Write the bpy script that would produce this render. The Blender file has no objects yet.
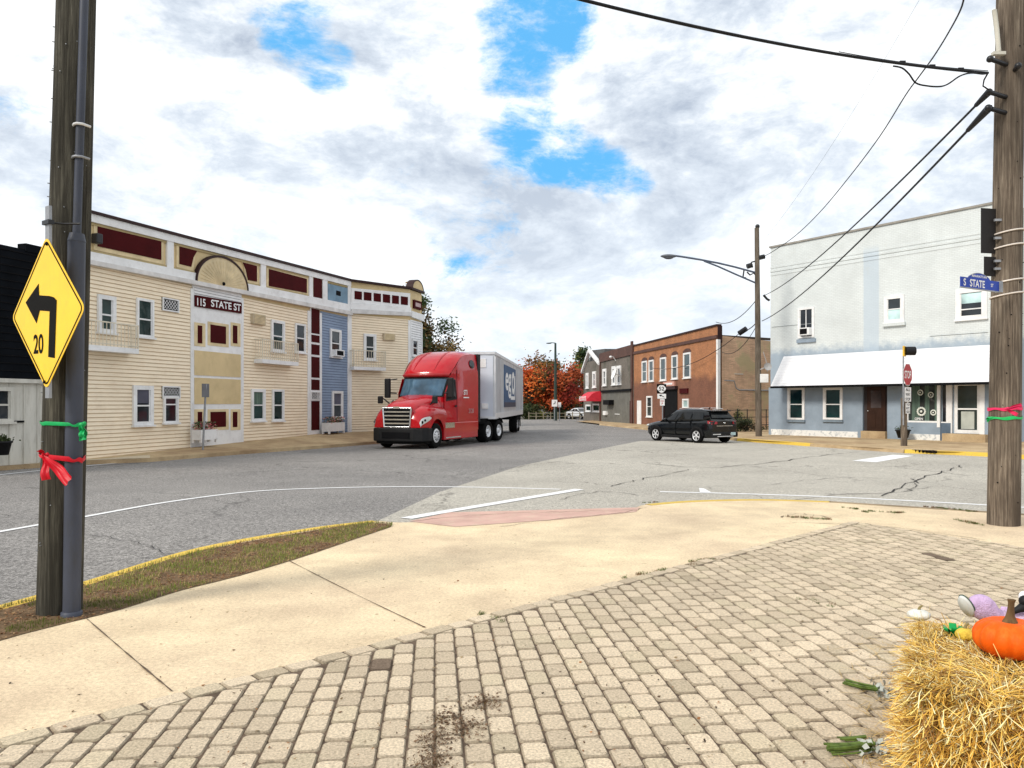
import bpy, math, random
from mathutils import Vector, Matrix, noise as mnoise
random.seed(11)
PI = math.pi
R = math.radians
scene = bpy.context.scene
COL = scene.collection
FOC, CX, HY, EYE = 769.0, 512.0, 403.0, 1.6

# ------------------------------------------------------------------ camera
cd = bpy.data.cameras.new('camera'); cam = bpy.data.objects.new('camera', cd); COL.objects.link(cam)
cam.location = (0, 0, EYE); cam.rotation_euler = (R(90), 0, 0)
cd.sensor_width = 36; cd.lens = 36 * FOC / 1024; cd.shift_y = (HY - 384) / 1024.0
cd.clip_start = 0.05; cd.clip_end = 3000
scene.camera = cam
scene.view_settings.view_transform = 'Standard'
scene.view_settings.look = 'None'; scene.view_settings.exposure = 0; scene.view_settings.gamma = 1

# ------------------------------------------------------------------ measuring helpers
def road_z(y):
    if y < 12: return -0.12
    return -0.12 - 0.004 * (min(y, 110.0) - 12)
def ray(px, py): return (px - CX) / FOC, (HY - py) / FOC
def on_ground(px, py, zf=road_z, dz=0.0):
    a, b = ray(px, py); Y = 10.0
    for _ in range(60):
        Y = 0.5 * Y + 0.5 * min(400, (zf(Y) + dz - EYE) / min(b, -1e-4))
    return Vector((a * Y, Y, zf(Y) + dz))
def flat0(y): return 0.0
def at(px, py, Y):
    a, b = ray(px, py); return Vector((a * Y, Y, EYE + b * Y))

# ------------------------------------------------------------------ materials
def _nodes(name):
    m = bpy.data.materials.new(name); m.use_nodes = True
    nt = m.node_tree; return m, nt, nt.nodes, nt.links, nt.nodes['Principled BSDF']
def c4(c): return (c[0], c[1], c[2], 1)
def mul(c, k): return tuple(min(1, max(0, v * k)) for v in c)
def ramp(n, l, src, stops):
    r = n.new('ShaderNodeValToRGB'); e = r.color_ramp.elements
    while len(e) < len(stops): e.new(0.5)
    for el, (p, c) in zip(e, stops): el.position = p; el.color = c4(c) if len(c) == 3 else c
    l.new(src, r.inputs[0]); return r.outputs[0]
def mixc(n, l, f, a, b, mode='MIX'):
    m = n.new('ShaderNodeMix'); m.data_type = 'RGBA'; m.blend_type = mode
    for i, v in ((0, f), (6, a), (7, b)):
        if hasattr(v, 'links'): l.new(v, m.inputs[i])
        elif i == 0: m.inputs[0].default_value = v
        else: m.inputs[i].default_value = c4(v)
    return m.outputs[2]
def tcoord(n, l, sc=(1, 1, 1)):
    t = n.new('ShaderNodeTexCoord'); mp = n.new('ShaderNodeMapping'); mp.inputs['Scale'].default_value = sc
    l.new(t.outputs['Object'], mp.inputs[0]); return mp.outputs[0]
def noi(n, l, v, s, d=4, r=0.55):
    t = n.new('ShaderNodeTexNoise'); t.inputs['Scale'].default_value = s; t.inputs['Detail'].default_value = d
    t.inputs['Roughness'].default_value = r; l.new(v, t.inputs['Vector']); return t.outputs['Fac']
def bump(n, l, b, h, st, dist=0.02):
    k = n.new('ShaderNodeBump'); k.inputs['Strength'].default_value = st; k.inputs['Distance'].default_value = dist
    l.new(h, k.inputs['Height']); l.new(k.outputs[0], b.inputs['Normal'])
def mat(name, col, rough=0.6, metal=0.0, var=0.18, scale=2.5, stretch=(1, 1, 1), bmp=0.0, bscale=40, dirt=None, dirt_amt=0.3, spec=None, coat=0):
    m, nt, n, l, b = _nodes(name); v = tcoord(n, l, stretch)
    f1 = noi(n, l, v, scale, 6)
    c = ramp(n, l, f1, [(0.3, mul(col, 1 - var)), (0.7, mul(col, 1 + var))])
    if dirt:
        f2 = noi(n, l, v, scale * 2.7, 8, 0.7)
        k = ramp(n, l, f2, [(0.5, (0, 0, 0)), (0.72, (dirt_amt,) * 3)])
        c = mixc(n, l, k, c, dirt)
    l.new(c, b.inputs['Base Color'])
    b.inputs['Roughness'].default_value = rough; b.inputs['Metallic'].default_value = metal
    b.inputs['Specular IOR Level'].default_value = spec if spec is not None else (0.5 if metal > .3 else 0.22)
    if coat: b.inputs['Coat Weight'].default_value = coat; b.inputs['Coat Roughness'].default_value = 0.04
    if bmp: bump(n, l, b, noi(n, l, v, bscale, 6, 0.6), bmp)
    return m
def mat_attr(name, rough=0.8, gain=1.0, nscale=60, nvar=0.25, bmp=0.3, spec=0.3):
    m, nt, n, l, b = _nodes(name); v = tcoord(n, l)
    a = n.new('ShaderNodeVertexColor'); a.layer_name = 'Col'
    f = noi(n, l, v, nscale, 6, 0.7)
    k = ramp(n, l, f, [(0.3, (1 - nvar,) * 3), (0.7, (1 + nvar,) * 3)])
    c = mixc(n, l, 1.0, a.outputs[0], k, 'MULTIPLY'); l.new(c, b.inputs['Base Color'])
    b.inputs['Roughness'].default_value = rough; b.inputs['Specular IOR Level'].default_value = spec
    if bmp: bump(n, l, b, f, bmp, 0.01)
    return m
def mat_brick(name, col, mortar, col2=None, w=0.21, h=0.07, paint=False, stain=None, top=None, zsplit=4.2):
    m, nt, n, l, b = _nodes(name)
    t = n.new('ShaderNodeTexCoord'); s = n.new('ShaderNodeSeparateXYZ'); l.new(t.outputs['Object'], s.inputs[0])
    ad = n.new('ShaderNodeMath'); ad.operation = 'ADD'; l.new(s.outputs[0], ad.inputs[0]); l.new(s.outputs[1], ad.inputs[1])
    cb = n.new('ShaderNodeCombineXYZ'); l.new(ad.outputs[0], cb.inputs[0]); l.new(s.outputs[2], cb.inputs[1])
    br = n.new('ShaderNodeTexBrick'); l.new(cb.outputs[0], br.inputs['Vector'])
    br.inputs['Scale'].default_value = 1; br.inputs['Brick Width'].default_value = w; br.inputs['Row Height'].default_value = h
    br.inputs['Mortar Size'].default_value = 0.008; br.inputs['Mortar Smooth'].default_value = 0.3
    br.inputs['Color1'].default_value = c4(mul(col, 0.85)); br.inputs['Color2'].default_value = c4(mul(col, 1.15) if not col2 else col2)
    br.inputs['Mortar'].default_value = c4(mortar)
    f = noi(n, l, t.outputs['Object'], 0.9, 8, 0.65)
    c = mixc(n, l, 1.0, br.outputs['Color'], ramp(n, l, f, [(0.3, (0.75,) * 3), (0.7, (1.2,) * 3)]), 'MULTIPLY')
    if top:   # sunlit upper and shaded lower brick, painted into the colour by height
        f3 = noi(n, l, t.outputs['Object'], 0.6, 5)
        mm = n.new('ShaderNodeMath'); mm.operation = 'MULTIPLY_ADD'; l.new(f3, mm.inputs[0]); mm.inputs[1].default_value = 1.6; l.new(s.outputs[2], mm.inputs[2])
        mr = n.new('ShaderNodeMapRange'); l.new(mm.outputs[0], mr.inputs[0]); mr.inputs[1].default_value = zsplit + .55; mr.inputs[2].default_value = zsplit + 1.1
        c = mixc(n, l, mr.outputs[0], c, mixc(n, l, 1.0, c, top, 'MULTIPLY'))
    if stain:
        f2 = noi(n, l, t.outputs['Object'], 0.45, 7, 0.6)
        c = mixc(n, l, ramp(n, l, f2, [(0.52, (0, 0, 0)), (0.6, (0.8,) * 3)]), c, stain)
    l.new(c, b.inputs['Base Color']); b.inputs['Roughness'].default_value = 0.85
    bump(n, l, b, br.outputs['Fac'], -0.35, 0.01)
    return m
def mat_glass(name, col=(0.02, 0.025, 0.03), rough=0.04, metal=0.0, wav=0.12, spec=0.35):
    m, nt, n, l, b = _nodes(name); v = tcoord(n, l)
    f = noi(n, l, v, 0.8, 3)
    l.new(ramp(n, l, f, [(0.35, mul(col, 0.6)), (0.7, mul(col, 1.9))]), b.inputs['Base Color'])
    b.inputs['Roughness'].default_value = rough; b.inputs['Metallic'].default_value = metal; b.inputs['Specular IOR Level'].default_value = spec
    bump(n, l, b, noi(n, l, v, 1.3, 2), wav, 0.05)
    return m
def mat_wood_pole(name, c1, c2):
    m, nt, n, l, b = _nodes(name); v = tcoord(n, l, (22, 22, 0.9)); v2 = tcoord(n, l, (3, 3, 0.8))
    f = noi(n, l, v, 2.0, 8, 0.7); g = noi(n, l, v2, 1.2, 4)
    c = ramp(n, l, f, [(0.3, mul(c1, 0.3)), (0.5, c1), (0.72, c2)])
    c = mixc(n, l, ramp(n, l, g, [(0.4, (0, 0, 0)), (0.65, (0.75,) * 3)]), c, mul(c1, 0.42))
    l.new(c, b.inputs['Base Color']); b.inputs['Roughness'].default_value = 0.95; b.inputs['Specular IOR Level'].default_value = 0.15
    bump(n, l, b, f, 0.9, 0.02)
    return m
def mat_asphalt(name, c1, c2, crack=0.5, speck=0.5):
    m, nt, n, l, b = _nodes(name); v = tcoord(n, l); vs = tcoord(n, l, (1, 1, 1))
    big = noi(n, l, v, 0.25, 6, 0.6); fine = noi(n, l, v, 90, 4, 0.8); mid = noi(n, l, v, 9, 5, 0.7)
    c = ramp(n, l, big, [(0.32, c1), (0.68, c2)])
    c = mixc(n, l, 1.0, c, ramp(n, l, fine, [(0.32, (1 - speck,) * 3), (0.5, (1,) * 3), (0.68, (1 + speck,) * 3)]), 'MULTIPLY')
    c = mixc(n, l, 1.0, c, ramp(n, l, mid, [(0.3, (0.86,) * 3), (0.7, (1.12,) * 3)]), 'MULTIPLY')
    g2 = noi(n, l, v, 30, 3, 0.8)
    c = mixc(n, l, 1.0, c, ramp(n, l, g2, [(0.35, (1 - speck * .8,) * 3), (0.5, (1,) * 3), (0.66, (1 + speck * .9,) * 3)]), 'MULTIPLY')
    # thin wandering cracks
    dn = n.new('ShaderNodeTexNoise'); dn.inputs['Scale'].default_value = 1.2; dn.inputs['Detail'].default_value = 8; l.new(v, dn.inputs['Vector'])
    ad = n.new('ShaderNodeVectorMath'); ad.operation = 'MULTIPLY_ADD'; l.new(dn.outputs['Color'], ad.inputs[0]); ad.inputs[1].default_value = (1.6, 1.6, 0); l.new(v, ad.inputs[2])
    vo = n.new('ShaderNodeTexVoronoi'); vo.feature = 'DISTANCE_TO_EDGE'; vo.inputs['Scale'].default_value = 0.16; l.new(ad.outputs[0], vo.inputs['Vector'])
    cf = noi(n, l, v, 0.5, 3)
    k = ramp(n, l, vo.outputs['Distance'], [(0.0, (crack,) * 3), (0.0025, (crack * .6,) * 3), (0.006, (0, 0, 0))])
    k2 = mixc(n, l, 1.0, k, ramp(n, l, cf, [(0.42, (0, 0, 0)), (0.55, (1, 1, 1))]), 'MULTIPLY')
    c = mixc(n, l, k2, c, (0.02, 0.02, 0.02))
    l.new(c, b.inputs['Base Color']); b.inputs['Roughness'].default_value = 0.9; b.inputs['Specular IOR Level'].default_value = 0.2
    bump(n, l, b, fine, 0.35, 0.01)
    return m
def mat_concrete(name, c1, c2, speck=0.12, stain=(0.2, 0.15, 0.1), stain_amt=0.35):
    m, nt, n, l, b = _nodes(name); v = tcoord(n, l)
    big = noi(n, l, v, 0.35, 7, 0.62); fine = noi(n, l, v, 130, 3, 0.8); mid = noi(n, l, v, 3.2, 8, 0.7)
    c = ramp(n, l, big, [(0.35, c1), (0.65, c2)])
    c = mixc(n, l, 1.0, c, ramp(n, l, fine, [(0.3, (1 - speck,) * 3), (0.7, (1 + speck,) * 3)]), 'MULTIPLY')
    g2 = noi(n, l, v, 38, 4, 0.85); g3 = noi(n, l, v, 1.4, 6, 0.7)
    c = mixc(n, l, 1.0, c, ramp(n, l, g2, [(0.33, (1 - speck * 1.6,) * 3), (0.67, (1 + speck * 1.1,) * 3)]), 'MULTIPLY')
    c = mixc(n, l, 1.0, c, ramp(n, l, g3, [(0.3, (.86, .85, .84)), (0.6, (1.05,) * 3)]), 'MULTIPLY')
    c = mixc(n, l, ramp(n, l, mid, [(0.56, (0, 0, 0)), (0.78, (stain_amt,) * 3)]), c, stain)
    sp = noi(n, l, v, 14, 2, 0.5)
    c = mixc(n, l, ramp(n, l, sp, [(0.70, (0, 0, 0)), (0.73, (0.6,) * 3)]), c, mul(stain, 0.6))
    sq = noi(n, l, v, 5.5, 3, 0.6)
    c = mixc(n, l, ramp(n, l, sq, [(0.70, (0, 0, 0)), (0.76, (0.28,) * 3)]), c, mul(stain, 0.9))
    l.new(c, b.inputs['Base Color']); b.inputs['Roughness'].default_value = 0.9; b.inputs['Specular IOR Level'].default_value = 0.2
    bump(n, l, b, fine, 0.2, 0.006)
    return m
def mat_paint_mark(name, col, under, wear=0.55):
    m, nt, n, l, b = _nodes(name); v = tcoord(n, l)
    f = noi(n, l, v, 16, 8, 0.75)
    l.new(ramp(n, l, f, [(wear - 0.1, col), (wear + 0.12, mul(col, .9)), (wear + 0.2, under)]), b.inputs['Base Color'])
    b.inputs['Roughness'].default_value = 0.8
    return m
def mat_leaf(name, cols, rough=0.6):
    m, nt, n, l, b = _nodes(name)
    a = n.new('ShaderNodeVertexColor'); a.layer_name = 'Col'
    l.new(a.outputs[0], b.inputs['Base Color']); b.inputs['Roughness'].default_value = rough; b.inputs['Specular IOR Level'].default_value = 0.2
    tr = n.new('ShaderNodeBsdfTranslucent'); l.new(a.outputs[0], tr.inputs[0])
    mx = n.new('ShaderNodeMixShader'); mx.inputs[0].default_value = 0.3
    l.new(b.outputs[0], mx.inputs[1]); l.new(tr.outputs[0], mx.inputs[2]); l.new(mx.outputs[0], n['Material Output'].inputs[0])
    return m

# ------------------------------------------------------------------ mesh builder
class MB:
    def __init__(s): s.v = []; s.f = []; s.c = []; s.mi = []; s.sm = []; s.cur = 0; s.col = None; s.smooth = False
    def add(s, vs, fs, col=None, smooth=None):
        o = len(s.v); s.v.extend([tuple(v) for v in vs])
        for f in fs:
            s.f.append(tuple(i + o for i in f)); s.c.append(col or s.col); s.mi.append(s.cur); s.sm.append(s.smooth if smooth is None else smooth)
        return s
    def box(s, x0, x1, y0, y1, z0, z1, col=None, bev=0.0):
        if x0 > x1: x0, x1 = x1, x0
        if y0 > y1: y0, y1 = y1, y0
        if z0 > z1: z0, z1 = z1, z0
        vs = [(x, y, z) for x in (x0, x1) for y in (y0, y1) for z in (z0, z1)]
        return s.add(vs, [(0, 1, 3, 2), (4, 6, 7, 5), (0, 4, 5, 1), (2, 3, 7, 6), (0, 2, 6, 4), (1, 5, 7, 3)], col)
    def obox(s, c, size, M, col=None):
        hx, hy, hz = size[0] / 2, size[1] / 2, size[2] / 2
        vs = [M @ Vector((c[0] + i * hx, c[1] + j * hy, c[2] + k * hz)) for i in (-1, 1) for j in (-1, 1) for k in (-1, 1)]
        return s.add(vs, [(0, 1, 3, 2), (4, 6, 7, 5), (0, 4, 5, 1), (2, 3, 7, 6), (0, 2, 6, 4), (1, 5, 7, 3)], col)
    def prism_xz(s, pts, y0, y1, col=None):      # polygon in x,z pushed along y
        n = len(pts); vs = [(p[0], y0, p[1]) for p in pts] + [(p[0], y1, p[1]) for p in pts]
        a = sum(pts[i][0] * pts[(i + 1) % n][1] - pts[(i + 1) % n][0] * pts[i][1] for i in range(n))
        fr = tuple(range(n)); bk = tuple(range(2 * n - 1, n - 1, -1))
        if (a > 0) != (y0 < y1): fr, bk = fr[::-1], bk[::-1]; side = [(i, i + n, (i + 1) % n + n, (i + 1) % n)[::1] for i in range(n)]
        else: side = [(i, (i + 1) % n, (i + 1) % n + n, i + n)[::-1] for i in range(n)]
        return s.add(vs, [fr, bk] + side, col)
    def prism_xy(s, pts, z0, z1, col=None):
        n = len(pts); a = sum(pts[i][0] * pts[(i + 1) % n][1] - pts[(i + 1) % n][0] * pts[i][1] for i in range(n))
        if a < 0: pts = pts[::-1]
        vs = [(p[0], p[1], z0) for p in pts] + [(p[0], p[1], z1) for p in pts]
        return s.add(vs, [tuple(range(n))[::-1], tuple(range(n, 2 * n))] + [(i, (i + 1) % n, (i + 1) % n + n, i + n) for i in range(n)], col)
    def prism_yz(s, pts, x0, x1, col=None):
        n = len(pts); a = sum(pts[i][0] * pts[(i + 1) % n][1] - pts[(i + 1) % n][0] * pts[i][1] for i in range(n))
        if a < 0: pts = pts[::-1]
        if x0 > x1: x0, x1 = x1, x0
        vs = [(x0, p[0], p[1]) for p in pts] + [(x1, p[0], p[1]) for p in pts]
        return s.add(vs, [tuple(range(n))[::-1], tuple(range(n, 2 * n))] + [(i, (i + 1) % n, (i + 1) % n + n, i + n) for i in range(n)], col)
    def tube(s, pts, r, seg=8, col=None, cap=True):
        pts = [Vector(p) for p in pts]; n = len(pts); rs = r if isinstance(r, (list, tuple)) else [r] * n
        rings = []; up = None
        for i, p in enumerate(pts):
            t = (pts[min(i + 1, n - 1)] - pts[max(i - 1, 0)]).normalized()
            if up is None: up = Vector((0, 0, 1)) if abs(t.z) < 0.9 else Vector((1, 0, 0))
            a = t.cross(up)
            if a.length < 1e-4: a = t.cross(Vector((1, 0, 0)))
            a.normalize(); b = a.cross(t).normalized(); up = b
            rings.append([p + (a * math.cos(2 * PI * k / seg) + b * math.sin(2 * PI * k / seg)) * rs[i] for k in range(seg)])
        vs = [q for rg in rings for q in rg]
        fs = [(i * seg + k, i * seg + (k + 1) % seg, (i + 1) * seg + (k + 1) % seg, (i + 1) * seg + k) for i in range(n - 1) for k in range(seg)]
        s.add(vs, fs, col, True)
        if cap: s.add(rings[0], [tuple(range(seg))[::-1]], col, False); s.add(rings[-1], [tuple(range(seg))], col, False)
        return s
    def lathe(s, prof, seg=24, M=None, col=None, smooth=True):   # prof (r, z) about z
        M = M or Matrix(); n = len(prof)
        vs = [M @ Vector((r * math.cos(2 * PI * k / seg), r * math.sin(2 * PI * k / seg), z)) for (r, z) in prof for k in range(seg)]
        fs = [(i * seg + k, i * seg + (k + 1) % seg, (i + 1) * seg + (k + 1) % seg, (i + 1) * seg + k) for i in range(n - 1) for k in range(seg)]
        return s.add(vs, fs, col, smooth)
    def loft(s, rings, closed=True, cap=True, col=None, smooth=True):
        n = len(rings[0]); vs = [p for r in rings for p in r]; m = n if closed else n - 1
        fs = [(i * n + k, i * n + (k + 1) % n, (i + 1) * n + (k + 1) % n, (i + 1) * n + k) for i in range(len(rings) - 1) for k in range(m)]
        s.add(vs, fs, col, smooth)
        if cap and closed:
            s.add(rings[0], [tuple(range(n))[::-1]], col, False); s.add(rings[-1], [tuple(range(n))], col, False)
        return s
    def ball(s, c, r, M=None, seg=14, rg=9, col=None):
        rr = r if isinstance(r, (tuple, list)) else (r, r, r); M = M or Matrix()
        rings = []
        for i in range(rg + 1):
            th = PI * i / rg
            rings.append([M @ Vector((c[0] + rr[0] * math.sin(th) * math.cos(2 * PI * k / seg), c[1] + rr[1] * math.sin(th) * math.sin(2 * PI * k / seg), c[2] - rr[2] * math.cos(th))) for k in range(seg)])
        return s.loft(rings, cap=False, col=col)
    def mesh(s, name):
        m = bpy.data.meshes.new(name); m.from_pydata(s.v, [], s.f)
        for p, i, q in zip(m.polygons, s.mi, s.sm): p.material_index = i; p.use_smooth = q
        if any(c is not None for c in s.c):
            at_ = m.color_attributes.new('Col', 'FLOAT_COLOR', 'CORNER'); k = 0
            for p, c in zip(m.polygons, s.c):
                c = c or (1, 1, 1)
                for _ in range(p.loop_total): at_.data[k].color = (c[0], c[1], c[2], 1); k += 1
        m.validate(); m.update(); return m

WM = {}
LAP = {}
LAPCOL = {'cream_siding': (.56, .42, .27), 'blue_siding': (.13, .17, .26), 'black_siding': (.001, .001, .002)}  # darker strip on each board's lower lip: shade under the lap, painted in
SPLIT = {'pier', 'divider', 'corner_board', 'white_base', 'cable_clamp', 'strap', 'bracket', 'fitting', 'bolt', 'coping', 'gable_trim', 'downpipe', 'corbel_course', 'string_line', 'panel_moulding', 'jamb', 'post', 'roof_ridge', 'twine', 'bumper_trim', 'front_box', 'step_plate', 'door_panel', 'mounting_bar', 'window_wreath', 'panel_band', 'rail', 'underframe', 'curtain', 'nail_and_knot', 'staple'}
def pieces(mb):
    p = list(range(len(mb.v)))
    def fd(i):
        while p[i] != i: p[i] = p[p[i]]; i = p[i]
        return i
    for f in mb.f:
        a = fd(f[0])
        for i in f[1:]: p[fd(i)] = a
    key = {}
    for k, v in enumerate(mb.v):          # weld coincident corners (caps of tubes)
        q = (round(v[0], 5), round(v[1], 5), round(v[2], 5))
        if q in key: p[fd(k)] = fd(key[q])
        else: key[q] = k
    out = {}
    for i, f in enumerate(mb.f):
        m = out.setdefault(fd(f[0]), [MB(), {}]); n, mp = m; g = []
        for j in f:
            if j not in mp: mp[j] = len(n.v); n.v.append(mb.v[j])
            g.append(mp[j])
        n.f.append(tuple(g)); n.c.append(mb.c[i]); n.mi.append(mb.mi[i]); n.sm.append(mb.sm[i])
    return [m[0] for m in out.values()]
def obj(name, mb, mt, parent=None, M=None, label=None, bev=0.0):
    if name in SPLIT and parent is not None and isinstance(mb, MB):
        ps = pieces(mb)
        if 1 < len(ps) <= 60: return [obj_one(name, q, mt, parent, M, label, bev) for q in ps][0]
    return obj_one(name, mb, mt, parent, M, label, bev)
def obj_one(name, mb, mt, parent=None, M=None, label=None, bev=0.0):
    if name == 'siding':
        if mt.name not in LAP: LAP[mt.name] = mat('lap_painted_shade', LAPCOL.get(mt.name, (.4, .4, .42)), .8)
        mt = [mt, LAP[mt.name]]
    me = mb if isinstance(mb, bpy.types.Mesh) else mb.mesh(name)
    for x in (mt if isinstance(mt, (list, tuple)) else [mt]): me.materials.append(x)
    o = bpy.data.objects.new(name, me); COL.objects.link(o)
    if parent is not None:
        o.parent = parent; P = WM[parent.name]; M = P if M is None else M
        o.matrix_basis = P.inverted() @ M
    else:
        M = M or Matrix(); o.matrix_basis = M
    WM[o.name] = M.copy()
    if label: o['label'] = label
    if bev:
        b = o.modifiers.new('bevel', 'BEVEL'); b.width = bev; b.segments = 2; b.limit_method = 'ANGLE'; b.angle_limit = R(40)
    return o
def thing(name, label, cat, loc=(0, 0, 0), rotz=0.0, group=None, M=None):
    o = bpy.data.objects.new(name, None); COL.objects.link(o); o.empty_display_size = 0.2
    M = M or (Matrix.Translation(loc) @ Matrix.Rotation(rotz, 4, 'Z'))
    o.matrix_basis = M; WM[o.name] = M.copy(); tag(o, label, cat, group); return o
def tag(o, label, cat, group=None):
    o['label'] = label; o['category'] = cat
    if group: o['group'] = group
    return o
def smooth3(pts, k=5):
    P = [Vector(p) for p in pts]; out = []
    for i in range(len(P) - 1):
        p0, p1, p2, p3 = P[max(i - 1, 0)], P[i], P[i + 1], P[min(i + 2, len(P) - 1)]
        for j in range(k):
            t = j / k; out.append(0.5 * ((2 * p1) + (-p0 + p2) * t + (2 * p0 - 5 * p1 + 4 * p2 - p3) * t * t + (-p0 + 3 * p1 - 3 * p2 + p3) * t ** 3))
    out.append(P[-1]); return out
def solo(name, mb, mt, label, cat, M=None, group=None, bev=0.0):
    return tag(obj(name, mb, mt, None, M, bev=bev), label, cat, group)
def struct(name, mb, mt, M=None):
    o = obj(name, mb, mt, None, M); o['kind'] = 'structure'; return o
def copy_tree(o, M=None, parent=None, label=None):
    c = o.copy(); COL.objects.link(c)
    if parent is not None: c.parent = parent
    if M is not None: c.matrix_basis = M; WM[c.name] = M.copy()
    if label: c['label'] = label
    for ch in [x for x in scene.objects if x.parent == o]: copy_tree(ch, None, c)
    return c
def text_mesh(body, height, width=None, ext=0.004, align='CENTER'):
    cu = bpy.data.curves.new('lettering', 'FONT'); cu.body = body; cu.size = 1; cu.extrude = 0; cu.align_x = 'LEFT'; cu.offset = 0.022
    t = bpy.data.objects.new('lettering', cu); COL.objects.link(t)
    dg = bpy.context.evaluated_depsgraph_get(); me = bpy.data.meshes.new_from_object(t.evaluated_get(dg))
    bpy.data.objects.remove(t)
    xs = [v.co.x for v in me.vertices]; ys = [v.co.y for v in me.vertices]
    x0, x1, y0, y1 = min(xs), max(xs), min(ys), max(ys); sy = height / (y1 - y0); sx = sy if not width else width / (x1 - x0)
    for v in me.vertices: v.co = Vector(((v.co.x - (x0 + x1) / 2) * sx, (v.co.y - (y0 + y1) / 2) * sy, 0))
    me.materials.clear(); return me
UP90 = Matrix.Rotation(PI / 2, 4, 'X')
def lettering(body, x, y, z, h, mt, parent, F=None, width=None, rz=0.0, tilt=0.0, name='lettering'):
    # upright writing facing local -y of frame F (default: the parent's frame)
    F = F or WM[parent.name]
    return obj(name, text_mesh(body, h, width), mt, parent, F @ Matrix.Translation((x, y, z)) @ Matrix.Rotation(rz, 4, 'Z') @ UP90 @ Matrix.Rotation(tilt, 4, 'Z'))

class Wall:      # a vertical plane: local x along it, local y into the building, z up
    def __init__(s, X0, Y0, u, z0=0.0):
        u = Vector(u).normalized(); s.u = u; s.X0, s.Y0, s.z0 = X0, Y0, z0
        s.M = Matrix.Translation((X0, Y0, z0)) @ Matrix.Rotation(math.atan2(u.y, u.x), 4, 'Z')
    def sz(s, px, py, d=0.0):    # d: distance in front of the plane
        a, b = ray(px, py); ox, oy = s.X0 + s.u.y * d, s.Y0 - s.u.x * d
        t = (a * oy - ox) / (s.u.x - a * s.u.y); Y = oy + t * s.u.y
        return t, EYE + b * Y - s.z0
    def r(s, x0, x1, yt, yb, d=0.0):     # picture rectangle -> s0, s1, z0, z1
        xm = (x0 + x1) / 2; return s.sz(x0, yt, d)[0], s.sz(x1, yt, d)[0], s.sz(xm, yb, d)[1], s.sz(xm, yt, d)[1]
    def rect(s, mb, x0, x1, yt, yb, out=0.03, inn=0.0, col=None):
        a, b, c, e = s.r(x0, x1, yt, yb); mb.box(a, b, -out, -inn, c, e, col); return mb
    def poly(s, mb, pts, out=0.03, inn=0.0, col=None):
        mb.prism_xz([s.sz(*p) for p in pts], -out, -inn, col); return mb
# ------------------------------------------------------------------ material library
W_ = dict
white = mat('white_paint', (0.80, 0.80, 0.80), 0.5, var=0.08, scale=1.5, dirt=(0.45, 0.42, 0.38), dirt_amt=0.35)
cream = mat('cream_siding', (0.90, 0.775, 0.59), 0.7, var=0.06, scale=0.7, spec=0.2, stretch=(1, 1, 3), dirt=(0.6, 0.42, 0.26), dirt_amt=0.35)
blue_siding = mat('blue_siding', (0.25, 0.32, 0.44), 0.7, var=0.12, scale=0.9, dirt=(0.16, 0.2, 0.3), dirt_amt=0.4)
tan = mat('tan_panel', (0.64, 0.50, 0.28), 0.7, var=0.12, scale=0.8, dirt=(0.42, 0.32, 0.16), dirt_amt=0.4)
tan_dark = mat('khaki_trim', (0.42, 0.33, 0.17), 0.7, var=0.12)
maroon = mat('maroon_panel', (0.055, 0.003, 0.004), 0.75, spec=0.1, var=0.2, scale=1.5)
black_roof = mat('roof_edge', (0.03, 0.012, 0.012), 0.6)
roof_grey = mat('roof_felt', (0.10, 0.10, 0.10), 0.9, bmp=0.3)
black_siding = mat('black_siding', (0.004, 0.005, 0.007), 0.8, var=0.3, spec=0.05)
board_white = mat('old_white_boards', (0.58, 0.56, 0.50), 0.7, var=0.12, scale=1.2, stretch=(3, 1, 0.6), dirt=(0.3, 0.27, 0.2), dirt_amt=0.5)
glass = mat_glass('window_glass')
glass_green = mat_glass('window_glass_green', (0.010, 0.028, 0.028))
glass_sky = mat_glass('window_glass_bright', (0.38, 0.52, 0.52), 0.15)
curtain = mat('curtain_fabric', (0.10, 0.15, 0.12), 0.8, var=0.4, scale=3, stretch=(6, 1, 0.3))
dark = mat('dark_void', (0.006, 0.006, 0.007), 0.8, spec=0.1)
black_metal = mat('black_metal', (0.012, 0.012, 0.014), 0.4, spec=0.4)
black_plastic = mat('black_plastic', (0.010, 0.010, 0.011), 0.6, var=0.3, scale=6, spec=0.25)
grey_metal = mat('grey_steel', (0.30, 0.31, 0.33), 0.5, 0.4, var=0.2, scale=8)
chrome = mat('chrome', (0.75, 0.76, 0.78), 0.15, 1.0, var=0.05)
rubber = mat('rubber', (0.008, 0.008, 0.008), 0.9, spec=0.1, var=0.3, scale=8)
red_paint = mat('red_paint', (0.44, 0.002, 0.008), 0.22, var=0.1, scale=1, coat=0.5, spec=0.3, dirt=(0.3, 0.01, 0.01), dirt_amt=0.3)
red_dark = mat('dark_red_paint', (0.30, 0.004, 0.006), 0.35, coat=0.4)
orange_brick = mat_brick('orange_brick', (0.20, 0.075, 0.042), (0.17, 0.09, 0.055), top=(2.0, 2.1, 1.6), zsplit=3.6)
tan_brick = mat_brick('tan_side_brick', (0.62, 0.40, 0.26), (0.45, 0.32, 0.22), stain=(0.42, 0.36, 0.20))
grey_brick = mat_brick('grey_brown_brick', (0.17, 0.145, 0.12), (0.12, 0.11, 0.10), stain=(0.07, 0.07, 0.05))
dark_brick = mat_brick('dark_red_brick', (0.10, 0.04, 0.03), (0.07, 0.05, 0.04))
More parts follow.
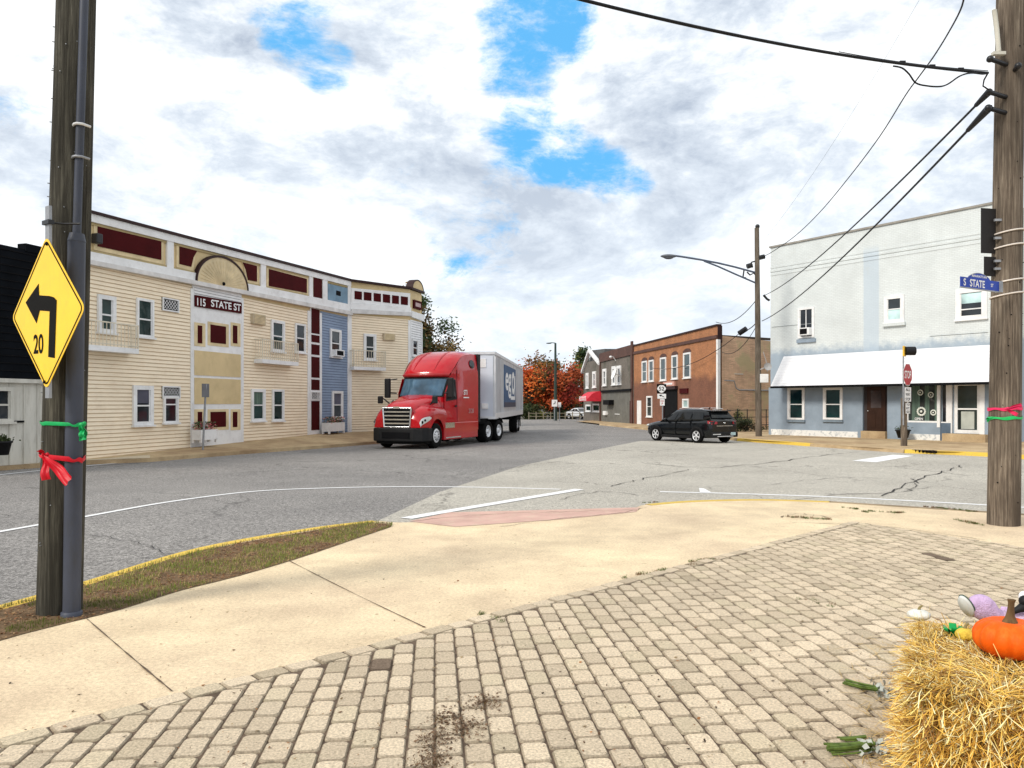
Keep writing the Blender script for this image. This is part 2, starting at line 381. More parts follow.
# painted brick of the corner building: off-white above, faded blue-grey repaint low down
def mat_painted():
    m, nt, n, l, b = _nodes('painted_brick')
    t = n.new('ShaderNodeTexCoord'); s = n.new('ShaderNodeSeparateXYZ'); l.new(t.outputs['Object'], s.inputs[0])
    cb = n.new('ShaderNodeCombineXYZ'); l.new(s.outputs[0], cb.inputs[0]); l.new(s.outputs[2], cb.inputs[1])
    br = n.new('ShaderNodeTexBrick'); l.new(cb.outputs[0], br.inputs['Vector']); br.inputs['Scale'].default_value = 1
    br.inputs['Brick Width'].default_value = 0.22; br.inputs['Row Height'].default_value = 0.08; br.inputs['Mortar Size'].default_value = 0.01
    br.inputs['Color1'].default_value = c4((0.64, 0.68, 0.68)); br.inputs['Color2'].default_value = c4((0.68, 0.72, 0.72)); br.inputs['Mortar'].default_value = c4((0.57, 0.60, 0.60))
    nz = noi(n, l, t.outputs['Object'], 0.8, 6, 0.6); nf = noi(n, l, t.outputs['Object'], 2.4, 8, 0.7)
    c = mixc(n, l, 1.0, br.outputs['Color'], ramp(n, l, nz, [(0.3, (0.9,) * 3), (0.7, (1.06,) * 3)]), 'MULTIPLY')
    blue = (0.34, 0.41, 0.48)
    def mth(op, a, bb):
        k = n.new('ShaderNodeMath'); k.operation = op
        for i, v in enumerate((a, bb)):
            if hasattr(v, 'links'): l.new(v, k.inputs[i])
            else: k.inputs[i].default_value = v
        return k.outputs[0]
    z = mth('ADD', s.outputs[2], mth('MULTIPLY', nf, 1.1))
    low = n.new('ShaderNodeMapRange'); l.new(z, low.inputs[0]); low.inputs[1].default_value = 5.25; low.inputs[2].default_value = 4.85
    c = mixc(n, l, low.outputs[0], c, mixc(n, l, 0.5, blue, ramp(n, l, nz, [(0.3, mul(blue, .8)), (0.7, mul(blue, 1.25))])))
    # old chimney-flue streak
    dx = mth('ABSOLUTE', mth('SUBTRACT', s.outputs[0], mth('ADD', STREAK, mth('MULTIPLY', nf, 0.12))), 0)
    st = n.new('ShaderNodeMapRange'); l.new(dx, st.inputs[0]); st.inputs[3].default_value = 0; st.inputs[4].default_value = .62; st.inputs[1].default_value = 0.42; st.inputs[2].default_value = 0.36
    zz = n.new('ShaderNodeMapRange'); l.new(s.outputs[2], zz.inputs[0]); zz.inputs[1].default_value = 9.4; zz.inputs[2].default_value = 8.9
    c = mixc(n, l, mth('MULTIPLY', st.outputs[0], zz.outputs[0]), c, mul(blue, 1.3))
    # stains under the cornice
    st2 = noi(n, l, t.outputs['Object'], 1.5, 9, 0.75)
    c = mixc(n, l, ramp(n, l, st2, [(0.58, (0, 0, 0)), (0.72, (0.4,) * 3)]), c, (0.50, 0.51, 0.47))
    l.new(c, b.inputs['Base Color']); b.inputs['Roughness'].default_value = 0.8
    bump(n, l, b, br.outputs['Fac'], -0.3, 0.008); return m
blue_wall = mat('blue_grey_wall', (0.27, 0.33, 0.40), 0.75, var=0.12, scale=1.2, dirt=(0.2, 0.26, 0.32), dirt_amt=0.4, bmp=0.25, bscale=25)
chipped_white = mat('chipped_white', (0.78, 0.78, 0.76), 0.7, var=0.05, scale=2.5, dirt=(0.2, 0.25, 0.3), dirt_amt=0.9)
yellow_kerb = mat_paint_mark('yellow_kerb_paint', (0.74, 0.50, 0.07), (0.45, 0.36, 0.22), 0.46)
white_mark = mat_paint_mark('road_marking', (0.80, 0.80, 0.80), (0.30, 0.29, 0.28), 0.60)
asphalt = mat_asphalt('asphalt', (0.20, 0.19, 0.182), (0.28, 0.265, 0.25), 0.5, 0.75)
asphalt_old = mat_asphalt('old_asphalt', (0.37, 0.345, 0.30), (0.48, 0.45, 0.39), 0.6, 0.5)
concrete = mat_concrete('corner_concrete', (0.66, 0.52, 0.36), (0.82, 0.67, 0.44), speck=0.17, stain_amt=0.22, stain=(0.42, 0.29, 0.15))
concrete_far = mat_concrete('far_concrete', (0.34, 0.23, 0.13), (0.55, 0.42, 0.25), stain=(0.2, 0.12, 0.07), stain_amt=0.5)
joint = mat('joint_dirt', (0.12, 0.085, 0.06), 0.95, var=0.4, scale=12)
soil = mat('soil', (0.17, 0.11, 0.06), 0.95, var=0.4, scale=7, bmp=0.8, bscale=30)
grass_ground = mat('far_grass', (0.12, 0.13, 0.05), 0.95, var=0.3, scale=0.4)
pink_ramp = mat('worn_ramp_paint', (0.56, 0.36, 0.30), 0.85, var=0.15, scale=2, dirt=(0.6, 0.48, 0.36), dirt_amt=0.9)
pole_dark = mat_wood_pole('weathered_pole_wood', (0.062, 0.057, 0.045), (0.175, 0.165, 0.13))
pole_brown = mat_wood_pole('brown_pole_wood', (0.165, 0.130, 0.10), (0.38, 0.32, 0.245))
pole_grey = mat_wood_pole('grey_pole_wood', (0.16, 0.13, 0.10), (0.30, 0.26, 0.22))
conduit_grey = mat('conduit_grey', (0.055, 0.062, 0.085), 0.45, var=0.2, scale=3, stretch=(1, 1, .4), dirt=(0.05, 0.05, 0.05), dirt_amt=0.5)
sign_yellow = mat('sign_yellow', (0.95, 0.58, 0.0), 0.32, spec=0.5, dirt=(0.7, 0.42, 0.03), dirt_amt=0.35, var=0.06, scale=4)
sign_black = mat('sign_black', (0.006, 0.005, 0.004), 0.7, spec=0.1)
sign_white = mat('sign_white', (0.82, 0.82, 0.82), 0.45, var=0.04)
sign_red = mat('sign_red', (0.42, 0.02, 0.025), 0.45)
sign_blue = mat('sign_blue', (0.01, 0.045, 0.36), 0.4)
awning_red = mat('red_awning_canvas', (0.62, 0.03, 0.05), 0.6, var=0.15)
leaf_mat = mat_leaf('foliage', None)
bark = mat('bark', (0.055, 0.042, 0.03), 0.95, var=0.4, scale=6, bmp=0.5)
wire_mat = mat('cable_sheath', (0.012, 0.012, 0.014), 0.6)
beige_box = mat('beige_grille', (0.50, 0.42, 0.30), 0.7)

# ------------------------------------------------------------------ world: daylight sky with broken cloud
SUN_AZ, SUN_EL = R(-128), R(38)      # azimuth from +Y towards +X
def build_world():
    w = bpy.data.worlds.new('World'); scene.world = w; w.use_nodes = True
    nt = w.node_tree; n, l = nt.nodes, nt.links; bg = n['Background']; bg.inputs[1].default_value = 0.11
    sky = n.new('ShaderNodeTexSky'); sky.sky_type = 'NISHITA'; sky.sun_disc = False
    sky.sun_elevation = SUN_EL; sky.sun_rotation = SUN_AZ; sky.air_density = 1.0; sky.dust_density = 0.6; sky.ozone_density = 2.5
    tc = n.new('ShaderNodeTexCoord'); N = tc.outputs['Generated']
    def vm(op, a, bv=None):
        k = n.new('ShaderNodeVectorMath'); k.operation = op; l.new(a, k.inputs[0])
        if bv is not None:
            if hasattr(bv, 'links'): l.new(bv, k.inputs[1])
            else: k.inputs[1].default_value = bv
        return k
    def mth(op, a, b_=0.0):
        k = n.new('ShaderNodeMath'); k.operation = op
        for i, v in enumerate((a, b_)):
            if hasattr(v, 'links'): l.new(v, k.inputs[i])
            else: k.inputs[i].default_value = v
        return k.outputs[0]
    s = n.new('ShaderNodeSeparateXYZ'); l.new(N, s.inputs[0])
    den = mth('ADD', mth('ABSOLUTE', s.outputs[2]), 0.30)
    cb = n.new('ShaderNodeCombineXYZ'); l.new(mth('DIVIDE', s.outputs[0], den), cb.inputs[0]); l.new(mth('DIVIDE', s.outputs[1], den), cb.inputs[1]); cb.inputs[2].default_value = 3.3
    P = cb.outputs[0]
    wrp = n.new('ShaderNodeTexNoise'); wrp.inputs['Scale'].default_value = 1.3; wrp.inputs['Detail'].default_value = 5; l.new(P, wrp.inputs['Vector'])
    P2 = vm('ADD', P, vm('MULTIPLY', wrp.outputs['Color'], (0.55, 0.55, 0.0)).outputs[0]).outputs[0]
    N3 = vm('ADD', vm('MULTIPLY', N, (3.2, 3.2, 6.5)).outputs[0], vm('MULTIPLY', wrp.outputs['Color'], (0.5, 0.5, 0.5)).outputs[0]).outputs[0]
    big = noi(n, l, N3, 1.9, 12, 0.68); fine = noi(n, l, P2, 3.6, 12, 0.70); wisp = noi(n, l, N3, 1.3, 9, 0.62)
    # where the clear patches stand in the sky
    cover = mth('MULTIPLY', mth('ADD', mth('MULTIPLY', big, 1.35), mth('MULTIPLY', fine, 0.65)), 0.40)     # about .39
    tot = None
    for (px, py, r_in, r_out, amp) in [(538, 12, 0, 5.6, .22), (524, 55, 0, 4.4, .20), (518, 95, 0, 4.0, .19), (522, 130, 0, 4.2, .20), (552, 154, 0, 3.8, .18), (582, 166, 0, 3.0, .17), (608, 177, 0, 2.8, .17), (630, 188, 0, 2.6, .15), (296, 34, 0, 3.6, .13), (322, 66, 0, 3.0, .13),
                                       (265, 8, 0, 2.5, .10), (20, 70, 0, 4, .05), (405, 235, 0, 5, .08), (470, 248, 0, 5, .07), (550, 215, 0, 6, .06), (150, 120, 0, 6, .05), (420, 190, 0, 3, .03)]:
        a, b_ = ray(px, py); d = Vector((a, 1, b_)).normalized()
        k = vm('DOT_PRODUCT', N, tuple(d)).outputs['Value']
        mr = n.new('ShaderNodeMapRange'); mr.interpolation_type = 'SMOOTHSTEP'; l.new(k, mr.inputs[0])
        mr.inputs[1].default_value = math.cos(R(r_out)); mr.inputs[2].default_value = math.cos(R(r_in)); mr.inputs[3].default_value = 0; mr.inputs[4].default_value = amp
        tot = mr.outputs[0] if tot is None else mth('MAXIMUM', tot, mr.outputs[0])
    v = mth('ADD', cover, tot)
    clear = n.new('ShaderNodeMapRange'); clear.interpolation_type = 'SMOOTHSTEP'; l.new(v, clear.inputs[0])
    clear.inputs[1].default_value = 0.49; clear.inputs[2].default_value = 0.62; clear.inputs[3].default_value = 0; clear.inputs[4].default_value = 1
    # cloud light: bright tops, lilac-grey undersides, paler near the horizon
    puff = noi(n, l, N3, 3.4, 11, 0.66)
    sh = mth('ADD', mth('ADD', mth('MULTIPLY', wisp, 0.55), mth('MULTIPLY', puff, 0.33)), mth('MULTIPLY', fine, 0.12))
    cc = ramp(n, l, sh, [(0.455, (10.9, 11.1, 11.2)), (0.495, (9.3, 9.7, 10.1)), (0.545, (6.9, 7.6, 8.5)), (0.62, (4.5, 5.2, 6.3))])
    hz = n.new('ShaderNodeMapRange'); l.new(s.outputs[2], hz.inputs[0]); hz.inputs[1].default_value = 0.02; hz.inputs[2].default_value = 0.34; hz.inputs[3].default_value = 0.62; hz.inputs[4].default_value = 0
    cc = mixc(n, l, hz.outputs[0], cc, (9.0, 9.8, 10.6))
    bl = vm('MULTIPLY', sky.outputs[0], (0.75, 1.35, 1.9)).outputs[0]
    blue = mixc(n, l, 0.85, bl, (1.4, 5.2, 9.4))
    c = mixc(n, l, clear.outputs[0], cc, blue); l.new(c, bg.inputs[0])
build_world()
for m_ in scene.world.node_tree.nodes:
    if m_.bl_idname == 'ShaderNodeMix': m_.clamp_result = False; m_.clamp_factor = True
sl = bpy.data.lights.new('sun', 'SUN'); sl.energy = 2.6; sl.angle = R(14); sl.color = (1.0, 0.93, 0.82)
so = bpy.data.objects.new('sun', sl); COL.objects.link(so)
sd = Vector((math.sin(SUN_AZ) * math.cos(SUN_EL), math.cos(SUN_AZ) * math.cos(SUN_EL), math.sin(SUN_EL)))
so.rotation_euler = sd.to_track_quat('Z', 'Y').to_euler(); so.location = sd * 50

# ------------------------------------------------------------------ ground sheets
def clip(poly, nx, ny, d):       # keep nx*x+ny*y <= d
    out = []
    for i in range(len(poly)):
        p, q = poly[i], poly[(i + 1) % len(poly)]; fp = nx * p[0] + ny * p[1] - d; fq = nx * q[0] + ny * q[1] - d
        if fp <= 0: out.append(p)
        if (fp < 0 < fq) or (fq < 0 < fp):
            t = fp / (fp - fq); out.append((p[0] + (q[0] - p[0]) * t, p[1] + (q[1] - p[1]) * t))
    return out
def sheet(mb, pts, zf, dz):
    from mathutils.geometry import tessellate_polygon
    tris = tessellate_polygon([[Vector((p[0], p[1], 0)) for p in pts]])
    for t in tris:
        tp = [(pts[i][0], pts[i][1]) for i in t]
        for lo, hi in ((-1e4, 12), (12, 110), (110, 1e4)):
            q = clip(clip(tp, 0, 1, hi), 0, -1, -lo)
            if len(q) < 3: continue
            a = sum(q[i][0] * q[(i + 1) % len(q)][1] - q[(i + 1) % len(q)][0] * q[i][1] for i in range(len(q)))
            if abs(a) < 1e-7: continue
            if a < 0: q = q[::-1]
            mb.add([(x, y, zf(min(max(y, lo), hi)) + dz) for x, y in q], [tuple(range(len(q)))])
    return mb
def pix(pts, zf=road_z): return [tuple(on_ground(x, y, zf)[:2]) for x, y in pts]
def strip_poly(pts, w):
    L, Rr = [], []
    for i, p in enumerate(pts):
        a = Vector(pts[max(i - 1, 0)][:2]); b = Vector(pts[min(i + 1, len(pts) - 1)][:2]); t = (b - a).normalized(); nn = Vector((-t.y, t.x)) * w / 2
        q = Vector(p[:2]); L.append(tuple(q + nn)); Rr.append(tuple(q - nn))
    return L + Rr[::-1]
def smooth_line(pts, k=6):
    out = []; P = [Vector(p[:2]) for p in pts]
    for i in range(len(P) - 1):
        p0, p1, p2, p3 = P[max(i - 1, 0)], P[i], P[i + 1], P[min(i + 2, len(P) - 1)]
        for j in range(k):
            t = j / k; out.append(tuple(0.5 * ((2 * p1) + (-p0 + p2) * t + (2 * p0 - 5 * p1 + 4 * p2 - p3) * t * t + (-p0 + 3 * p1 - 3 * p2 + p3) * t ** 3)))
    out.append(tuple(P[-1])); return out

mb = MB(); sheet(mb, [(-400, -60), (400, -60), (400, 900), (-400, 900)], road_z, -0.02); struct('ground', mb, grass_ground)
mb = MB(); sheet(mb, [(-45, -12), (60, -12), (60, 60), (16, 130), (-12, 190), (-34, 190), (-34, 60)], road_z, 0.0); struct('road', mb, asphalt)
# paler side street that meets it
pale = pix([(372, 524), (440, 492), (520, 466), (600, 449), (640, 441), (740, 440), (1100, 462), (1500, 480)])
pale = pale + [(14, 11), (8, 9), (4, 10), (0.5, 8.5)]
mb = MB(); sheet(mb, pale, road_z, 0.004); struct('side_street', mb, asphalt_old)
# markings
mb = MB()
for pts, w in [([(-120, 490), (0, 475), (120, 463), (240, 453), (340, 445.5), (372, 443)], .11), ([(-60, 543), (0, 532), (85, 517), (170, 502), (250, 492), (320, 488.5), (400, 487), (480, 487.5), (560, 489.5)], .11),
               ([(660, 492), (740, 494), (850, 498), (989, 505.5), (1100, 513)], .13)]:
    sheet(mb, strip_poly(smooth_line(pix(pts)), w), road_z, 0.008)
struct('edge_line', mb, white_mark)
mb = MB()
sheet(mb, pix([(400, 518.5), (412, 519.6), (584, 490.2), (575, 489.4)]), road_z, 0.013)
sheet(mb, pix([(852, 461), (876, 462.5), (914, 456), (893, 455)]), road_z, 0.009)
sheet(mb, pix([(700, 493), (712, 493.3), (704, 489), (699, 488.6)]), road_z, 0.013)
struct('stop_line', mb, white_mark)
# long cracks and tar seams
seam = mat('crack_filler', (0.035, 0.033, 0.032), 0.9, var=0.3)
mb = MB()
def crack(pts, w, zf, dz, seed, j=1.0):
    w = w * .6 if j else w
    rn = random.Random(seed); base = smooth_line(pix(pts, zf), 9)
    base = [(p[0] + rn.uniform(-1, 1) * w * 2.6 * j, p[1] + rn.uniform(-1, 1) * w * 4 * j) for p in base]
    n = len(base); L, Rr = [], []
    for i, p in enumerate(base):
        a = Vector(base[max(i - 1, 0)]); b = Vector(base[min(i + 1, n - 1)]); t = (b - a).normalized(); nn = Vector((-t.y, t.x)) * w * rn.uniform(0.15, 0.75)
        q = Vector(p); L.append(q + nn); Rr.append(q - nn)
    for i in range(n - 1):
        q = [L[i], Rr[i], Rr[i + 1], L[i + 1]]
        mb.add([(v.x, v.y, zf(v.y) + dz) for v in q], [(0, 1, 2, 3)])
for i, (pts, w) in enumerate([([(640, 463), (700, 468), (760, 464), (830, 455), (860, 452)], .05), ([(690, 470), (640, 480), (610, 487)], .04), ([(880, 497), (915, 481), (950, 470), (962, 466)], .05), ([(908, 492), (916, 484), (912, 479)], .035),
                              ([(95, 536), (140, 545), (175, 558)], .022), ([(0, 516), (40, 520), (80, 528)], .02), ([(640, 452), (700, 449), (770, 451)], .05), ([(230, 474), (300, 470), (360, 468)], .04),
                              ([(420, 452), (470, 448), (540, 447)], .05), ([(500, 470), (560, 462), (640, 458)], .04), ([(770, 485), (840, 478), (905, 480)], .03), ([(560, 500), (600, 492), (640, 496)], .03), ([(130, 500), (180, 497), (240, 503), (300, 498)], .02)]):
    crack(pts, w, road_z, 0.017, i)
struct('road_cracks', mb, seam)

# near corner: raised concrete slab and its kerb
edge_px = [(-260, 690), (-60, 621), (0, 606), (85, 582), (200, 548), (310, 528.5), (372, 521), (400, 522.5), (455, 520), (548, 515), (622, 511), (646, 504.5), (690, 501), (760, 499.5), (830, 501.5), (900, 506), (985, 511.5), (1100, 519), (1500, 545)]
edge = smooth_line(pix(edge_px, flat0), 4)
slab = edge + [(16, -4), (-9, -4)]
mb = MB(); mb.prism_xy(slab, -0.35, 0.0); struct('corner_sidewalk', mb, concrete)
mb = MB()      # painted kerb top, 15 cm wide, a few mm proud, stepping over the edge
def kerb(a, b, wpx=None, out=0.03, inn=0.13, top=0.006, bot=-0.118):
    pts = smooth_line(pix([p for p in edge_px if a <= p[0] <= b], flat0), 6)
    n = len(pts); rings = []
    for i, p in enumerate(pts):
        t = (Vector(pts[min(i + 1, n - 1)]) - Vector(pts[max(i - 1, 0)])).normalized(); nn = Vector((-t.y, t.x)); q = Vector(p); o = q + nn * out; k = q - nn * inn
        rings.append([Vector((k.x, k.y, -.05)), Vector((k.x, k.y, top)), Vector((o.x - nn.x * .02, o.y - nn.y * .02, top)), Vector((o.x, o.y, top - .02)), Vector((o.x, o.y, bot))])
    mb.loft(rings, closed=False, cap=False, smooth=False)
kerb(-260, 372); struct('kerb', mb, yellow_kerb)
mb = MB(); kerb(646, 830); struct('kerb', mb, mat_paint_mark('worn_yellow_paint', (0.66, 0.46, 0.08), (0.55, 0.42, 0.25), 0.47))
mb = MB(); kerb(830, 1500); struct('kerb', mb, mat_concrete('kerb_concrete', (0.25, 0.19, 0.12), (0.4, 0.31, 0.2)))
mb = MB(); sheet(mb, pix([(409, 521.5), (450, 512.5), (548, 510), (640, 507.5), (636, 512), (560, 519.5), (455, 527)], flat0), flat0, 0.004); struct('ramp_paint', mb, pink_ramp)
mb = MB()
for i, (pts, w) in enumerate([([(84, 617), (128, 655), (172, 692)], .014), ([(283, 558), (350, 592), (425, 628)], .014), ([(780, 517), (800, 514), (830, 518)], .03), ([(795, 523), (880, 526), (989, 541)], .02), ([(405, 522), (480, 515), (560, 512), (640, 510)], .02), ([(500, 527), (560, 519), (620, 513), (645, 508)], .018)]):
    crack(pts, w * (.7 if i < 2 else 1), flat0, 0.006, 40 + i, 0.0 if i < 2 else 1)
struct('slab_joints', mb, joint)

# paver field
A0, A1 = Vector(pix([(0, 740)], flat0)[0]), Vector(pix([(883, 514)], flat0)[0])
B0, B1 = Vector(pix([(850, 522)], flat0)[0]), Vector(pix([(1024, 548)], flat0)[0])
def half(p, q, ref):   # half plane through p,q containing ref -> nx,ny,d
    t = (q - p).normalized(); nx, ny = -t.y, t.x; d = nx * p.x + ny * p.y
    return (nx, ny, d) if nx * ref.x + ny * ref.y < d else (-nx, -ny, -d)
ref = Vector((1, 1)); HA = half(A0, A1, ref); HB = half(B0, B1, ref)
bw = 0.135      # border course
region = [(-4.5, 1.2), (7.5, 1.2), (9, 6), (9, 16), (-4.5, 16)]
for h in (HA, HB): region = clip(region, *h)
mb = MB(); mb.prism_xy(region, -0.04, 0.0035); struct('paving_bed', mb, joint)
rn = random.Random(5); pv = MB()
def paver(poly, g=0.0025):
    if len(poly) < 3: return
    a = sum(poly[i][0] * poly[(i + 1) % len(poly)][1] - poly[(i + 1) % len(poly)][0] * poly[i][1] for i in range(len(poly))) / 2
    if abs(a) < 0.004: return
    if a < 0: poly = poly[::-1]
    P = [Vector(p) for p in poly]; c = sum(P, Vector((0, 0))) / len(P)
    def inset(d, rr):    # shrink and round the corners
        out = []
        for i, p in enumerate(P):
            e0 = (P[i - 1] - p); e1 = (P[(i + 1) % len(P)] - p); l0, l1 = e0.length, e1.length
            if l0 < 1e-5 or l1 < 1e-5: continue
            e0 /= l0; e1 /= l1; k = min(rr, l0 * .35, l1 * .35)
            for q in (p + e0 * k, p + (e0 + e1) * k * 0.32, p + e1 * k):
                v = c - q; out.append(q + v.normalized() * min(d * 1.25, v.length * .5))
        return out
    jx, jy = rn.uniform(-.003, .003), rn.uniform(-.003, .003); z = 0.014 + rn.uniform(-.003, .003); tx, ty = rn.uniform(-.02, .02), rn.uniform(-.02, .02)
    o = inset(g, 0.020); m_ = inset(g + .003, .022); i_ = inset(g + .010, .026)
    def lift(q, zz): return (q.x + jx, q.y + jy, zz + (q.x - c.x) * tx + (q.y - c.y) * ty)
    n = len(o); vs = [lift(q, 0.0) for q in o] + [lift(q, z - .006) for q in m_] + [lift(q, z) for q in i_]
    fs = [(i, (i + 1) % n, n + (i + 1) % n, n + i) for i in range(n)] + [(n + i, n + (i + 1) % n, 2 * n + (i + 1) % n, 2 * n + i) for i in range(n)]
    t = rn.random(); base = (0.62, 0.51, 0.37)
    if t < .22: base = (0.57, 0.465, 0.335)
    elif t < .36: base = (0.57, 0.475, 0.335)
    elif t < .42: base = (0.50, 0.41, 0.29)
    elif t < .4235: base = (0.17, 0.125, 0.09)
    f = mnoise.noise(Vector((c.x * .5, c.y * .5, 3))) * .16 + rn.uniform(.88, 1.1); col = mul(base, f)
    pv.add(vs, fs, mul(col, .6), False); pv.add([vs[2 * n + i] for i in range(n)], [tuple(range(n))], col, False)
vdir = Vector((-.1, 1)).normalized(); udir = Vector((vdir.y, -vdir.x)); PW, PL = 0.131, 0.205
HA2 = (HA[0], HA[1], HA[2] - bw)
weeds = [on_ground(x, y, flat0) for x, y in ((436, 742), (432, 765), (446, 722), (466, 730), (485, 705))]
for i in range(-38, 76):
    for j in range(5, 62):
        o = udir * (i * PW) + vdir * ((j + (0.5 if i % 2 else 0)) * PL + 0.01 * math.sin(i * 1.7))
        q = [tuple(o), tuple(o + udir * PW), tuple(o + udir * PW + vdir * PL), tuple(o + vdir * PL)]
        c = o + udir * PW / 2 + vdir * PL / 2
        if c.y < 2.6 or abs(c.x) > c.y * .75 + .5: continue
        for h in (HA2, HB): q = clip(q, *h)
        if len(q) < 3: continue
        if min((Vector((w.x, w.y)) - c).length for w in weeds) < .058: continue
        paver(q)
tA = (A1 - A0).normalized(); nA = Vector((HA[0], HA[1]))
s_ = -3.0
while s_ < (A1 - A0).length + .3:
    L = rn.uniform(.19, .23); p = A0 + tA * s_; q = [tuple(p), tuple(p + tA * L), tuple(p + tA * L - nA * bw), tuple(p - nA * bw)]
    q = clip(q, *HB); s_ += L
    if len(q) >= 3 and p.y > 2.6: paver(q)
struct('brick_paving', pv, mat_attr('tumbled_pavers', 0.9, nscale=75, nvar=0.42, bmp=0.8, spec=0.15))

# verge between kerb and slab: soil, grass blades, fallen leaves
verge_px_out = [(-80, 622), (0, 609), (85, 585.5), (200, 551.3), (310, 531.4), (366, 523.4), (392, 525)]
verge_px_in = [(-80, 668), (0, 641), (60, 625), (120, 610), (180, 591), (236, 577), (300, 558), (350, 541), (391, 527)]
vp = smooth_line(pix(verge_px_out, flat0), 3) + smooth_line(pix(verge_px_in, flat0), 3)[::-1]
mb = MB(); sheet(mb, vp, flat0, 0.005); struct('verge_soil', mb, soil)
def inside(p, poly):
    r = False
    for i in range(len(poly)):
        a, b = poly[i], poly[i - 1]
        if (a[1] > p[1]) != (b[1] > p[1]) and p[0] < (b[0] - a[0]) * (p[1] - a[1]) / (b[1] - a[1]) + a[0]: r = not r
    return r
def blade(mb, x, y, z, h, w, ang, lean, col):
    dx, dy = math.cos(ang), math.sin(ang); px_, py_ = -dy * w, dx * w
    a = (x - px_, y - py_, z); b = (x + px_, y + py_, z); m1 = (x + px_ * .7 + dx * lean * .4, y + py_ * .7 + dy * lean * .4, z + h * .6); m0 = (x - px_ * .7 + dx * lean * .4, y - py_ * .7 + dy * lean * .4, z + h * .6)
    mb.add([a, b, m1, m0, (x + dx * lean, y + dy * lean, z + h)], [(0, 1, 2, 3), (3, 2, 4)], col, False)
def litter(mb, x, y, z, s, col, r):
    a = r.uniform(0, 2 * PI); t = r.uniform(-.5, .5); ca, sa = math.cos(a) * s, math.sin(a) * s
    mb.add([(x - ca, y - sa, z), (x + sa * .5, y - ca * .5, z + t * s), (x + ca, y + sa, z + .004), (x - sa * .5, y + ca * .5, z + abs(t) * s)], [(0, 1, 2, 3)], col, False)
gr = MB(); lv = MB(); r2 = random.Random(8); xs = [p[0] for p in vp]; ys = [p[1] for p in vp]
k = 0
while k < 24000:
    x, y = r2.uniform(min(xs), max(xs)), r2.uniform(min(ys), max(ys))
    if not inside((x, y), vp): continue
    k += 1; g = mnoise.noise(Vector((x * 2.2, y * 2.2, 0))) + .25 * mnoise.noise(Vector((x * 9, y * 9, 1)))
    if y > 6.2 and r2.random() < .62 and g > -.12: blade(gr, x, y, .004, r2.uniform(.012, .045), .0022, r2.uniform(0, 2 * PI), r2.uniform(0, .03), mul((0.22, 0.27, 0.05) if r2.random() < (.55 + g) else (0.48, 0.38, 0.16), r2.uniform(.6, 1.4)))
    elif y <= 6.2 and g > .12: blade(gr, x, y, .004, r2.uniform(.01, .035), .002, r2.uniform(0, 2 * PI), r2.uniform(0, .02), mul((0.13, 0.15, 0.03), r2.uniform(.6, 1.3)))
    elif r2.random() < .4: litter(lv, x, y, .01, r2.uniform(.005, .016), mul(r2.choice([(0.28, .13, .06), (0.36, .20, .10), (.15, .08, .04), (.44, .28, .14)]), r2.uniform(.6, 1.3)), r2)
for _ in range(900):
    t = r2.random(); i_ = int(t * (len(vp) // 2 - 1)); p = Vector(vp[i_]).lerp(Vector(vp[i_ + 1]), r2.random()); q = p + Vector((-.3, .9)) * abs(r2.gauss(0, .05)); (litter(lv, q.x, q.y, .012, r2.uniform(.005, .014), mul((.2, .11, .06), r2.uniform(.6, 1.4)), r2) if r2.random() < .5 else blade(gr, p.x, p.y, .006, r2.uniform(.02, .05), .0022, r2.uniform(.8, 2.4), r2.uniform(.01, .05), mul((.17, .19, .05), r2.uniform(.6, 1.4))))
o = obj('grass', gr, leaf_mat); tag(o, 'short patchy grass on the verge beside the yellow kerb', 'grass'); o['kind'] = 'stuff'
o = obj('fallen_leaves', lv, leaf_mat); tag(o, 'dry brown leaf litter around the foot of the left pole', 'leaf litter'); o['kind'] = 'stuff'
wd = MB(); r2 = random.Random(3)
def tuft(cx, cy, spread, nn, h, col): 
    for _ in range(nn):
        a = r2.uniform(0, 2 * PI); d = spread * r2.random() ** .7
        blade(wd, cx + math.cos(a) * d, cy + math.sin(a) * d, .004, r2.uniform(.4, 1) * h, .0025, r2.uniform(0, 2 * PI), r2.uniform(.2, 1) * h, mul(col, r2.uniform(.6, 1.4)))
for w in weeds:
    tuft(w.x, w.y, .09, 160, .02, (.20, .13, .06))
    for _ in range(190): litter(wd, w.x + r2.gauss(0, .05), w.y + r2.gauss(0, .07), .019, r2.uniform(.004, .012), mul((.16, .10, .06), r2.uniform(.5, 1.5)), r2)
for (x0, y0, x1, y1, n_) in [(783, 517, 832, 520, 22), (860, 512, 905, 513, 16), (925, 507, 975, 512, 26), (955, 520, 985, 526, 14), (695, 562, 715, 560, 7), (800, 600, 830, 607, 6), (640, 503, 660, 503, 5), (845, 508, 875, 512, 10), (480, 615, 500, 622, 5), (600, 585, 700, 562, 12)]:
    for _ in range(n_):
        t = r2.random(); p = on_ground(x0 + (x1 - x0) * t, y0 + (y1 - y0) * t, flat0); tuft(p.x + r2.gauss(0, .02), p.y + r2.gauss(0, .03), .035, 22, .03, (.10, .14, .03) if r2.random() < .6 else (.2, .12, .06))
gt = MB(); r3 = random.Random(99)
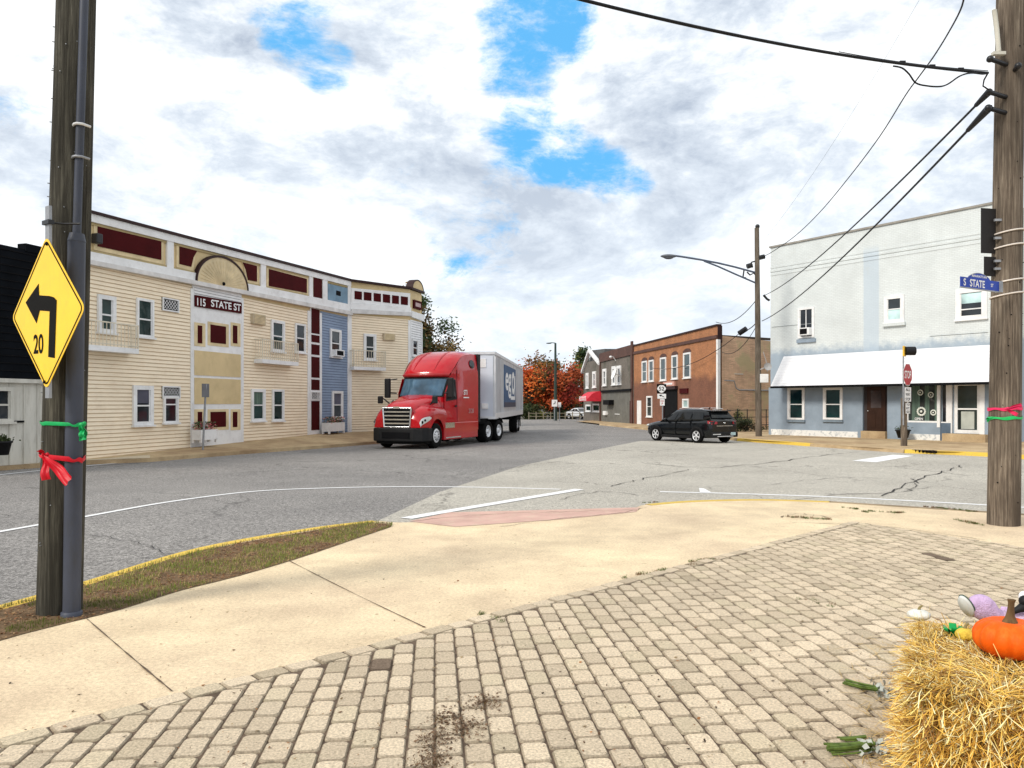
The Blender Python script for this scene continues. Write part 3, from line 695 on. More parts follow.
for _ in range(1500):
    px_, py_ = r3.uniform(-10, 1030), 500 + 270 * r3.random() ** 1.1; p = on_ground(px_, py_, flat0)
    if HA[0] * p.x + HA[1] * p.y > HA[2] and (not inside((p.x, p.y), slab) or inside((p.x, p.y), vp)): continue
    zz_ = .02 if (HA[0] * p.x + HA[1] * p.y < HA[2] and HB[0] * p.x + HB[1] * p.y < HB[2]) else .004
    if p.y > 11 or (zz_ < .01 and r3.random() < .55): continue
    litter(gt, p.x, p.y, zz_, r3.choice([.003, .004, .006, .010]) * r3.uniform(.7, 1.5), mul(r3.choice([(.16, .10, .06), (.30, .22, .12), (.08, .06, .04), (.35, .16, .06)]), r3.uniform(.6, 1.3)), r3)
o = obj('grit', gt, leaf_mat); tag(o, 'grit and crumbs of dry leaf scattered over the pavers and slab', 'grit'); o['kind'] = 'stuff'
o = obj('weeds', wd, leaf_mat); tag(o, 'small weeds and moss growing in the joints of the pavers and slabs', 'weeds'); o['kind'] = 'stuff'
# ------------------------------------------------------------------ buildings: shared bits
def window(F, par, x0, x1, yt, yb, trim=0.09, mt=white, g=glass, mid=0.5, sill=True, out=0.07, base=0.0, vert=False, px=True, name='window', blind=None, sillw=0.04):
    a, b, c, d = F.r(x0, x1, yt, yb) if px else (x0, x1, yt, yb)
    mb = MB(); o = out + base
    mb.box(a, a + trim, -o, -base, c, d); mb.box(b - trim, b, -o, -base, c, d)
    mb.box(a + trim, b - trim, -o, -base, d - trim, d); mb.box(a + trim, b - trim, -o, -base, c, c + trim * .8)
    ia, ib, ic, id_ = a + trim, b - trim, c + trim * .8, d - trim; t = min(.035, trim * .45); q = base + .025
    mb.box(ia, ia + t, -q - .012, -base, ic, id_); mb.box(ib - t, ib, -q - .012, -base, ic, id_)
    if mid: zm = ic + (id_ - ic) * mid; mb.box(ia + t, ib - t, -q - .02, -base, zm - t * .7, zm + t * .7)
    if vert: xm = (ia + ib) / 2; mb.box(xm - t * .6, xm + t * .6, -q - .018, -base - .001, ic, id_)
    if sill: mb.box(a - sillw, b + sillw, -o - .05, -base, c - .06, c - .001)
    w = obj(name, mb, mt, par, F.M)
    gb = MB(); gb.box(ia, ib, -base - .014, -base - .002, ic, id_); obj('pane', gb, g, w, F.M)
    if blind:
        bb = MB(); zb = id_ - (id_ - ic) * blind[0]; bb.box(ia + t, ib - t, -base - .018, -base - .0145, zb, id_); obj('blind', bb, blind[1], w, F.M)
    return w
def siding(mb, s0, s1, z0, z1, pitch=0.125, base=0.0, dep=0.022):
    z = z0
    while z < z1 - 1e-4:
        t = min(z + pitch, z1); o1 = base + dep; o2 = base + .004
        g = z + min(.022, pitch * .17)
        vs = [(s0, -o1, g), (s1, -o1, g), (s1, -o2, t), (s0, -o2, t), (s0, -base, z), (s1, -base, z), (s0, -base, t), (s1, -base, t), (s0, -o1 + .006, z), (s1, -o1 + .006, z)]
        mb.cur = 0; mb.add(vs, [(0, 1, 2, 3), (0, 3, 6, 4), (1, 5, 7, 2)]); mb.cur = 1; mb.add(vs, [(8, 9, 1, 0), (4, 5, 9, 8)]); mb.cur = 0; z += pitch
def lattice(F, par, x0, x1, yt, yb, label=None):
    a, b, c, d = F.r(x0, x1, yt, yb); bk = MB(); bk.box(a, b, -.05, -.02, c, d); v = obj('lattice_vent', bk, dark, par, F.M, label)
    mb = MB(); t = .045
    mb.box(a, a + t, -.08, -.05, c, d); mb.box(b - t, b, -.08, -.05, c, d); mb.box(a + t, b - t, -.08, -.05, c, c + t); mb.box(a + t, b - t, -.08, -.05, d - t, d)
    w, h = b - a, d - c; n = 6
    for sgn in (-1, 1):
        for k in range(-n, 2 * n):
            x = a + k * w / n; p, q = (x, c), (x + sgn * h, d)
            # clip the slat to the opening
            pts = []
            for i in range(13):
                u = i / 12; X = p[0] + (q[0] - p[0]) * u; Z = c + h * u
                if a + t <= X <= b - t and c + t <= Z <= d - t: pts.append((X, Z))
            if len(pts) > 1:
                (xa, za), (xb, zb) = pts[0], pts[-1]; hw = .013; y = -.062 if sgn > 0 else -.071
                mb.add([(xa - hw, y, za), (xa + hw, y, za), (xb + hw, y, zb), (xb - hw, y, zb)], [(0, 1, 2, 3)])
    obj('lattice', mb, white, v, F.M)
def balcony(F, par, x0, x1, yrail, yfloor, dep=.42):
    s0, zf = F.sz((x0), yfloor - 3, dep); s1 = F.sz(x1, yfloor, dep)[0]; zr = F.sz((x0 + x1) / 2, yrail, dep)[1]; zf = F.sz((x0 + x1) / 2, yfloor - 2.5, dep)[1]
    mb = MB(); mb.box(s0, s1, -dep, -.03, zf - .16, zf); b = obj('balcony', mb, white, par, F.M)
    rl = MB(); rail = lambda *a: rl.box(*a)
    rail(s0, s1, -dep, -dep + .035, zr - .035, zr); rail(s0, s1, -dep, -dep + .035, zf + .06, zf + .085)
    for s in (s0, s1 - .035): rail(s, s + .035, -dep + .035, -.03, zr - .035, zr); rail(s, s + .035, -dep + .035, -.03, zf + .06, zf + .085); rail(s, s + .035, -dep, -dep + .035, zf, zr)
    n = int((s1 - s0) / .14)
    for i in range(1, n): x = s0 + (s1 - s0) * i / n; rl.box(x - .008, x + .008, -dep + .01, -dep + .026, zf, zr - .03)
    for s in (s0 + .018, s1 - .018):
        for k in range(1, 4): y = -dep + k * dep / 4; rl.box(s - .008, s + .008, y - .008, y + .008, zf, zr - .03)
    obj('railing', rl, mat_rail, b, F.M); return b
mat_rail = mat('cream_rail', (0.70, 0.64, 0.52), 0.6)
def ac_unit(F, par, x0, x1, yt, yb, base=0.05, dep=.28, px=True):
    a, b, c, d = F.r(x0, x1, yt, yb) if px else (x0, x1, yt, yb); mb = MB(); mb.box(a, b, -base - dep, -base, c, d); u = obj('air_conditioner', mb, white, par, F.M, bev=.012)
    g = MB(); g.box(a + .05, b - .12, -base - dep - .006, -base - dep + .002, c + .05, d - .05); obj('grille', g, dark, u, F.M)

# ------------------------------------------------------------------ long two-storey building on the left
VPL = Vector(((745 - 512) / FOC, 1.0))
P92 = at(92, 458, 23.0); FL = Wall(P92.x, 23.0, VPL, P92.z)
hotel = thing('apartment_building', 'long cream clapboard building with maroon parapet panels and a narrow blue section', 'building', M=FL.M)
H = lambda n_, mb, mt, F=FL, lab=None, bev=0: obj(n_, mb, mt, hotel, F.M, lab, bev)
PL0 = 66
def s_of(x, F=FL): return F.sz(x, 403)[0]
corner = FL.sz(349, 403)[0]
# second wing, turned towards the camera, and its end
c0 = FL.M @ Vector((corner, 0, 0)); F2 = Wall(c0.x, c0.y, ((1280 - 512) / FOC, 1.0), FL.z0)
s2 = F2.sz(409.5, 403)[0]; c1 = F2.M @ Vector((s2, 0, 0)); F3 = Wall(c1.x, c1.y, ((740 - 512) / FOC, 1.0), FL.z0); s3 = F3.sz(421.6, 403)[0]
c3 = F3.M @ Vector((s3, 0, 0))
# one body for the whole plan
pl = [FL.M @ Vector((s_of(PL0), 0, 0)), c0, c1, c3, c3 + (F3.M.to_3x3() @ Vector((0, 9, 0))), FL.M @ Vector((s_of(PL0) + 11.5, 12, 0))]
ztopA, ztopB = FL.sz(92, 214)[1], FL.sz(349, 282)[1]
mb = MB(); lp = [FL.M.inverted() @ p for p in pl]
def roofz(i): return [FL.sz(92, 214)[1] - .1, F2.sz(350, 281.5)[1], F2.sz(409, 289.5)[1], F3.sz(421, 293.5)[1], 6.4, 5.2][i]
n = len(lp); mb.add([(p.x, p.y, -.6) for p in lp] + [(p.x, p.y, roofz(i)) for i, p in enumerate(lp)], [tuple(range(n))] + [(i, i + n, (i + 1) % n + n, (i + 1) % n)[::-1] for i in range(n)])
H('wall', mb, tan); 
mb = MB(); mb.add([(p.x, p.y, roofz(i) - .02) for i, p in enumerate(lp)], [tuple(range(n)), ]); H('roof', mb, roof_grey)
# siding fields
bandz = lambda x, F=FL: F.sz(x, {0: 0}.get(x, 0))[1]
ZB = FL.sz(150, 276.5)[1]      # underside of the cornice
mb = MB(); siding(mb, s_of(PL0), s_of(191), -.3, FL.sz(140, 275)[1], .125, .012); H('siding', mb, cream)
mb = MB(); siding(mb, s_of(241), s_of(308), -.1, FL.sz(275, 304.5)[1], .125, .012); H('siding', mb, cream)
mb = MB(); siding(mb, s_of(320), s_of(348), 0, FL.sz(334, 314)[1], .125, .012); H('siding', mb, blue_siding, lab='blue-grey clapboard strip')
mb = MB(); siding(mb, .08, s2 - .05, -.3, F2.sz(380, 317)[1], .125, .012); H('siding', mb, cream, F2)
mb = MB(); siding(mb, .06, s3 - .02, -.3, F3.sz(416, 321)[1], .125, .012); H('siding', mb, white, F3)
# corner boards
mb = MB()
for x0, x1 in ((189.6, 191.6), (240.6, 242.4), (306.8, 309.6), (318.8, 320.8)): a, b, c, d = FL.r(x0, x1, 280, 445); mb.box(a, b, -.06, -.012, -.3, FL.sz((x0 + x1) / 2, 270 + (x0 - 92) * .19)[1])
mb.box(corner - .22, corner - .01, -.06, -.012, -.2, 6.2); H('corner_board', mb, white)
mb = MB(); mb.box(.0, .12, -.06, -.012, -.2, 6.2); mb.box(s2 - .12, s2, -.06, -.012, -.2, 6.0); H('corner_board', mb, white, F2)
mb = MB(); mb.box(.0, .12, -.06, -.012, -.2, 6.0); mb.box(s3 - .12, s3, -.06, -.012, -.2, 6.0); H('corner_board', mb, white, F3)
# parapet: roof edge, top trim, tan field is the wall, white band, grey cornice
mb = MB(); FL.poly(mb, [(62, 203.8), (349.5, 279.3), (349.5, 281.5), (62, 206.6)], .16, -.2); H('roof_edge', mb, black_roof)
mb = MB(); FL.poly(mb, [(62, 206.8), (349.5, 281.7), (349.5, 286.5), (62, 215)], .10, .0); H('top_trim', mb, white)
mb = MB(); FL.poly(mb, [(62, 246.5), (349.5, 304.8), (349.5, 311.5), (62, 255.2)], .12, .0); H('band', mb, white)
mb = MB(); FL.poly(mb, [(62, 255.4), (349.5, 311.7), (349.5, 315.3), (62, 260)], .20, .0); H('cornice', mb, mat('cornice_grey_white', (.66, .64, .62), .6))
mb = MB(); FL.poly(mb, [(62, 215.2), (349.5, 286.7), (349.5, 288.2), (62, 218)], .045, .0); FL.poly(mb, [(62, 244), (349.5, 303.5), (349.5, 304.6), (62, 246.3)], .045, 0); H('panel_moulding', mb, tan_dark)
def yt_(x): return 215 + (x - 62) * (286.5 - 215) / 287.5
def yb_(x): return 246.6 + (x - 62) * (304.8 - 246.6) / 287.5
mb = MB()
for x0, x1 in ((165.6, 172), (259.5, 264.6), (308, 311.6), (321.4, 326.2), (346.6, 349.5)):
    FL.poly(mb, [(x0, yt_(x0)), (x1, yt_(x1)), (x1, yb_(x1)), (x0, yb_(x0))], .075, .0)
H('divider', mb, white)
lite = mat('light_tan_trim', (.68, .55, .33), .7)
def framed(F, pts, name='panel', mt=maroon, grow=.13, lab=None, frame=True):
    P = [F.sz(*p) for p in pts]; cx = sum(p[0] for p in P) / len(P); cz = sum(p[1] for p in P) / len(P)
    if frame:
        def g(p): return (p[0] + (grow if p[0] > cx else -grow), p[1] + (grow if p[1] > cz else -grow))
        fb = MB(); fb.prism_xz([g(p) for p in P], -.035, 0.0); f = H('panel_frame', fb, lite, F)
    else: f = hotel
    mb = MB(); mb.prism_xz(P, -.06, -.02); return obj(name, mb, mt, f, F.M)
for pts in ([(96.5, 226.5), (160, 241.5), (160, 260), (96.5, 246.3)], [(268, 269), (305.8, 279), (305.8, 293), (268, 286)], [(312.6, 277.6), (321, 279.3), (321, 300.2), (312.6, 298.6)]): framed(FL, pts)
framed(FL, [(178.4, 246.6), (196, 251), (192.2, 257.5), (190, 266.8), (178.4, 264)]); framed(FL, [(241.7, 262.4), (255.8, 266), (255.8, 281.7), (247, 280), (245, 270)])
f = framed(FL, [(327, 283.6), (346.6, 288.2), (346.6, 304), (327, 300.2)], mt=mat('blue_panel', (.17, .27, .36), .6), frame=False); f['label'] = 'blue-grey panel'
mb = MB(); FL.rect(mb, 335, 339.4, 291, 295.6, .075, .061); obj('square_vent', mb, dark, f, FL.M)
# fan ornament
cxf, czf = FL.sz(220, 283.5); rf = FL.sz(244, 290)[0] - cxf; rfz = FL.sz(220, 254.8)[1] - czf
arc = lambda r, q, a0=0, a1=PI, k=28: [(cxf + r * math.cos(a0 + (a1 - a0) * i / k), czf - .12 + q * math.sin(a0 + (a1 - a0) * i / k)) for i in range(k + 1)]
mb = MB(); mb.prism_xz(arc(rf, rfz - .02), -.15, -.02); fan = H('fan_ornament', mb, mat('fan_tan', (.66, .54, .34), .7))
mb = MB()
for i in range(1, 20):
    a = PI * i / 20; w = .035; ex, ez = cxf + (rf - .12) * math.cos(a), czf - .12 + (rfz - .16) * math.sin(a); nx, nz = -math.sin(a) * w, math.cos(a) * w
    mb.add([(cxf, -.160, czf - .12), (ex - nx * .6, -.152, ez - nz * .6), (ex, -.170, ez), (ex + nx * .6, -.152, ez + nz * .6)], [(0, 1, 2), (0, 2, 3)])
obj('fan_rib', mb, lite, fan, FL.M)
mb = MB(); A_, B_ = arc(rf, rfz - .02), arc(rf + .06, rfz + .06)
for i in range(28): mb.prism_xz([A_[i], A_[i + 1], B_[i + 1], B_[i]], -.18, -.02)
obj('arch_trim', mb, black_roof, fan, FL.M)
mb = MB(); mb.ball((cxf, -.16, czf - .02), .07, seg=10, rg=6); obj('rosette', mb, dark, fan, FL.M)
# centre bay
mb = MB(); a, b = s_of(191.6), s_of(240.6); mb.box(a, b, -.05, -.005, -.25, FL.sz(216, 289)[1]); bay = H('entrance_bay', mb, white)
siding_top = MB(); siding(siding_top, a + .06, b - .06, FL.sz(216, 298)[1], FL.sz(216, 290)[1], .10, .051); obj('siding', siding_top, white, bay, FL.M)
mb = MB(); FL.poly(mb, [(193, 295), (239.6, 303), (239.6, 313.6), (193, 306.4)], .10, .051); sg = obj('building_sign', mb, maroon, bay, FL.M)
q0, q1 = FL.sz(193, 301), FL.sz(239.6, 308)
import math as _m
tl_ = math.atan2(FL.sz(239.6, 308.3)[1] - FL.sz(193, 300.6)[1], FL.sz(239.6, 308)[0] - FL.sz(193, 301)[0])
for (body, xa, xb, yc) in (('115', 194.6, 203.0, 301.6), ('STATE ST', 208.5, 238.4, 305.6)):
    pa, pb = FL.sz(xa, yc), FL.sz(xb, yc)
    lettering(body, (pa[0] + pb[0]) / 2, -.112, pa[1] if body == '115' else (pa[1] + pb[1]) / 2, .27, sign_white, bay, FL.M, width=pb[0] - pa[0], tilt=tl_)
for (yt, yb) in ((323, 346.3), (409.2, 430)):
    for x0, x1, m0, m1 in ((193, 204, 196.2, 200.6), (206.4, 227.4, 209, 224.4), (229.5, 239.2, 231.4, 235.8)):
        mb = MB(); FL.rect(mb, x0, x1, yt, yb, .062, .051); p = obj('panel_surround', mb, lite, bay, FL.M)
        mb = MB(); FL.rect(mb, m0, m1, yt + 2.6, yb - 3.0, .075, .062); obj('panel', mb, maroon, p, FL.M)
for (yt, yb) in ((352.4, 376.2), (378.6, 404)):
    mb = MB(); FL.rect(mb, 193, 239.4, yt, yb, .066, .051); obj('tan_panel', mb, tan, bay, FL.M)
# windows and vents of the long wall
gl = [glass, glass_green]
window(FL, hotel, 96, 114, 295.5, 332.5, .13, g=glass_green, base=.03, mid=.48)
window(FL, hotel, 135, 152, 299, 337, .08, g=glass_green, base=.03, mid=.46)
window(FL, hotel, 131.4, 151.6, 385.5, 425, .14, base=.03, blind=(.42, mat('grey_blind', (.09, .09, .12), .8)))
window(FL, hotel, 162, 176.6, 396, 422.6, .07, base=.03, mid=.72)
window(FL, hotel, 269.8, 283.2, 320.5, 351.5, .12, g=glass_green, base=.03); window(FL, hotel, 294, 304.4, 323.8, 352.6, .08, base=.03)
window(FL, hotel, 250, 263.8, 389, 420.8, .12, g=glass_green, base=.03, blind=(.45, curtain)); window(FL, hotel, 271, 282.6, 389.5, 420.6, .09, base=.03, g=glass_green)
w_ = window(FL, hotel, 329, 339.8, 329.5, 357, .11, base=.03); ac_unit(FL, w_, 330.3, 338.6, 350, 356.6)
window(FL, hotel, 331, 341.6, 391, 418.4, .12, base=.03, blind=(.5, mat('mauve_blind', (.12, .12, .16), .8)))
for a_ in ((161, 177.6, 298.5, 311.6), (161, 178.8, 386.2, 398.8), (309.8, 319, 391.5, 399.6)): lattice(FL, hotel, *a_)
def beige_vent(F, x0, x1, yt, yb):
    a, b, c, d = F.r(x0, x1, yt, yb); mb = MB(); mb.box(a, b, -.16, -.03, c, d); v = H('wall_vent', mb, beige_box, F)
    g = MB(); k = 7
    for i in range(k): z = c + .04 + (d - c - .08) * i / (k - 1); g.box(a + .05, b - .05, -.175, -.161, z - .012, z + .012)
    obj('louvre', g, lite, v, F.M)
beige_vent(FL, 250, 262.4, 314.5, 324.5); beige_vent(F2, 382.2, 393.4, 333.6, 340.4)
for a_ in ((FL, 76, 139, 321.5, 348.6), (FL, 262.5, 298.6, 341, 363)): balcony(a_[0], hotel, *a_[1:])
balcony(F2, hotel, 354, 386, 350.5, 369.5)
# maroon column
mb = MB(); a, b = s_of(309.6), s_of(318.8); mb.box(a, b, -.05, -.005, -.05, FL.sz(314, 306)[1]); colm = H('panel_column', mb, white)
for yt, yb in ((309, 333.6), (335.2, 342.4), (344.6, 354.8), (357, 377.6), (379.6, 390), (401, 430)):
    mb = MB(); FL.rect(mb, 310.3, 318.4, yt, yb, .065, .051); obj('panel', mb, maroon, colm, FL.M)
# wing 2
mb = MB(); F2.poly(mb, [(349.5, 279.3), (409.6, 287.3), (409.6, 289.2), (349.5, 281.5)], .16, -.2); obj('roof_edge', mb, black_roof, hotel, F2.M)
mb = MB(); F2.poly(mb, [(350.5, 288), (409.4, 293.4), (409.4, 307.6), (350.5, 303)], .07, 0); pb = H('panel_band', mb, white, F2)
for i, (x0, x1) in enumerate(((353.7, 361), (363, 370.6), (372.8, 380), (382, 389.2), (391.2, 398), (400, 407))):
    y0 = 291.4 + i * 1.07; mb = MB(); F2.rect(mb, x0, x1, y0, y0 + 8.2, .085, .071); obj('panel', mb, maroon, pb, F2.M)
mb = MB(); F2.poly(mb, [(349.5, 303.2), (409.8, 307.8), (409.8, 312.6), (349.5, 309)], .13, 0); H('band', mb, white, F2)
mb = MB(); F2.poly(mb, [(349.5, 309.1), (409.8, 312.7), (409.8, 316.2), (349.5, 313.6)], .2, 0); H('cornice', mb, mat('cornice_grey', (.6, .59, .58), .6), F2)
window(F2, hotel, 363, 375.4, 334, 360, .13, g=glass, base=.03)
# end wing
mb = MB(); F3.poly(mb, [(409.8, 287.3), (422, 291.8), (422, 293.6), (409.8, 289.2)], .16, -.2); obj('roof_edge', mb, black_roof, hotel, F3.M)
mb = MB(); F3.poly(mb, [(409.8, 311), (422, 315), (422, 321.5), (409.8, 317)], .14, 0); H('band', mb, white, F3)
p0, p1 = F3.sz(411, 289), F3.sz(421.5, 292); cxx = (p0[0] + p1[0]) / 2; rr = (p1[0] - p0[0]) / 2
mb = MB(); top = F3.sz(416.4, 281)[1]; pz = p1[1]
mb.prism_xz([(cxx + rr * math.cos(PI * i / 16), pz + (top - pz) * math.sin(PI * i / 16)) for i in range(17)], -.10, .25); ar = H('arch_gable', mb, tan, F3)
mb = MB()
for i in range(16):
    P_ = [(cxx + (rr + e) * math.cos(PI * (i + k) / 16), pz + (top - pz + e) * math.sin(PI * (i + k) / 16)) for k, e in ((0, 0), (1, 0), (1, .06), (0, .06))]
    mb.prism_xz(P_, -.12, .27)
obj('arch_trim', mb, black_roof, ar, F3.M)
mb = MB(); F3.rect(mb, 412.6, 420, 300.8, 309.2, .10, 0); sp = H('plaque', mb, maroon, F3); mb = MB(); F3.rect(mb, 413.8, 418.8, 303.2, 307, .115, .101); obj('plaque_face', mb, mat('mauve', (.5, .36, .36), .7), sp, F3.M)
window(F3, hotel, 411, 417, 339.5, 356, .09, base=.03)
# floodlight near the pole
mb = MB(); a, z = FL.sz(92, 238); mb.box(a - .1, a + .12, -.3, -.06, z - .18, z + .12); H('floodlight', mb, black_metal, bev=.03)

# ------------------------------------------------------------------ black-sided building further left
shop = thing('black_sided_building', 'low building with black siding above old white boards at the left edge', 'building', M=FL.M)
def S(n_, mb, mt, lab=None): return obj(n_, mb, mt, shop, FL.M, lab)
sa, sb = s_of(-150), s_of(PL0) - .03
mb = MB(); zt = FL.sz(13, 246.5)[1]; sm_ = FL.sz(26, 300)[0]
mb.box(sa, sb, .05, 5, -.7, FL.sz(13, 249)[1] - .02); S('wall', mb, dark)
mb = MB(); siding(mb, sa, sm_, FL.sz(13, 378.6)[1], zt, .2, -.05, .03); siding(mb, sm_, sb, FL.sz(13, 378.6)[1], FL.sz(32, 244.5)[1], .2, -.05, .03); mb.box(sm_, sb, -.0, .3, zt - .05, FL.sz(32, 244.5)[1]); S('siding', mb, black_siding)
mb = MB(); mb.box(sa, sb, -.12, .05, FL.sz(20, 383)[1], FL.sz(20, 379)[1]); S('trim', mb, board_white)
mb = MB(); z0, z1 = -.7, FL.sz(20, 383)[1]; x = sa
mb.box(sa, sb, .0, .049, z0, z1)
while x < sb: mb.box(x, x + .04, -.025, .0, z0, z1 - .01); x += .42
S('board_wall', mb, board_white)
window(FL, shop, -22, 12, 387, 422, .1, mt=board_white, base=.0); window(FL, shop, -110, -70, 380, 428, .1, mt=board_white)
mb = MB(); FL.rect(mb, -60, 23, 421.5, 423.5, .05, .0); S('ledge', mb, dark)

# left pavement
mb = MB()
front = [(-260, 492), (-120, 478), (0, 466), (85, 460.5), (150, 458), (240, 451), (320, 445.5), (373, 441.5), (430, 437)]
fp = [on_ground(x, y, road_z, .12) for x, y in front]
bp = []
for (x, y) in front:
    if x <= 349: s_, z_ = FL.sz(x, 458 - (x - 92) * .108); p = FL.M @ Vector((s_, .02, z_))
    else: p = F2.M @ Vector((F2.sz(x, 403)[0], .02, .22))
    bp.append(p)
for i in range(len(fp) - 1):
    a, b, c, d = fp[i], fp[i + 1], bp[i + 1], bp[i]
    k = (d - a) * 0.5
    mb.add([a, b, c, d], [(0, 1, 2, 3)]); mb.add([a, b, (b.x, b.y, b.z - .3), (a.x, a.y, a.z - .3)], [(3, 2, 1, 0)])
struct('pavement', mb, concrete_far)
mb = MB()
for i in range(2, 4): 
    a, b = fp[i], fp[i + 1]; c, d = b.lerp(bp[i + 1], .45), a.lerp(bp[i], .45); mb.add([(v[0], v[1], v[2] + .005) for v in (a, b, c, d)], [(0, 1, 2, 3)])
struct('driveway_apron', mb, concrete_far if False else mat_concrete('pale_apron', (.5, .42, .3), (.62, .53, .38)))

def flowers(mb_l, mb_f, s0, s1, y0, y1, z, h, cols, n, r, F):
    for _ in range(n):
        p = F.M @ Vector((r.uniform(s0, s1), r.uniform(y0, y1), z + r.uniform(0, h))); a = Vector((r.gauss(0, 1), r.gauss(0, 1), r.gauss(0, 1))).normalized(); b = a.orthogonal().normalized(); s = .045
        t = mb_f if r.random() < .4 else mb_l; c = mul(r.choice(cols) if t is mb_f else (.05, .09, .03), r.uniform(.6, 1.4))
        t.add([p - a * s, p + b * s * .6, p + a * s, p - b * s * .6], [(0, 1, 2, 3)], c, False)
def planter(x0, x1, yt, yb, label, cols, seed, F=FL):
    a, b, c, d = F.r(x0, x1, yt, yb, .45); t = thing('planter_box', label, 'planter', M=F.M @ Matrix.Translation(((a + b) / 2, -.4, c)), group='planter boxes along the long building')
    L = (b - a) / 2; h = d - c; mb = MB()
    for (X0, X1, Y0, Y1) in ((-L, L, -.2, -.17), (-L, L, .17, .2), (-L, -L + .03, -.17, .17), (L - .03, L, -.17, .17)): mb.box(X0, X1, Y0, Y1, h * .22, h)
    mb.box(-L + .03, L - .03, -.17, .17, h * .75, h * .85)
    for x in (-L + .05, L - .05):
        for y in (-.16, .16): mb.box(x - .04, x + .04, y - .04, y + .04, 0, h * .3)
    obj('box', mb, white, t)
    la, lb = MB(), MB(); r = random.Random(seed); flowers(la, lb, -L, L, -.2, .2, h * .9, .32, cols, 420, r, Wall(0, 0, (1, 0), 0))
    Mi = WM[t.name]; obj('leaves', la, leaf_mat, t); obj('flowers', lb, leaf_mat, t); return t
planter(197.5, 214.5, 429.5, 442.5, 'white planter box with pink flowers under the maroon panels beside the sign post', [(.55, .12, .15), (.6, .3, .3)], 1)
planter(326.5, 342, 422.5, 433.5, 'white planter box with peach flowers below the lower window of the blue wall', [(.8, .45, .3), (.6, .2, .2)], 2)
# black flowerpot by the old boards
def pot(name, label, p, r, h, M=None):
    t = thing(name, label, 'flowerpot', (p.x, p.y, p.z)); mb = MB(); mb.lathe([(0, 0), (r * .62, 0), (r * .9, h * .85), (r, h * .86), (r, h), (r * .86, h), (r * .84, h * .8), (0, h * .8)], 18); obj('tub', mb, black_plastic, t)
    lf = MB(); rr_ = random.Random(int(p.y * 10)); 
    for _ in range(160):
        q = Vector((rr_.gauss(0, r * .4), rr_.gauss(0, r * .4), h + abs(rr_.gauss(0, .07)))); a = Vector((rr_.gauss(0, 1), rr_.gauss(0, 1), rr_.gauss(0, 1))).normalized() * .04; b = a.orthogonal().normalized() * .025
        lf.add([q - a, q + b, q + a, q - b], [(0, 1, 2, 3)], mul((.06, .08, .03), rr_.uniform(.5, 1.6)), False)
    obj('plant', lf, leaf_mat, t); return t
a, z = FL.sz(2, 455, .5); p = FL.M @ Vector((a, -.5, z)); pot('flowerpot', 'black plastic flowerpot standing by the old white board wall', p, .24, .36)
# parking sign post in front of the long building
b0 = on_ground(202.6, 451.5, road_z, .13); t = thing('sign_post', 'grey post with a small sign seen edge on in front of the cream building', 'sign post', b0)
tp = at(206, 384, b0.y); dx = tp.x - b0.x; h = tp.z - b0.z
mb = MB(); mb.tube([(0, 0, -.1), (dx, 0, h)], .035, 6); obj('post', mb, grey_metal, t)
mb = MB(); Mx = WM[t.name] @ Matrix.Translation((dx, -.04, h - .22)) @ Matrix.Rotation(R(62), 4, 'Z'); mb.box(-.15, .15, -.006, .006, -.23, .23); obj('sign_plate', mb, mat('sign_back', (.16, .16, .17), .5, .3), t, Mx)

# ------------------------------------------------------------------ corner building on the right
uR = Vector((552 / FOC, -1.0)).normalized(); PR = at(770.5, 434, 42.0); FR = Wall(PR.x, 42.0, uR, PR.z)
STREAK = FR.sz(870, 300)[0]
painted = mat_painted()
cb_ = thing('corner_building', 'two-storey painted brick building with a long white shingled awning', 'building', M=FR.M)
def C_(n_, mb, mt, par=None, lab=None, bev=0): return obj(n_, mb, mt, par or cb_, FR.M, lab, bev)
sE = FR.sz(1006, 403)[0]; zt0, zt1 = FR.sz(771, 248)[1], FR.sz(988, 205)[1]; zt = (zt0 + zt1) / 2
mb = MB(); mb.prism_xz([(0, -.6), (sE, -.6), (sE, zt1), (0, zt0)], 0, 16); C_('wall', mb, painted)
mb = MB(); mb.prism_xz([(-.05, zt0), (sE + .05, zt1), (sE + .05, zt1 + .09), (-.05, zt0 + .09)], -.07, .35); C_('coping', mb, mat('coping_tile', (.30, .28, .25), .8))
mb = MB(); mb.box(.4, sE - .4, .4, 15.6, zt1 - .6, zt1 - .5); C_('roof', mb, roof_grey)
# corbelled courses and the moulding line
mb = MB(); k = 0
for yA, yB in ((268, 231.5), (271.6, 236), (275.3, 240.6)):
    (a, za), (b, zb) = FR.sz(771, yA), FR.sz(988, yB); z = (za + zb) / 2; mb.box(0, sE, -.02 - .01 * k, .0, z - .05, z + .05); k = (k + 1) % 2
C_('corbel_course', mb, painted)
mb = MB()
for yA, yB in ((276.5, 242), (330, 326)):
    (a, za), (b, zb) = FR.sz(771, yA), FR.sz(988, yB)
a, z = FR.sz(930, 336); a2, z2 = FR.sz(988, 328); mb.box(a, a2, -.02, 0, z - .02, z); a, z = FR.sz(772, 327); a2 = FR.sz(812, 320)[0]; mb.box(a, a2, -.02, 0, z - .02, z); C_('string_line', mb, mat('line_grey', (.3, .32, .32), .8))
w1 = window(FR, cb_, 798.4, 814.6, 307.5, 338, .11, g=glass, mid=.0, vert=True, sill=False); ac_unit(FR, w1, 802.6, 812.6, 328, 335.4, .02, .3)
mb = MB(); a, b, c, d = FR.r(797.5, 816, 339, 342.5); mb.box(a, b, -.1, 0, c, d); C_('sill', mb, blue_wall)
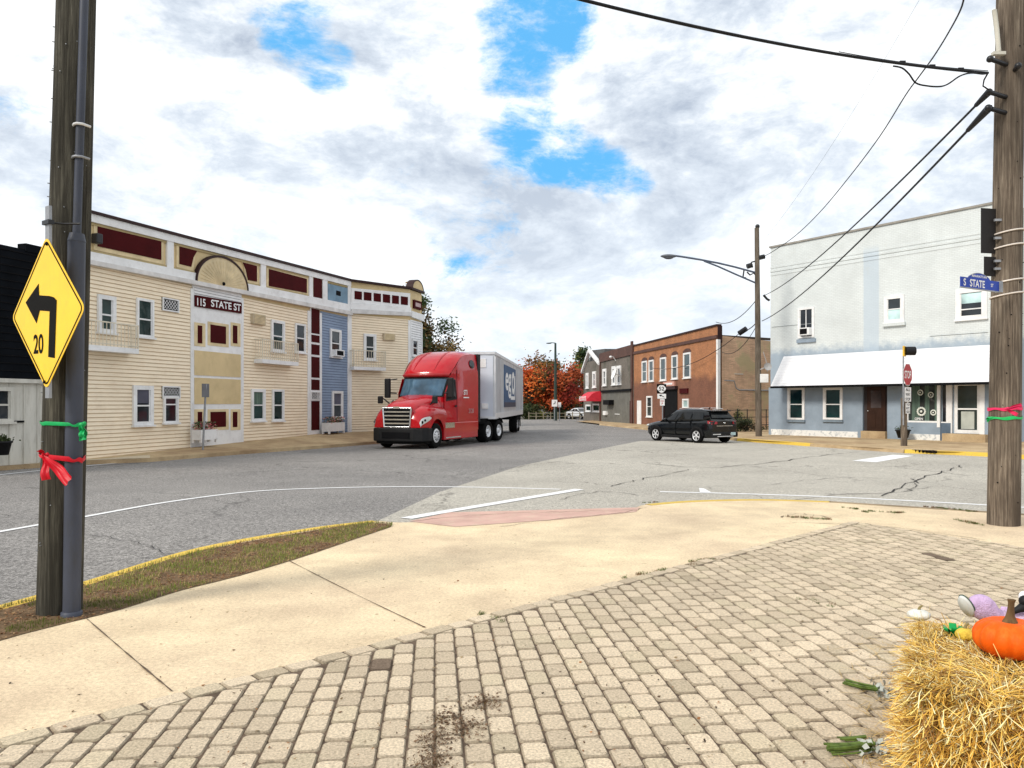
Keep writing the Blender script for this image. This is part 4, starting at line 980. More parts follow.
window(FR, cb_, 884.6, 904.6, 295.5, 322, .16, g=glass_sky, mid=.5, blind=None); mb = MB(); FR.rect(mb, 888.4, 900.6, 299, 309.5, .022, .0145); C_('pane', mb, glass)
mb = MB(); a, b, c, d = FR.r(883.5, 906, 323, 326); mb.box(a, b, -.14, 0, c, d); C_('sill', mb, painted)
w3 = window(FR, cb_, 956, 987.5, 288, 319, .2, g=glass, mid=.28); mb = MB(); FR.rect(mb, 961, 983, 293, 303, .022, .0145); obj('blind', mb, glass_sky, w3, FR.M)
# awning: sloped shingles, soffit, ends
dA = 1.15
tA0, tA1 = FR.sz(784, 357), FR.sz(989, 344.2); bA0, bA1 = FR.sz(770.5, 386.8, dA), FR.sz(989, 381.6, dA); ztop, zbot = (tA0[1] + tA1[1]) / 2, (bA0[1] + bA1[1]) / 2
L0, L1, T0 = bA0[0], sE + .3, tA0[0]
print('AWNING', ztop, zbot, L0, T0)
rows = 11; mb = MB()
for i in range(rows):
    u0, u1 = i / rows, (i + 1) / rows
    def pt(u, o=0): return L0 + (T0 - L0) * u, -(dA + (0.02 - dA) * u) - o, zbot + (ztop - zbot) * u
    x0, y0, z0 = pt(u0, .014); x1, y1, z1 = pt(u1, .0); xb, yb, zb = pt(u0, -.01)
    mb.add([(x0, y0, z0), (L1, y0, z0), (L1, y1, z1), (x1, y1, z1), (xb, yb, zb), (L1, yb, zb)], [(0, 1, 2, 3), (4, 5, 1, 0)])
mb.add([(L0, -dA, zbot), (T0, -.02, ztop), (L0 + .3, 0, zbot)], [(0, 2, 1)])
aw = C_('awning', mb, mat('white_shingle', (.74, .74, .76), .5, var=.04, scale=2))
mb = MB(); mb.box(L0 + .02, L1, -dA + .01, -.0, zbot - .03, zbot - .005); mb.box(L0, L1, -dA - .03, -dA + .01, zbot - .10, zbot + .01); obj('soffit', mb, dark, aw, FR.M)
# ground floor: thick blue-grey piers leaving the door and shop openings
zg = -.0; zh = zbot - .03; th = .16
def pier(x0, x1, z0=None, z1=None, nm='ground_floor_wall', mt=None):
    a, b = FR.sz(x0, 403)[0], FR.sz(x1, 403)[0]; mb = MB(); mb.box(a, b, -th, -.001, -.5 if z0 is None else z0, zh if z1 is None else z1); return C_(nm, mb, mt or blue_wall)
pier(770.5, 864.4); pier(889, 908.6); bz = FR.sz(925, 422.5)[1]; pier(908.7, 942, None, bz); pier(982.5, 1006)
mb = MB(); a, b = FR.sz(773, 403)[0], FR.sz(859.5, 403)[0]; mb.box(a, b, -th - .02, -th + .01, -.15, FR.sz(800, 429.8)[1]); C_('white_base', mb, chipped_white)
mb = MB(); a, b = FR.sz(909, 403)[0], FR.sz(942, 403)[0]; mb.box(a, b, -th - .02, -th + .01, -.3, FR.sz(925, 434)[1]); C_('white_base', mb, chipped_white)
for x0, x1 in ((789.8, 806.8), (825.4, 844.8)):
    window(FR, cb_, x0, x1, 387.6, 419.6, .12, g=glass_green, base=th, mid=.48, sill=False)
    mb = MB(); a, b, c, d = FR.r(x0 - .5, x1 + .5, 420, 422); mb.box(a, b, -th - .1, -th, c, d); C_('sill', mb, mat('sill_blue', (.2, .25, .3), .7))
# panelled door
a, b, c, d = FR.r(868, 886.5, 386, 431.5); brown = mat('door_brown', (.035, .016, .010), .4); mb = MB(); mb.box(FR.sz(864.6, 403)[0], FR.sz(888.8, 403)[0], -.04, -.002, -.3, zh); C_('door_surround', mb, mat('surround', (.05, .04, .04), .7))
mb = MB(); mb.box(a, b, -.10, -.041, c, d); dr = C_('door', mb, brown, bev=.01)
w, h = b - a, d - c; mb = MB(); mb.box(a + .22 * w, b - .22 * w, -.108, -.101, c + h * .52, d - h * .1); obj('door_glass', mb, mat_glass('door_glass', (.06, .05, .05)), dr, FR.M)
mb = MB()
for q in (.18, .56): mb.box(a + q * w - .02, a + (q + .28) * w, -.115, -.101, c + h * .08, c + h * .42)
obj('door_panel', mb, brown, dr, FR.M); mb = MB(); mb.ball((a + .08 * w, -.13, c + h * .45), .035, seg=8, rg=6); obj('handle', mb, chrome, dr, FR.M)
mb = MB(); a, b, c, d = FR.r(864.6, 889, 431, 436); mb.box(a, b, -.35, -th - .001, c - .2, d); C_('step', mb, concrete_far)
for i_, ch in enumerate('140'):
    a, z = FR.sz(873 + i_ * 3.0, 383, dA); 
lettering('1403', FR.sz(872, 384, dA)[0] , -dA - .034, zbot - .045, .10, sign_black, aw, FR.M, name='house_number')
# shop window
a, b, c, d = FR.r(908.8, 941.8, 384, 422)
mb = MB(); t = .05; mb.box(a, b, -th, -th + .08, bz, bz + t + .03); mb.box(a, a + t, -th, -th + .08, bz + t, zh); mb.box(b - .13, b, -th - .02, -th + .08, bz - .2, zh); sw = C_('shop_window', mb, white)
mb = MB(); mb.box(a + t, b - .13, -.09, -.08, bz + t, zh); shg = mat_glass('shop_glass', (.022, .03, .028), wav=.05); obj('pane', mb, shg, sw, FR.M)
mb = MB(); zz = [.22, .27, .72, .78, .46]; 
orn = mat('ornament_white', (.7, .72, .66), .7)
for (px, py, r_) in ((920.5, 392.5, .11), (931, 394.8, .11), (921.5, 411.5, .17), (933.5, 412.6, .11)):
    s_, z_ = FR.sz(px, py, .1)
    mb = MB()
    for k in range(14): aa = 2 * PI * k / 14; mb.ball((s_ + math.cos(aa) * r_, -.12, z_ + math.sin(aa) * r_), (r_ * .3, .02, r_ * .3), seg=6, rg=4)
    mb.ball((s_, -.13, z_), (r_ * .35, .02, r_ * .35), seg=8, rg=5); obj('wreath', mb, orn, sw, FR.M)
mb = MB()
for px in (914, 917.5, 927, 937): s_ = FR.sz(px, 403, .1)[0]; mb.box(s_ - .1, s_ + .1, -.097, -.091, bz + t, zh)
obj('curtain', mb, curtain, sw, FR.M)
lettering('OPEN', FR.sz(919, 418.5, .1)[0], -.12, FR.sz(919, 418.8, .1)[1], .11, sign_white, sw, FR.M)
# corner entry
mb = MB(); a, b = FR.sz(942.2, 403)[0], FR.sz(952, 403)[0]; mb.box(a, b, -th + .03, -.001, -.2, bz); C_('ground_floor_wall', mb, mat('bulkhead_blue', (.10, .14, .19), .7))
mb = MB(); mb.box(a + .05, b - .2, -.07, -.06, bz, zh); C_('side_light', mb, glass); mb = MB(); mb.box(b - .2, b + .05, -.12, -.001, -.1, zh); mb.box(a, b - .2, -.12, -.05, bz - .001, bz + .05); mb.box(FR.sz(981.5, 403)[0], FR.sz(986.5, 403)[0], -.19, -.001, -.1, zh); C_('jamb', mb, white)
a, b, c, d = FR.r(955.5, 981.5, 384, 433.5); d = zh; t = .13; mb = MB()
mb.box(a, a + t, -.11, -.03, c, d); mb.box(b - t, b, -.11, -.03, c, d); mb.box(a + t, b - t, -.11, -.03, c, c + .16); mb.box(a + t, b - t, -.11, -.03, d - .08, d); zm = FR.sz(968, 409)[1]; mb.box(a + t, b - t, -.11, -.03, zm - .035, zm + .035)
gd = C_('glass_door', mb, white); mb = MB(); mb.box(a + t, b - t, -.06, -.05, c + .16, d - .08); obj('pane', mb, shg, gd, FR.M)
mb = MB(); s0, z0 = FR.sz(962, 429), FR.sz(962, 411.5, .1); q = FR.r(961.8, 975, 411.5, 429); mb.box(q[0], q[1], -.068, -.061, q[2], q[3]); po = obj('poster', mb, mat('poster_grey', (.42, .44, .40), .8), gd, FR.M)
mb = MB(); mb.box(a - .3, b + .4, -.6, -.191, -.35, c - .01); C_('step', mb, concrete_far)
# pavement in front of it
mb = MB()
kpx = [(600, 423.8), (650, 428.6), (700, 433.5), (738, 438.5), (811, 443.6), (905, 449.8), (989, 453.2), (1120, 462), (1500, 485)]
kp = [on_ground(x, y, road_z, .12) for x, y in kpx]
outer = [(p.x, p.y) for p in kp]; kk = smooth_line(outer, 4)
back = [(90, 30), (90, 60), (25, 110), (on_ground(575, 422, road_z)[0], on_ground(575, 422.2, road_z)[1])]
sheet(mb, kk + back, road_z, .12); struct('far_pavement', mb, concrete_far)
mb = MB()
def kerb2(a, b, mt):
    pts = smooth_line([outer[i] for i in range(a, b + 1)], 6); mb = MB(); n = len(pts); rings = []
    for i, p in enumerate(pts):
        t = (Vector(pts[min(i + 1, n - 1)]) - Vector(pts[max(i - 1, 0)])).normalized(); nn = Vector((t.y, -t.x)); q = Vector(p); o = q + nn * .04; k = q - nn * .22; z = road_z(q.y) + .12
        rings.append([Vector((k.x, k.y, z - .04)), Vector((k.x, k.y, z + .008)), Vector((o.x, o.y, z + .008)), Vector((o.x + nn.x * .03, o.y + nn.y * .03, z - .125))])
    mb.loft(rings, closed=False, cap=False, smooth=False); struct('kerb', mb, mt)
kerb2(0, 3, concrete_far); kerb2(3, 4, yellow_kerb); kerb2(4, 5, concrete_far); kerb2(5, 8, yellow_kerb)
# storm drain slots in the yellow kerb
mb = MB()
for i in range(6):
    p = on_ground(915 + i * 3.6, 450.6 + i * .15, road_z, .1); mb.box(p.x - .06, p.x + .06, p.y - .15, p.y + .1, p.z - .05, p.z + .035)
solo('storm_drain', mb, dark, 'dark slotted storm drain inlet in the yellow kerb by the stop sign', 'drain')
a, z = FR.sz(903, 438, .75); p = FR.M @ Vector((a, -.75, z)); pot('flowerpot', 'black plastic tub of plants behind the stop sign post beside the shop window', p, .34, .38)
# ------------------------------------------------------------------ brick row beyond the crossing
uO = Vector(((403 - 512) / FOC, 1.0)).normalized()
PO = at(717.5, 431.5, 50.0); FO = Wall(PO.x, 50.0, -uO, PO.z)      # s runs negative going away (left in the picture)
br_ = thing('orange_brick_building', 'orange brick two-storey building with a pale brick side wall', 'building', M=FO.M)
def B_(n_, mb, mt, par=None, F=None, lab=None): return obj(n_, mb, mt, par or br_, (F or FO).M, lab)
sL = FO.sz(634, 403)[0]; sR = 0.0
zA, zB = FO.sz(634.5, 346)[1], FO.sz(717, 325.8)[1]
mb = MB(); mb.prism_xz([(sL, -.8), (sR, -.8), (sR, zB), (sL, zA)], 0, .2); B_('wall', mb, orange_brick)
uS = Vector(((1800 - 512) / FOC, 1.0)).normalized(); PS = FO.M @ Vector((0, 0, 0)); FS = Wall(PS.x, PS.y, uS, FO.z0)
sideL = FS.sz(790, 403)[0]; z1s = FS.sz(722, 337.5)[1]; z2s = FS.sz(772, 342)[1]
pA = FO.M @ Vector((sL, .45, 0)); pB = FO.M @ Vector((0, .3, 0)); pC = FS.M @ Vector((sideL, 0, 0)); pD = pA + (pC - pB)
inv = FO.M.inverted(); q = [inv @ p for p in (pA, pB, pC, pD)]; hz_ = [z1s + .1, z1s + .1, z2s, z2s]
mb = MB(); mb.add([(p.x, p.y, -.8) for p in q] + [(p.x, p.y, h) for p, h in zip(q, hz_)], [(0, 1, 5, 4), (1, 2, 6, 5), (2, 3, 7, 6), (3, 0, 4, 7), (4, 5, 6, 7)]); B_('side_wall', mb, tan_brick, lab='pale brick side wall')
mb = MB(); mb.box(.3, sideL, -.06, .25, z1s + .02, z1s + .16); B_('coping', mb, mat('dark_coping', (.06, .045, .035), .8), F=FS)
mb = MB(); mb.prism_xz([(sL - .02, zA), (sR + .06, zB), (sR + .06, zB + .10), (sL - .02, zA + .10)], -.10, .25); mb.prism_xz([(sR + .001, zB - 1.1), (sR + .06, zB - 1.1), (sR + .06, zB), (sR + .001, zB)], .0, .3); B_('coping', mb, black_roof)
(a, za), (b, zb) = FO.sz(635, 353), FO.sz(716, 337)
mb = MB(); mb.prism_xz([(sL, za - .1), (sR, zb - .1), (sR, zb + .12), (sL, za + .12)], -.09, 0); B_('cornice_course', mb, dark_brick)
for x0, x1, yt, yb in ((642.3, 647.3, 361, 382), (649.2, 654, 360, 381.4), (660.6, 666.4, 357.4, 380.5), (672.2, 678, 355.2, 379), (683.8, 691, 352.6, 378)):
    window(FO, br_, x0, x1, yt, yb, .13, g=glass_green, sillw=.06); a, b, c, d = FO.r(x0, x1, yt, yb)
    mb = MB(); xm = (a + b) / 2; w = (b - a) / 2 + .06; mb.prism_xz([(xm + w * math.cos(PI * i / 10), d + .02 + .28 * math.sin(PI * i / 10)) for i in range(11)], -.05, 0); B_('window_arch', mb, dark_brick)
window(FO, br_, 647, 652.4, 396, 416.8, .13, g=glass, sillw=.06)
window(FO, br_, 683, 689, 398.8, 408, .12, g=glass_sky, mid=0, sill=False)
mb = MB(); a, b, c, d = FO.r(637.6, 641.4, 400.6, 425); mb.box(a, b, -.06, -.0, c, d); dw = B_('door', mb, white)
mb = MB(); a, b, c, d = FO.r(664, 677.6, 386.5, 428); mb.box(a, b, -.05, 0, c, d); en = B_('entrance', mb, dark); mb = MB(); FO.rect(mb, 663.6, 678, 386.4, 389.5, .25, 0); FO.rect(mb, 663.6, 665, 389.5, 428, .1, .051); obj('lintel', mb, black_roof, en, FO.M)
mb = MB(); FO.rect(mb, 664.5, 675.4, 381.6, 386.2, .12, .0); nm = B_('name_board', mb, mat('board_pink', (.6, .32, .26), .6))
mb = MB(); FO.rect(mb, 666, 673.8, 383, 384.8, .135, .121); obj('board_stripe', mb, sign_white, nm, FO.M)
mb = MB(); FO.rect(mb, 680.6, 688.6, 388.4, 393.4, .1, .0); B_('notice_board', mb, maroon)
# white downpipe on the corner
mb = MB(); a, b, c, d = FS.r(717.2, 719.4, 336.5, 426); mb.box(-.12, .12, -.14, -.0, -.2, zB - .9); mb.box(.42, .66, -.10, 0, -.2, z1s); B_('downpipe', mb, white, F=FS)
# side wall window, pipework, railing
window(FS, br_, 733.8, 741.4, 349.2, 373.6, .12, mt=board_white, g=glass)
mb = MB(); y = -.08
mb.tube([(FS.sz(723, 380)[0], y, FS.sz(723, 380.5)[1]), (FS.sz(733, 381)[0], y, FS.sz(733, 381)[1]), (FS.sz(735, 388)[0], y, FS.sz(735, 388)[1]), (FS.sz(738, 390)[0], y, FS.sz(738, 390)[1]), (FS.sz(770, 390)[0], y, FS.sz(770, 390.5)[1])], .05, 6); B_('pipe', mb, grey_metal, F=FS)
# railing and bushes by the side wall
g0 = on_ground(726, 431, road_z, .12); t = thing('yard_railing', 'dark metal railing in front of the pale brick side wall', 'railing', g0)
d_ = Vector((uS.x, uS.y, 0)) ; mb = MB(); Lr = 5.2
for i in range(7): p = d_ * (Lr * i / 6) ; mb.tube([p + Vector((0, -.35, -.1)), p + Vector((0, -.35, 1.35))], .03, 6)
obj('post', mb, black_metal, t); mb = MB()
for z in (.35, .85, 1.3): mb.tube([Vector((0, -.35, z)), d_ * Lr + Vector((0, -.35, z))], .025, 6)
obj('rail', mb, black_metal, t)
def bush(label, c, rx, ry, rz, n, cols, seed, size=.06, name='bush', cat='bush', group=None):
    r = random.Random(seed); t = thing(name, label, cat, c, group=group); mb = MB(); st = MB()
    for k in range(7):
        a = r.uniform(0, 2 * PI); e = Vector((math.cos(a) * rx * .6, math.sin(a) * ry * .6, rz * r.uniform(.8, 1.5))); st.tube([(0, 0, -.05), e * .5 + Vector((0, 0, .1)), e], [.02, .014, .006], 5)
    cl = [Vector((r.gauss(0, .42) * rx, r.gauss(0, .42) * ry, rz * r.uniform(.25, 1.65))) for _ in range(14)]
    for _ in range(n):
        q = r.choice(cl); p = q + Vector((r.gauss(0, .22) * rx, r.gauss(0, .22) * ry, r.gauss(0, .22) * rz))
        if p.z < .02: p.z = .05
        a = Vector((r.gauss(0, 1), r.gauss(0, 1), r.gauss(0, .7))).normalized(); b = a.orthogonal().normalized(); s = size * r.uniform(.6, 1.4)
        mb.add([p - a * s, p + b * s * .55, p + a * s, p - b * s * .55], [(0, 1, 2, 3)], mul(r.choice(cols), r.uniform(.5, 1.5)), False)
    obj('leaves', mb, leaf_mat, t); obj('stem', st, bark, t); return t
bush('scraggly dark green bush against the pale brick side wall', on_ground(729, 429.5, road_z, .12), .7, .5, .95, 1600, [(.05, .07, .02), (.08, .09, .03)], 4, .06)
bush('low dark bush at the foot of the street light pole yard', on_ground(745, 431.5, road_z, .12), 1.1, .5, .4, 1400, [(.03, .045, .015), (.06, .06, .03)], 5, .06)

# grey-brown brick pair
gb_ = thing('grey_brick_building', 'grey-brown brick building with a red awning and dark parapet next to the orange one', 'building', M=FO.M)
def G_(n_, mb, mt, par=None, lab=None): return obj(n_, mb, mt, par or gb_, FO.M, lab)
s1, s2_, s3_ = FO.sz(583.6, 403)[0], FO.sz(600.8, 403)[0], FO.sz(633.8, 403)[0] - .02
z_l = FO.sz(592, 361)[1]; zA_, zB_ = FO.sz(601, 353.5)[1], FO.sz(633, 344.5)[1]
mb = MB(); mb.box(s1, s2_, 0, 11, -.8, z_l); mb2 = MB(); mb.prism_xz([(s2_, -.8), (s3_, -.8), (s3_, zB_ - .9), (s2_, zA_ - .9)], 0.001, 11); G_('wall', mb, grey_brick)
mb = MB(); mb.prism_xz([(s2_, zA_ - .9), (s3_, zB_ - .9), (s3_, zB_), (s2_, zA_)], -.12, .5); G_('parapet', mb, dark_brick)
mb = MB(); xm = (s1 + s2_) / 2; zp = FO.sz(589.6, 350)[1]; mb.prism_xz([(s1 - .3, z_l - .5), (s1 + (s2_ - s1) * .34, zp), (s2_ + .0, zp - .2), (s2_, z_l - .3)], .4, 9); G_('roof', mb, roof_grey)
mb = MB(); gx = s1 + (s2_ - s1) * .40
for (xa, za, xb, zb__) in ((s1 - .3, z_l - .9, gx, zp + .05), (gx, zp + .05, s2_ - .1, z_l - .35)): mb.prism_xz([(xa, za - .28), (xb, zb__ - .28), (xb, zb__), (xa, za)], -.25, .1)
G_('gable_trim', mb, white)
if 0: mb = MB(); mb.prism_xz([(s1 - .3, z_l - .65), (s1 + (s2_ - s1) * .34, zp + .1), (s1 + (s2_ - s1) * .52, z_l - .1), (s1 + (s2_ - s1) * .34, zp - .6), (s1 - .1, z_l - .9)], -.25, .39); mb.prism_xz([(s1 + (s2_ - s1) * .52, z_l - .3), (s2_, z_l + .25), (s2_, z_l + .6), (s1 + (s2_ - s1) * .52, z_l)], -.25, .3); G_('gable_trim', mb, white)
mb = MB(); mb.box(s2_ - .2, s2_ + .05, -.12, -.001, -.3, FO.sz(600, 354)[1]); mb.box(s3_ - .55, s3_ - .1, -.14, -.002, -.3, zB_ + .3); G_('pier', mb, dark_brick)
for x0, x1, yt, yb in ((586.4, 588.8, 373, 388.4), (593, 596.2, 371.4, 387.6), (603.2, 606.6, 368.8, 385.8), (612.4, 616.2, 366.2, 385), (617.4, 621.4, 365.6, 384.6)): window(FO, gb_, x0, x1, yt, yb, .28, g=glass, sillw=.1, out=.1)
for x0, x1, yt, yb in ((586, 591.4, 404.6, 411.6), (593, 600, 403.6, 411.8), (606, 609, 403, 412.8), (616, 620.6, 403.2, 413.8)): window(FO, gb_, x0, x1, yt, yb, .18, g=glass_green, mid=.0, sillw=.06)
mb = MB(); FO.rect(mb, 602.8, 633, 391.6, 425, .09, .001); ss = G_('shop_front', mb, mat('grey_shopfront', (.15, .145, .13), .75, scale=1.2, dirt=(.07, .08, .05), dirt_amt=.5))
mb = MB(); FO.rect(mb, 602.8, 633, 389.6, 391.8, .25, .001); G_('fascia', mb, dark)
mb = MB(); FO.rect(mb, 631, 633.4, 400.8, 425, .13, .091); obj('door', mb, maroon, ss, FO.M)
mb = MB(); FO.rect(mb, 608.8, 614.8, 400, 404.8, .6, .091); obj('small_awning', mb, dark, ss, FO.M)
mb = MB(); FO.rect(mb, 605.6, 608.4, 411, 415, .3, .091); obj('notice', mb, sign_white, ss, FO.M)
# red awning: curved canvas
a0, a1 = FO.sz(577.8, 396, 1.6)[0], FO.sz(600.4, 396, .1)[0]; zt_, zb_ = FO.sz(590, 391.4, .6)[1], FO.sz(590, 401.2, 1.5)[1]
mb = MB(); prof = [(-.02, zt_), (-.5, zt_ - .05), (-1.0, zt_ - .3), (-1.35, zt_ - .7), (-1.5, zb_ + .25), (-1.5, zb_)]
mb.loft([[Vector((x, y, z)) for (y, z) in prof] for x in (a0, a1)], closed=False, cap=False); mb.prism_yz(prof + [(-.02, zb_)], a0, a0 + .03); mb.prism_yz(prof + [(-.02, zb_)], a1 - .03, a1); ra = G_('awning', mb, awning_red, lab='red canvas awning with white lettering')
lettering('ROXXI\'S', (a0 + a1) / 2, -1.53, zb_ + .3, .5, sign_white, ra, FO.M, width=(a1 - a0) * .8)
# vine stains and a round white dish on the wall
mb = MB(); s_, z_ = FO.sz(621, 373.6); mb.lathe([(0, 0), (.35, .05), (.6, .18), (.62, .2)], 14, Matrix.Translation((s_, -.5, z_)) @ Matrix.Rotation(R(70), 4, 'X')); mb.tube([(s_, 0, z_ - .3), (s_, -.5, z_)], .04, 6); G_('satellite_dish', mb, white)
mb = MB(); s_, z_ = FO.sz(616, 357.6); mb.tube([(s_, 0, z_ - .3), (s_, -.3, z_ + .1), (s_ + .1, -.5, z_ + .1)], .05, 6); mb.ball((s_ + .1, -.55, z_ + .05), (.16, .16, .12), seg=8, rg=6); G_('wall_lamp', mb, white)

# ------------------------------------------------------------------ poles, signs, wires
def pole_mesh(mb, p0, p1, r0, r1, seg=20, k=26, seed=1):
    p0, p1 = Vector(p0), Vector(p1); rings = []
    for i in range(k + 1):
        t = i / k; c = p0.lerp(p1, t); r = r0 + (r1 - r0) * t; rg = []
        for j in range(seg):
            a = 2 * PI * j / seg; rr = r * (1 + .035 * mnoise.noise(Vector((math.cos(a) * 1.5, math.sin(a) * 1.5, c.z * .35 + seed))) + .02 * mnoise.noise(Vector((math.cos(a) * 5, math.sin(a) * 5, c.z * .3 + seed))))
            rg.append(c + Vector((math.cos(a) * rr, math.sin(a) * rr, 0)))
        rings.append(rg)
    mb.loft(rings)
# left pole
LB = on_ground(56.8, 612, flat0); LB = Vector((LB.x, LB.y + .02, 0)); topx = at(75.5, 0, LB.y).x; lean = (topx - LB.x) / (at(0, 0, LB.y).z)
LT = Vector((lean * 9.5, 0, 9.5))
lp_ = thing('utility_pole', 'weathered wooden pole with a grey conduit standing in the verge at the left', 'utility pole', LB, group=None)
mb = MB(); pole_mesh(mb, (0, 0, -.3), LT, .158, .118, 26, 40, 3); obj('pole', mb, pole_dark, lp_)
mb = MB(); cz = .18
def cpt(z, o=0.0):
    d = (.177 - .011 * z) if z < 2.75 else .130; rr_ = (.158 - .0042 * z) + (.062 if z < 2.75 else .032); return Vector((lean * z + d, -math.sqrt(rr_ * rr_ - d * d), z))
zj = EYE + (HY - 240) / FOC * (LB.y - cz)
mb.tube([cpt(-.02), cpt(.15), cpt(zj)], .061, 16); mb.tube([cpt(zj), cpt(zj + .06)], [.064, .05], 16); mb.tube([cpt(zj + .03), cpt(5.2), cpt(9.2)], .030, 14); mb.tube([cpt(-.02), cpt(.03), cpt(.04)], [.074, .074, .062], 16); obj('conduit', mb, conduit_grey, lp_)
for py, r_, nm in ():
    z = EYE + (HY - py) / FOC * LB.y; mb = MB(); c = Vector((lean * z, 0, z)); pts = []
    for i in range(25):
        a = 2 * PI * i / 24; ca, sa = math.cos(a), math.sin(a); x, y = c.x + ca * (r_ + .004), sa * (r_ + .004)
        if sa < -.2: y = min(y, -cz - .06) if abs(x - cpt(z).x) < .08 else y
        pts.append((x, y, z))
    mb.tube(pts, .006 if nm == 0 else .012, 6, cap=False); obj('strap', mb, grey_metal, lp_)
mb = MB()
rr = random.Random(2)
for _ in range(60):
    z = rr.uniform(.4, 4.5); a = rr.uniform(PI, 2 * PI); r_ = .158 - z * .0042; p = Vector((lean * z + math.cos(a) * r_, math.sin(a) * r_, z)); d = Vector((math.cos(a), math.sin(a), 0)); mb.tube([p - d * .01, p + d * .006], .004, 5)
o = obj('staple', mb, grey_metal, lp_); 
for py in (121, 154):
    z = EYE + (HY - py) / FOC * 5.7; q = cpt(z); mb = MB(); mb.tube([(q.x - .07, q.y + .03, z), (q.x - .03, q.y - .03, z), (q.x, q.y - .045, z), (q.x + .035, q.y - .03, z), (q.x + .06, q.y + .03, z)], .010, 6); obj('strap', mb, grey_metal if py > 130 else mat('bright_strap', (.6, .6, .6), .4), lp_)
# diamond warning sign on its own steel strap post
yaw = R(-34.9); SC = at(46.8, 313, 5.6); hd = .56
t = thing('warning_sign', 'yellow diamond sign with a black left turn arrow and 20', 'road sign', M=Matrix.Translation((SC.x, SC.y, SC.z)) @ Matrix.Rotation(yaw, 4, 'Z'))
def dia(h, r_=.05, k=5):
    out = []
    for i in range(4):
        a = PI / 2 * i; c = Vector((math.cos(a), math.sin(a))) * (h - r_ * 1.414)
        for j in range(k + 1): b = a - PI / 4 + PI / 2 * j / k; out.append((c.x + math.cos(b) * r_, c.y + math.sin(b) * r_))
    return out
mb = MB(); mb.prism_xz(dia(hd), -.003, .0); obj('sign_plate', mb, sign_yellow, t)
mb = MB(); o_, i_ = dia(hd - .022, .045), dia(hd - .040, .035); n = len(o_)
mb.add([(x, -.0045, z) for x, z in o_] + [(x, -.0045, z) for x, z in i_], [(i, (i + 1) % n, n + (i + 1) % n, n + i) for i in range(n)]); obj('border', mb, sign_black, t)
FD = Wall(SC.x, SC.y, (math.cos(yaw), math.sin(yaw)), SC.z)
mb = MB(); P = [FD.sz(*p) for p in [(55.4, 358.2), (48.8, 357), (50.2, 311.4), (40.5, 310.6), (37.2, 323.6), (26.2, 302.6), (39.4, 283.5), (39.8, 295.3), (50, 296), (54.6, 297.3), (57.4, 300.3)]]
from mathutils.geometry import tessellate_polygon as tess
tr = tess([[Vector((p[0], p[1], 0)) for p in P]]); mb.add([(p[0], -.0048, p[1]) for p in P], [tuple(x) for x in tr]); obj('arrow', mb, sign_black, t)
a, z = FD.sz(39, 344); lettering('20', a, -.0048, z, .145, sign_black, t, width=.155)
mb = MB()
for px, py in ((47.5, 244), (45.3, 382)): a, z = FD.sz(px, py); mb.lathe([(0, -.012), (.012, -.009), (.013, 0)], 10, Matrix.Translation((a, -.003, z)) @ Matrix.Rotation(PI / 2, 4, 'X') @ Matrix.Diagonal((1, 1, -1, 1)))
obj('bolt', mb, sign_black, t)
mb = MB(); mb.box(-.03, .03, .002, .022, -.62, .78); obj('mounting_bar', mb, grey_metal, t)
mb = MB(); mb.tube([(0, .02, .66), (.06, .10, .66), (.16, .16, .66)], .008, 6); mb.box(-.05, .05, -.012, .03, .645, .675); obj('bracket', mb, black_metal, t)
# tied ribbons
def hull_path(circles, n=40):       # outline around circles (cx, cy, r): a taut ribbon
    out = []; c0 = Vector((circles[0][0], circles[0][1]))
    for i in range(n):
        a = 2 * PI * i / n; d = Vector((math.cos(a), math.sin(a))); best = max(((Vector((c[0], c[1])) - c0).dot(d) + c[2], c) for c in circles)[1]
        out.append((best[0] + d.x * best[2], best[1] + d.y * best[2]))
    return out + [out[0]]
def ribbon(label, circles, z, col, wid, tilt, ends, knot):
    r_ = random.Random(int(z * 100)); mb = MB(); P = hull_path(circles); n = len(P); rows = []
    cx_ = circles[0][0]
    for i, (x, y) in enumerate(P):
        zc = z + tilt * (x - cx_) + .006 * math.sin(i * .9); w = wid * (.8 + .25 * math.sin(i * .7 + z * 5)); rows.append([Vector((x, y, zc - w / 2)), Vector((x, y - .004, zc)), Vector((x, y, zc + w / 2))])
    mb.loft(rows, closed=False, cap=False)
    for (p, q, w0_, w1_, k) in ends:      # hanging ends: gathered at the knot, wide and rippled below
        p, q = Vector(p), Vector(q); d = q - p; s_ = d.cross(Vector((0, 1, 0))).normalized(); rows = []
        for i in range(11):
            u = i / 10; c = p + d * u + Vector((0, -.012 * math.sin(u * 7 + k), 0)); w = w0_ + (w1_ - w0_) * min(1, u * 1.6); rows.append([c + s_ * (w * (j / 6 - .5)) + Vector((0, -.014 * math.sin(j * 1.9 + k + u * 2), 0)) for j in range(7)])
        mb.loft(rows, closed=False, cap=False)
    mb.ball(tuple(knot), (.024, .016, .020), seg=10, rg=7); mb.ball((knot[0] + .02, knot[1] - .005, knot[2] + .012), (.016, .012, .014), seg=8, rg=6)
    tag(obj('ribbon', mb, mat('ribbon_cloth', col, .4, var=.2, scale=14)), label, 'ribbon', 'ribbons tied around the poles')
def circ(z): return [(LB.x + lean * z, LB.y, .162 - .0042 * z), (LB.x + cpt(z).x, LB.y + cpt(z).y, .067)]
zz = EYE + (HY - 424) / FOC * 5.66; k_ = at(82, 425, 5.52)
ribbon('bright green ribbon tied around the left pole', circ(zz), zz, (.01, .36, .10), .028, -.05, [(k_, at(84.5, 440, 5.5), .02, .06, 1), (k_, at(82, 437, 5.49), .02, .05, 2.4)], k_)
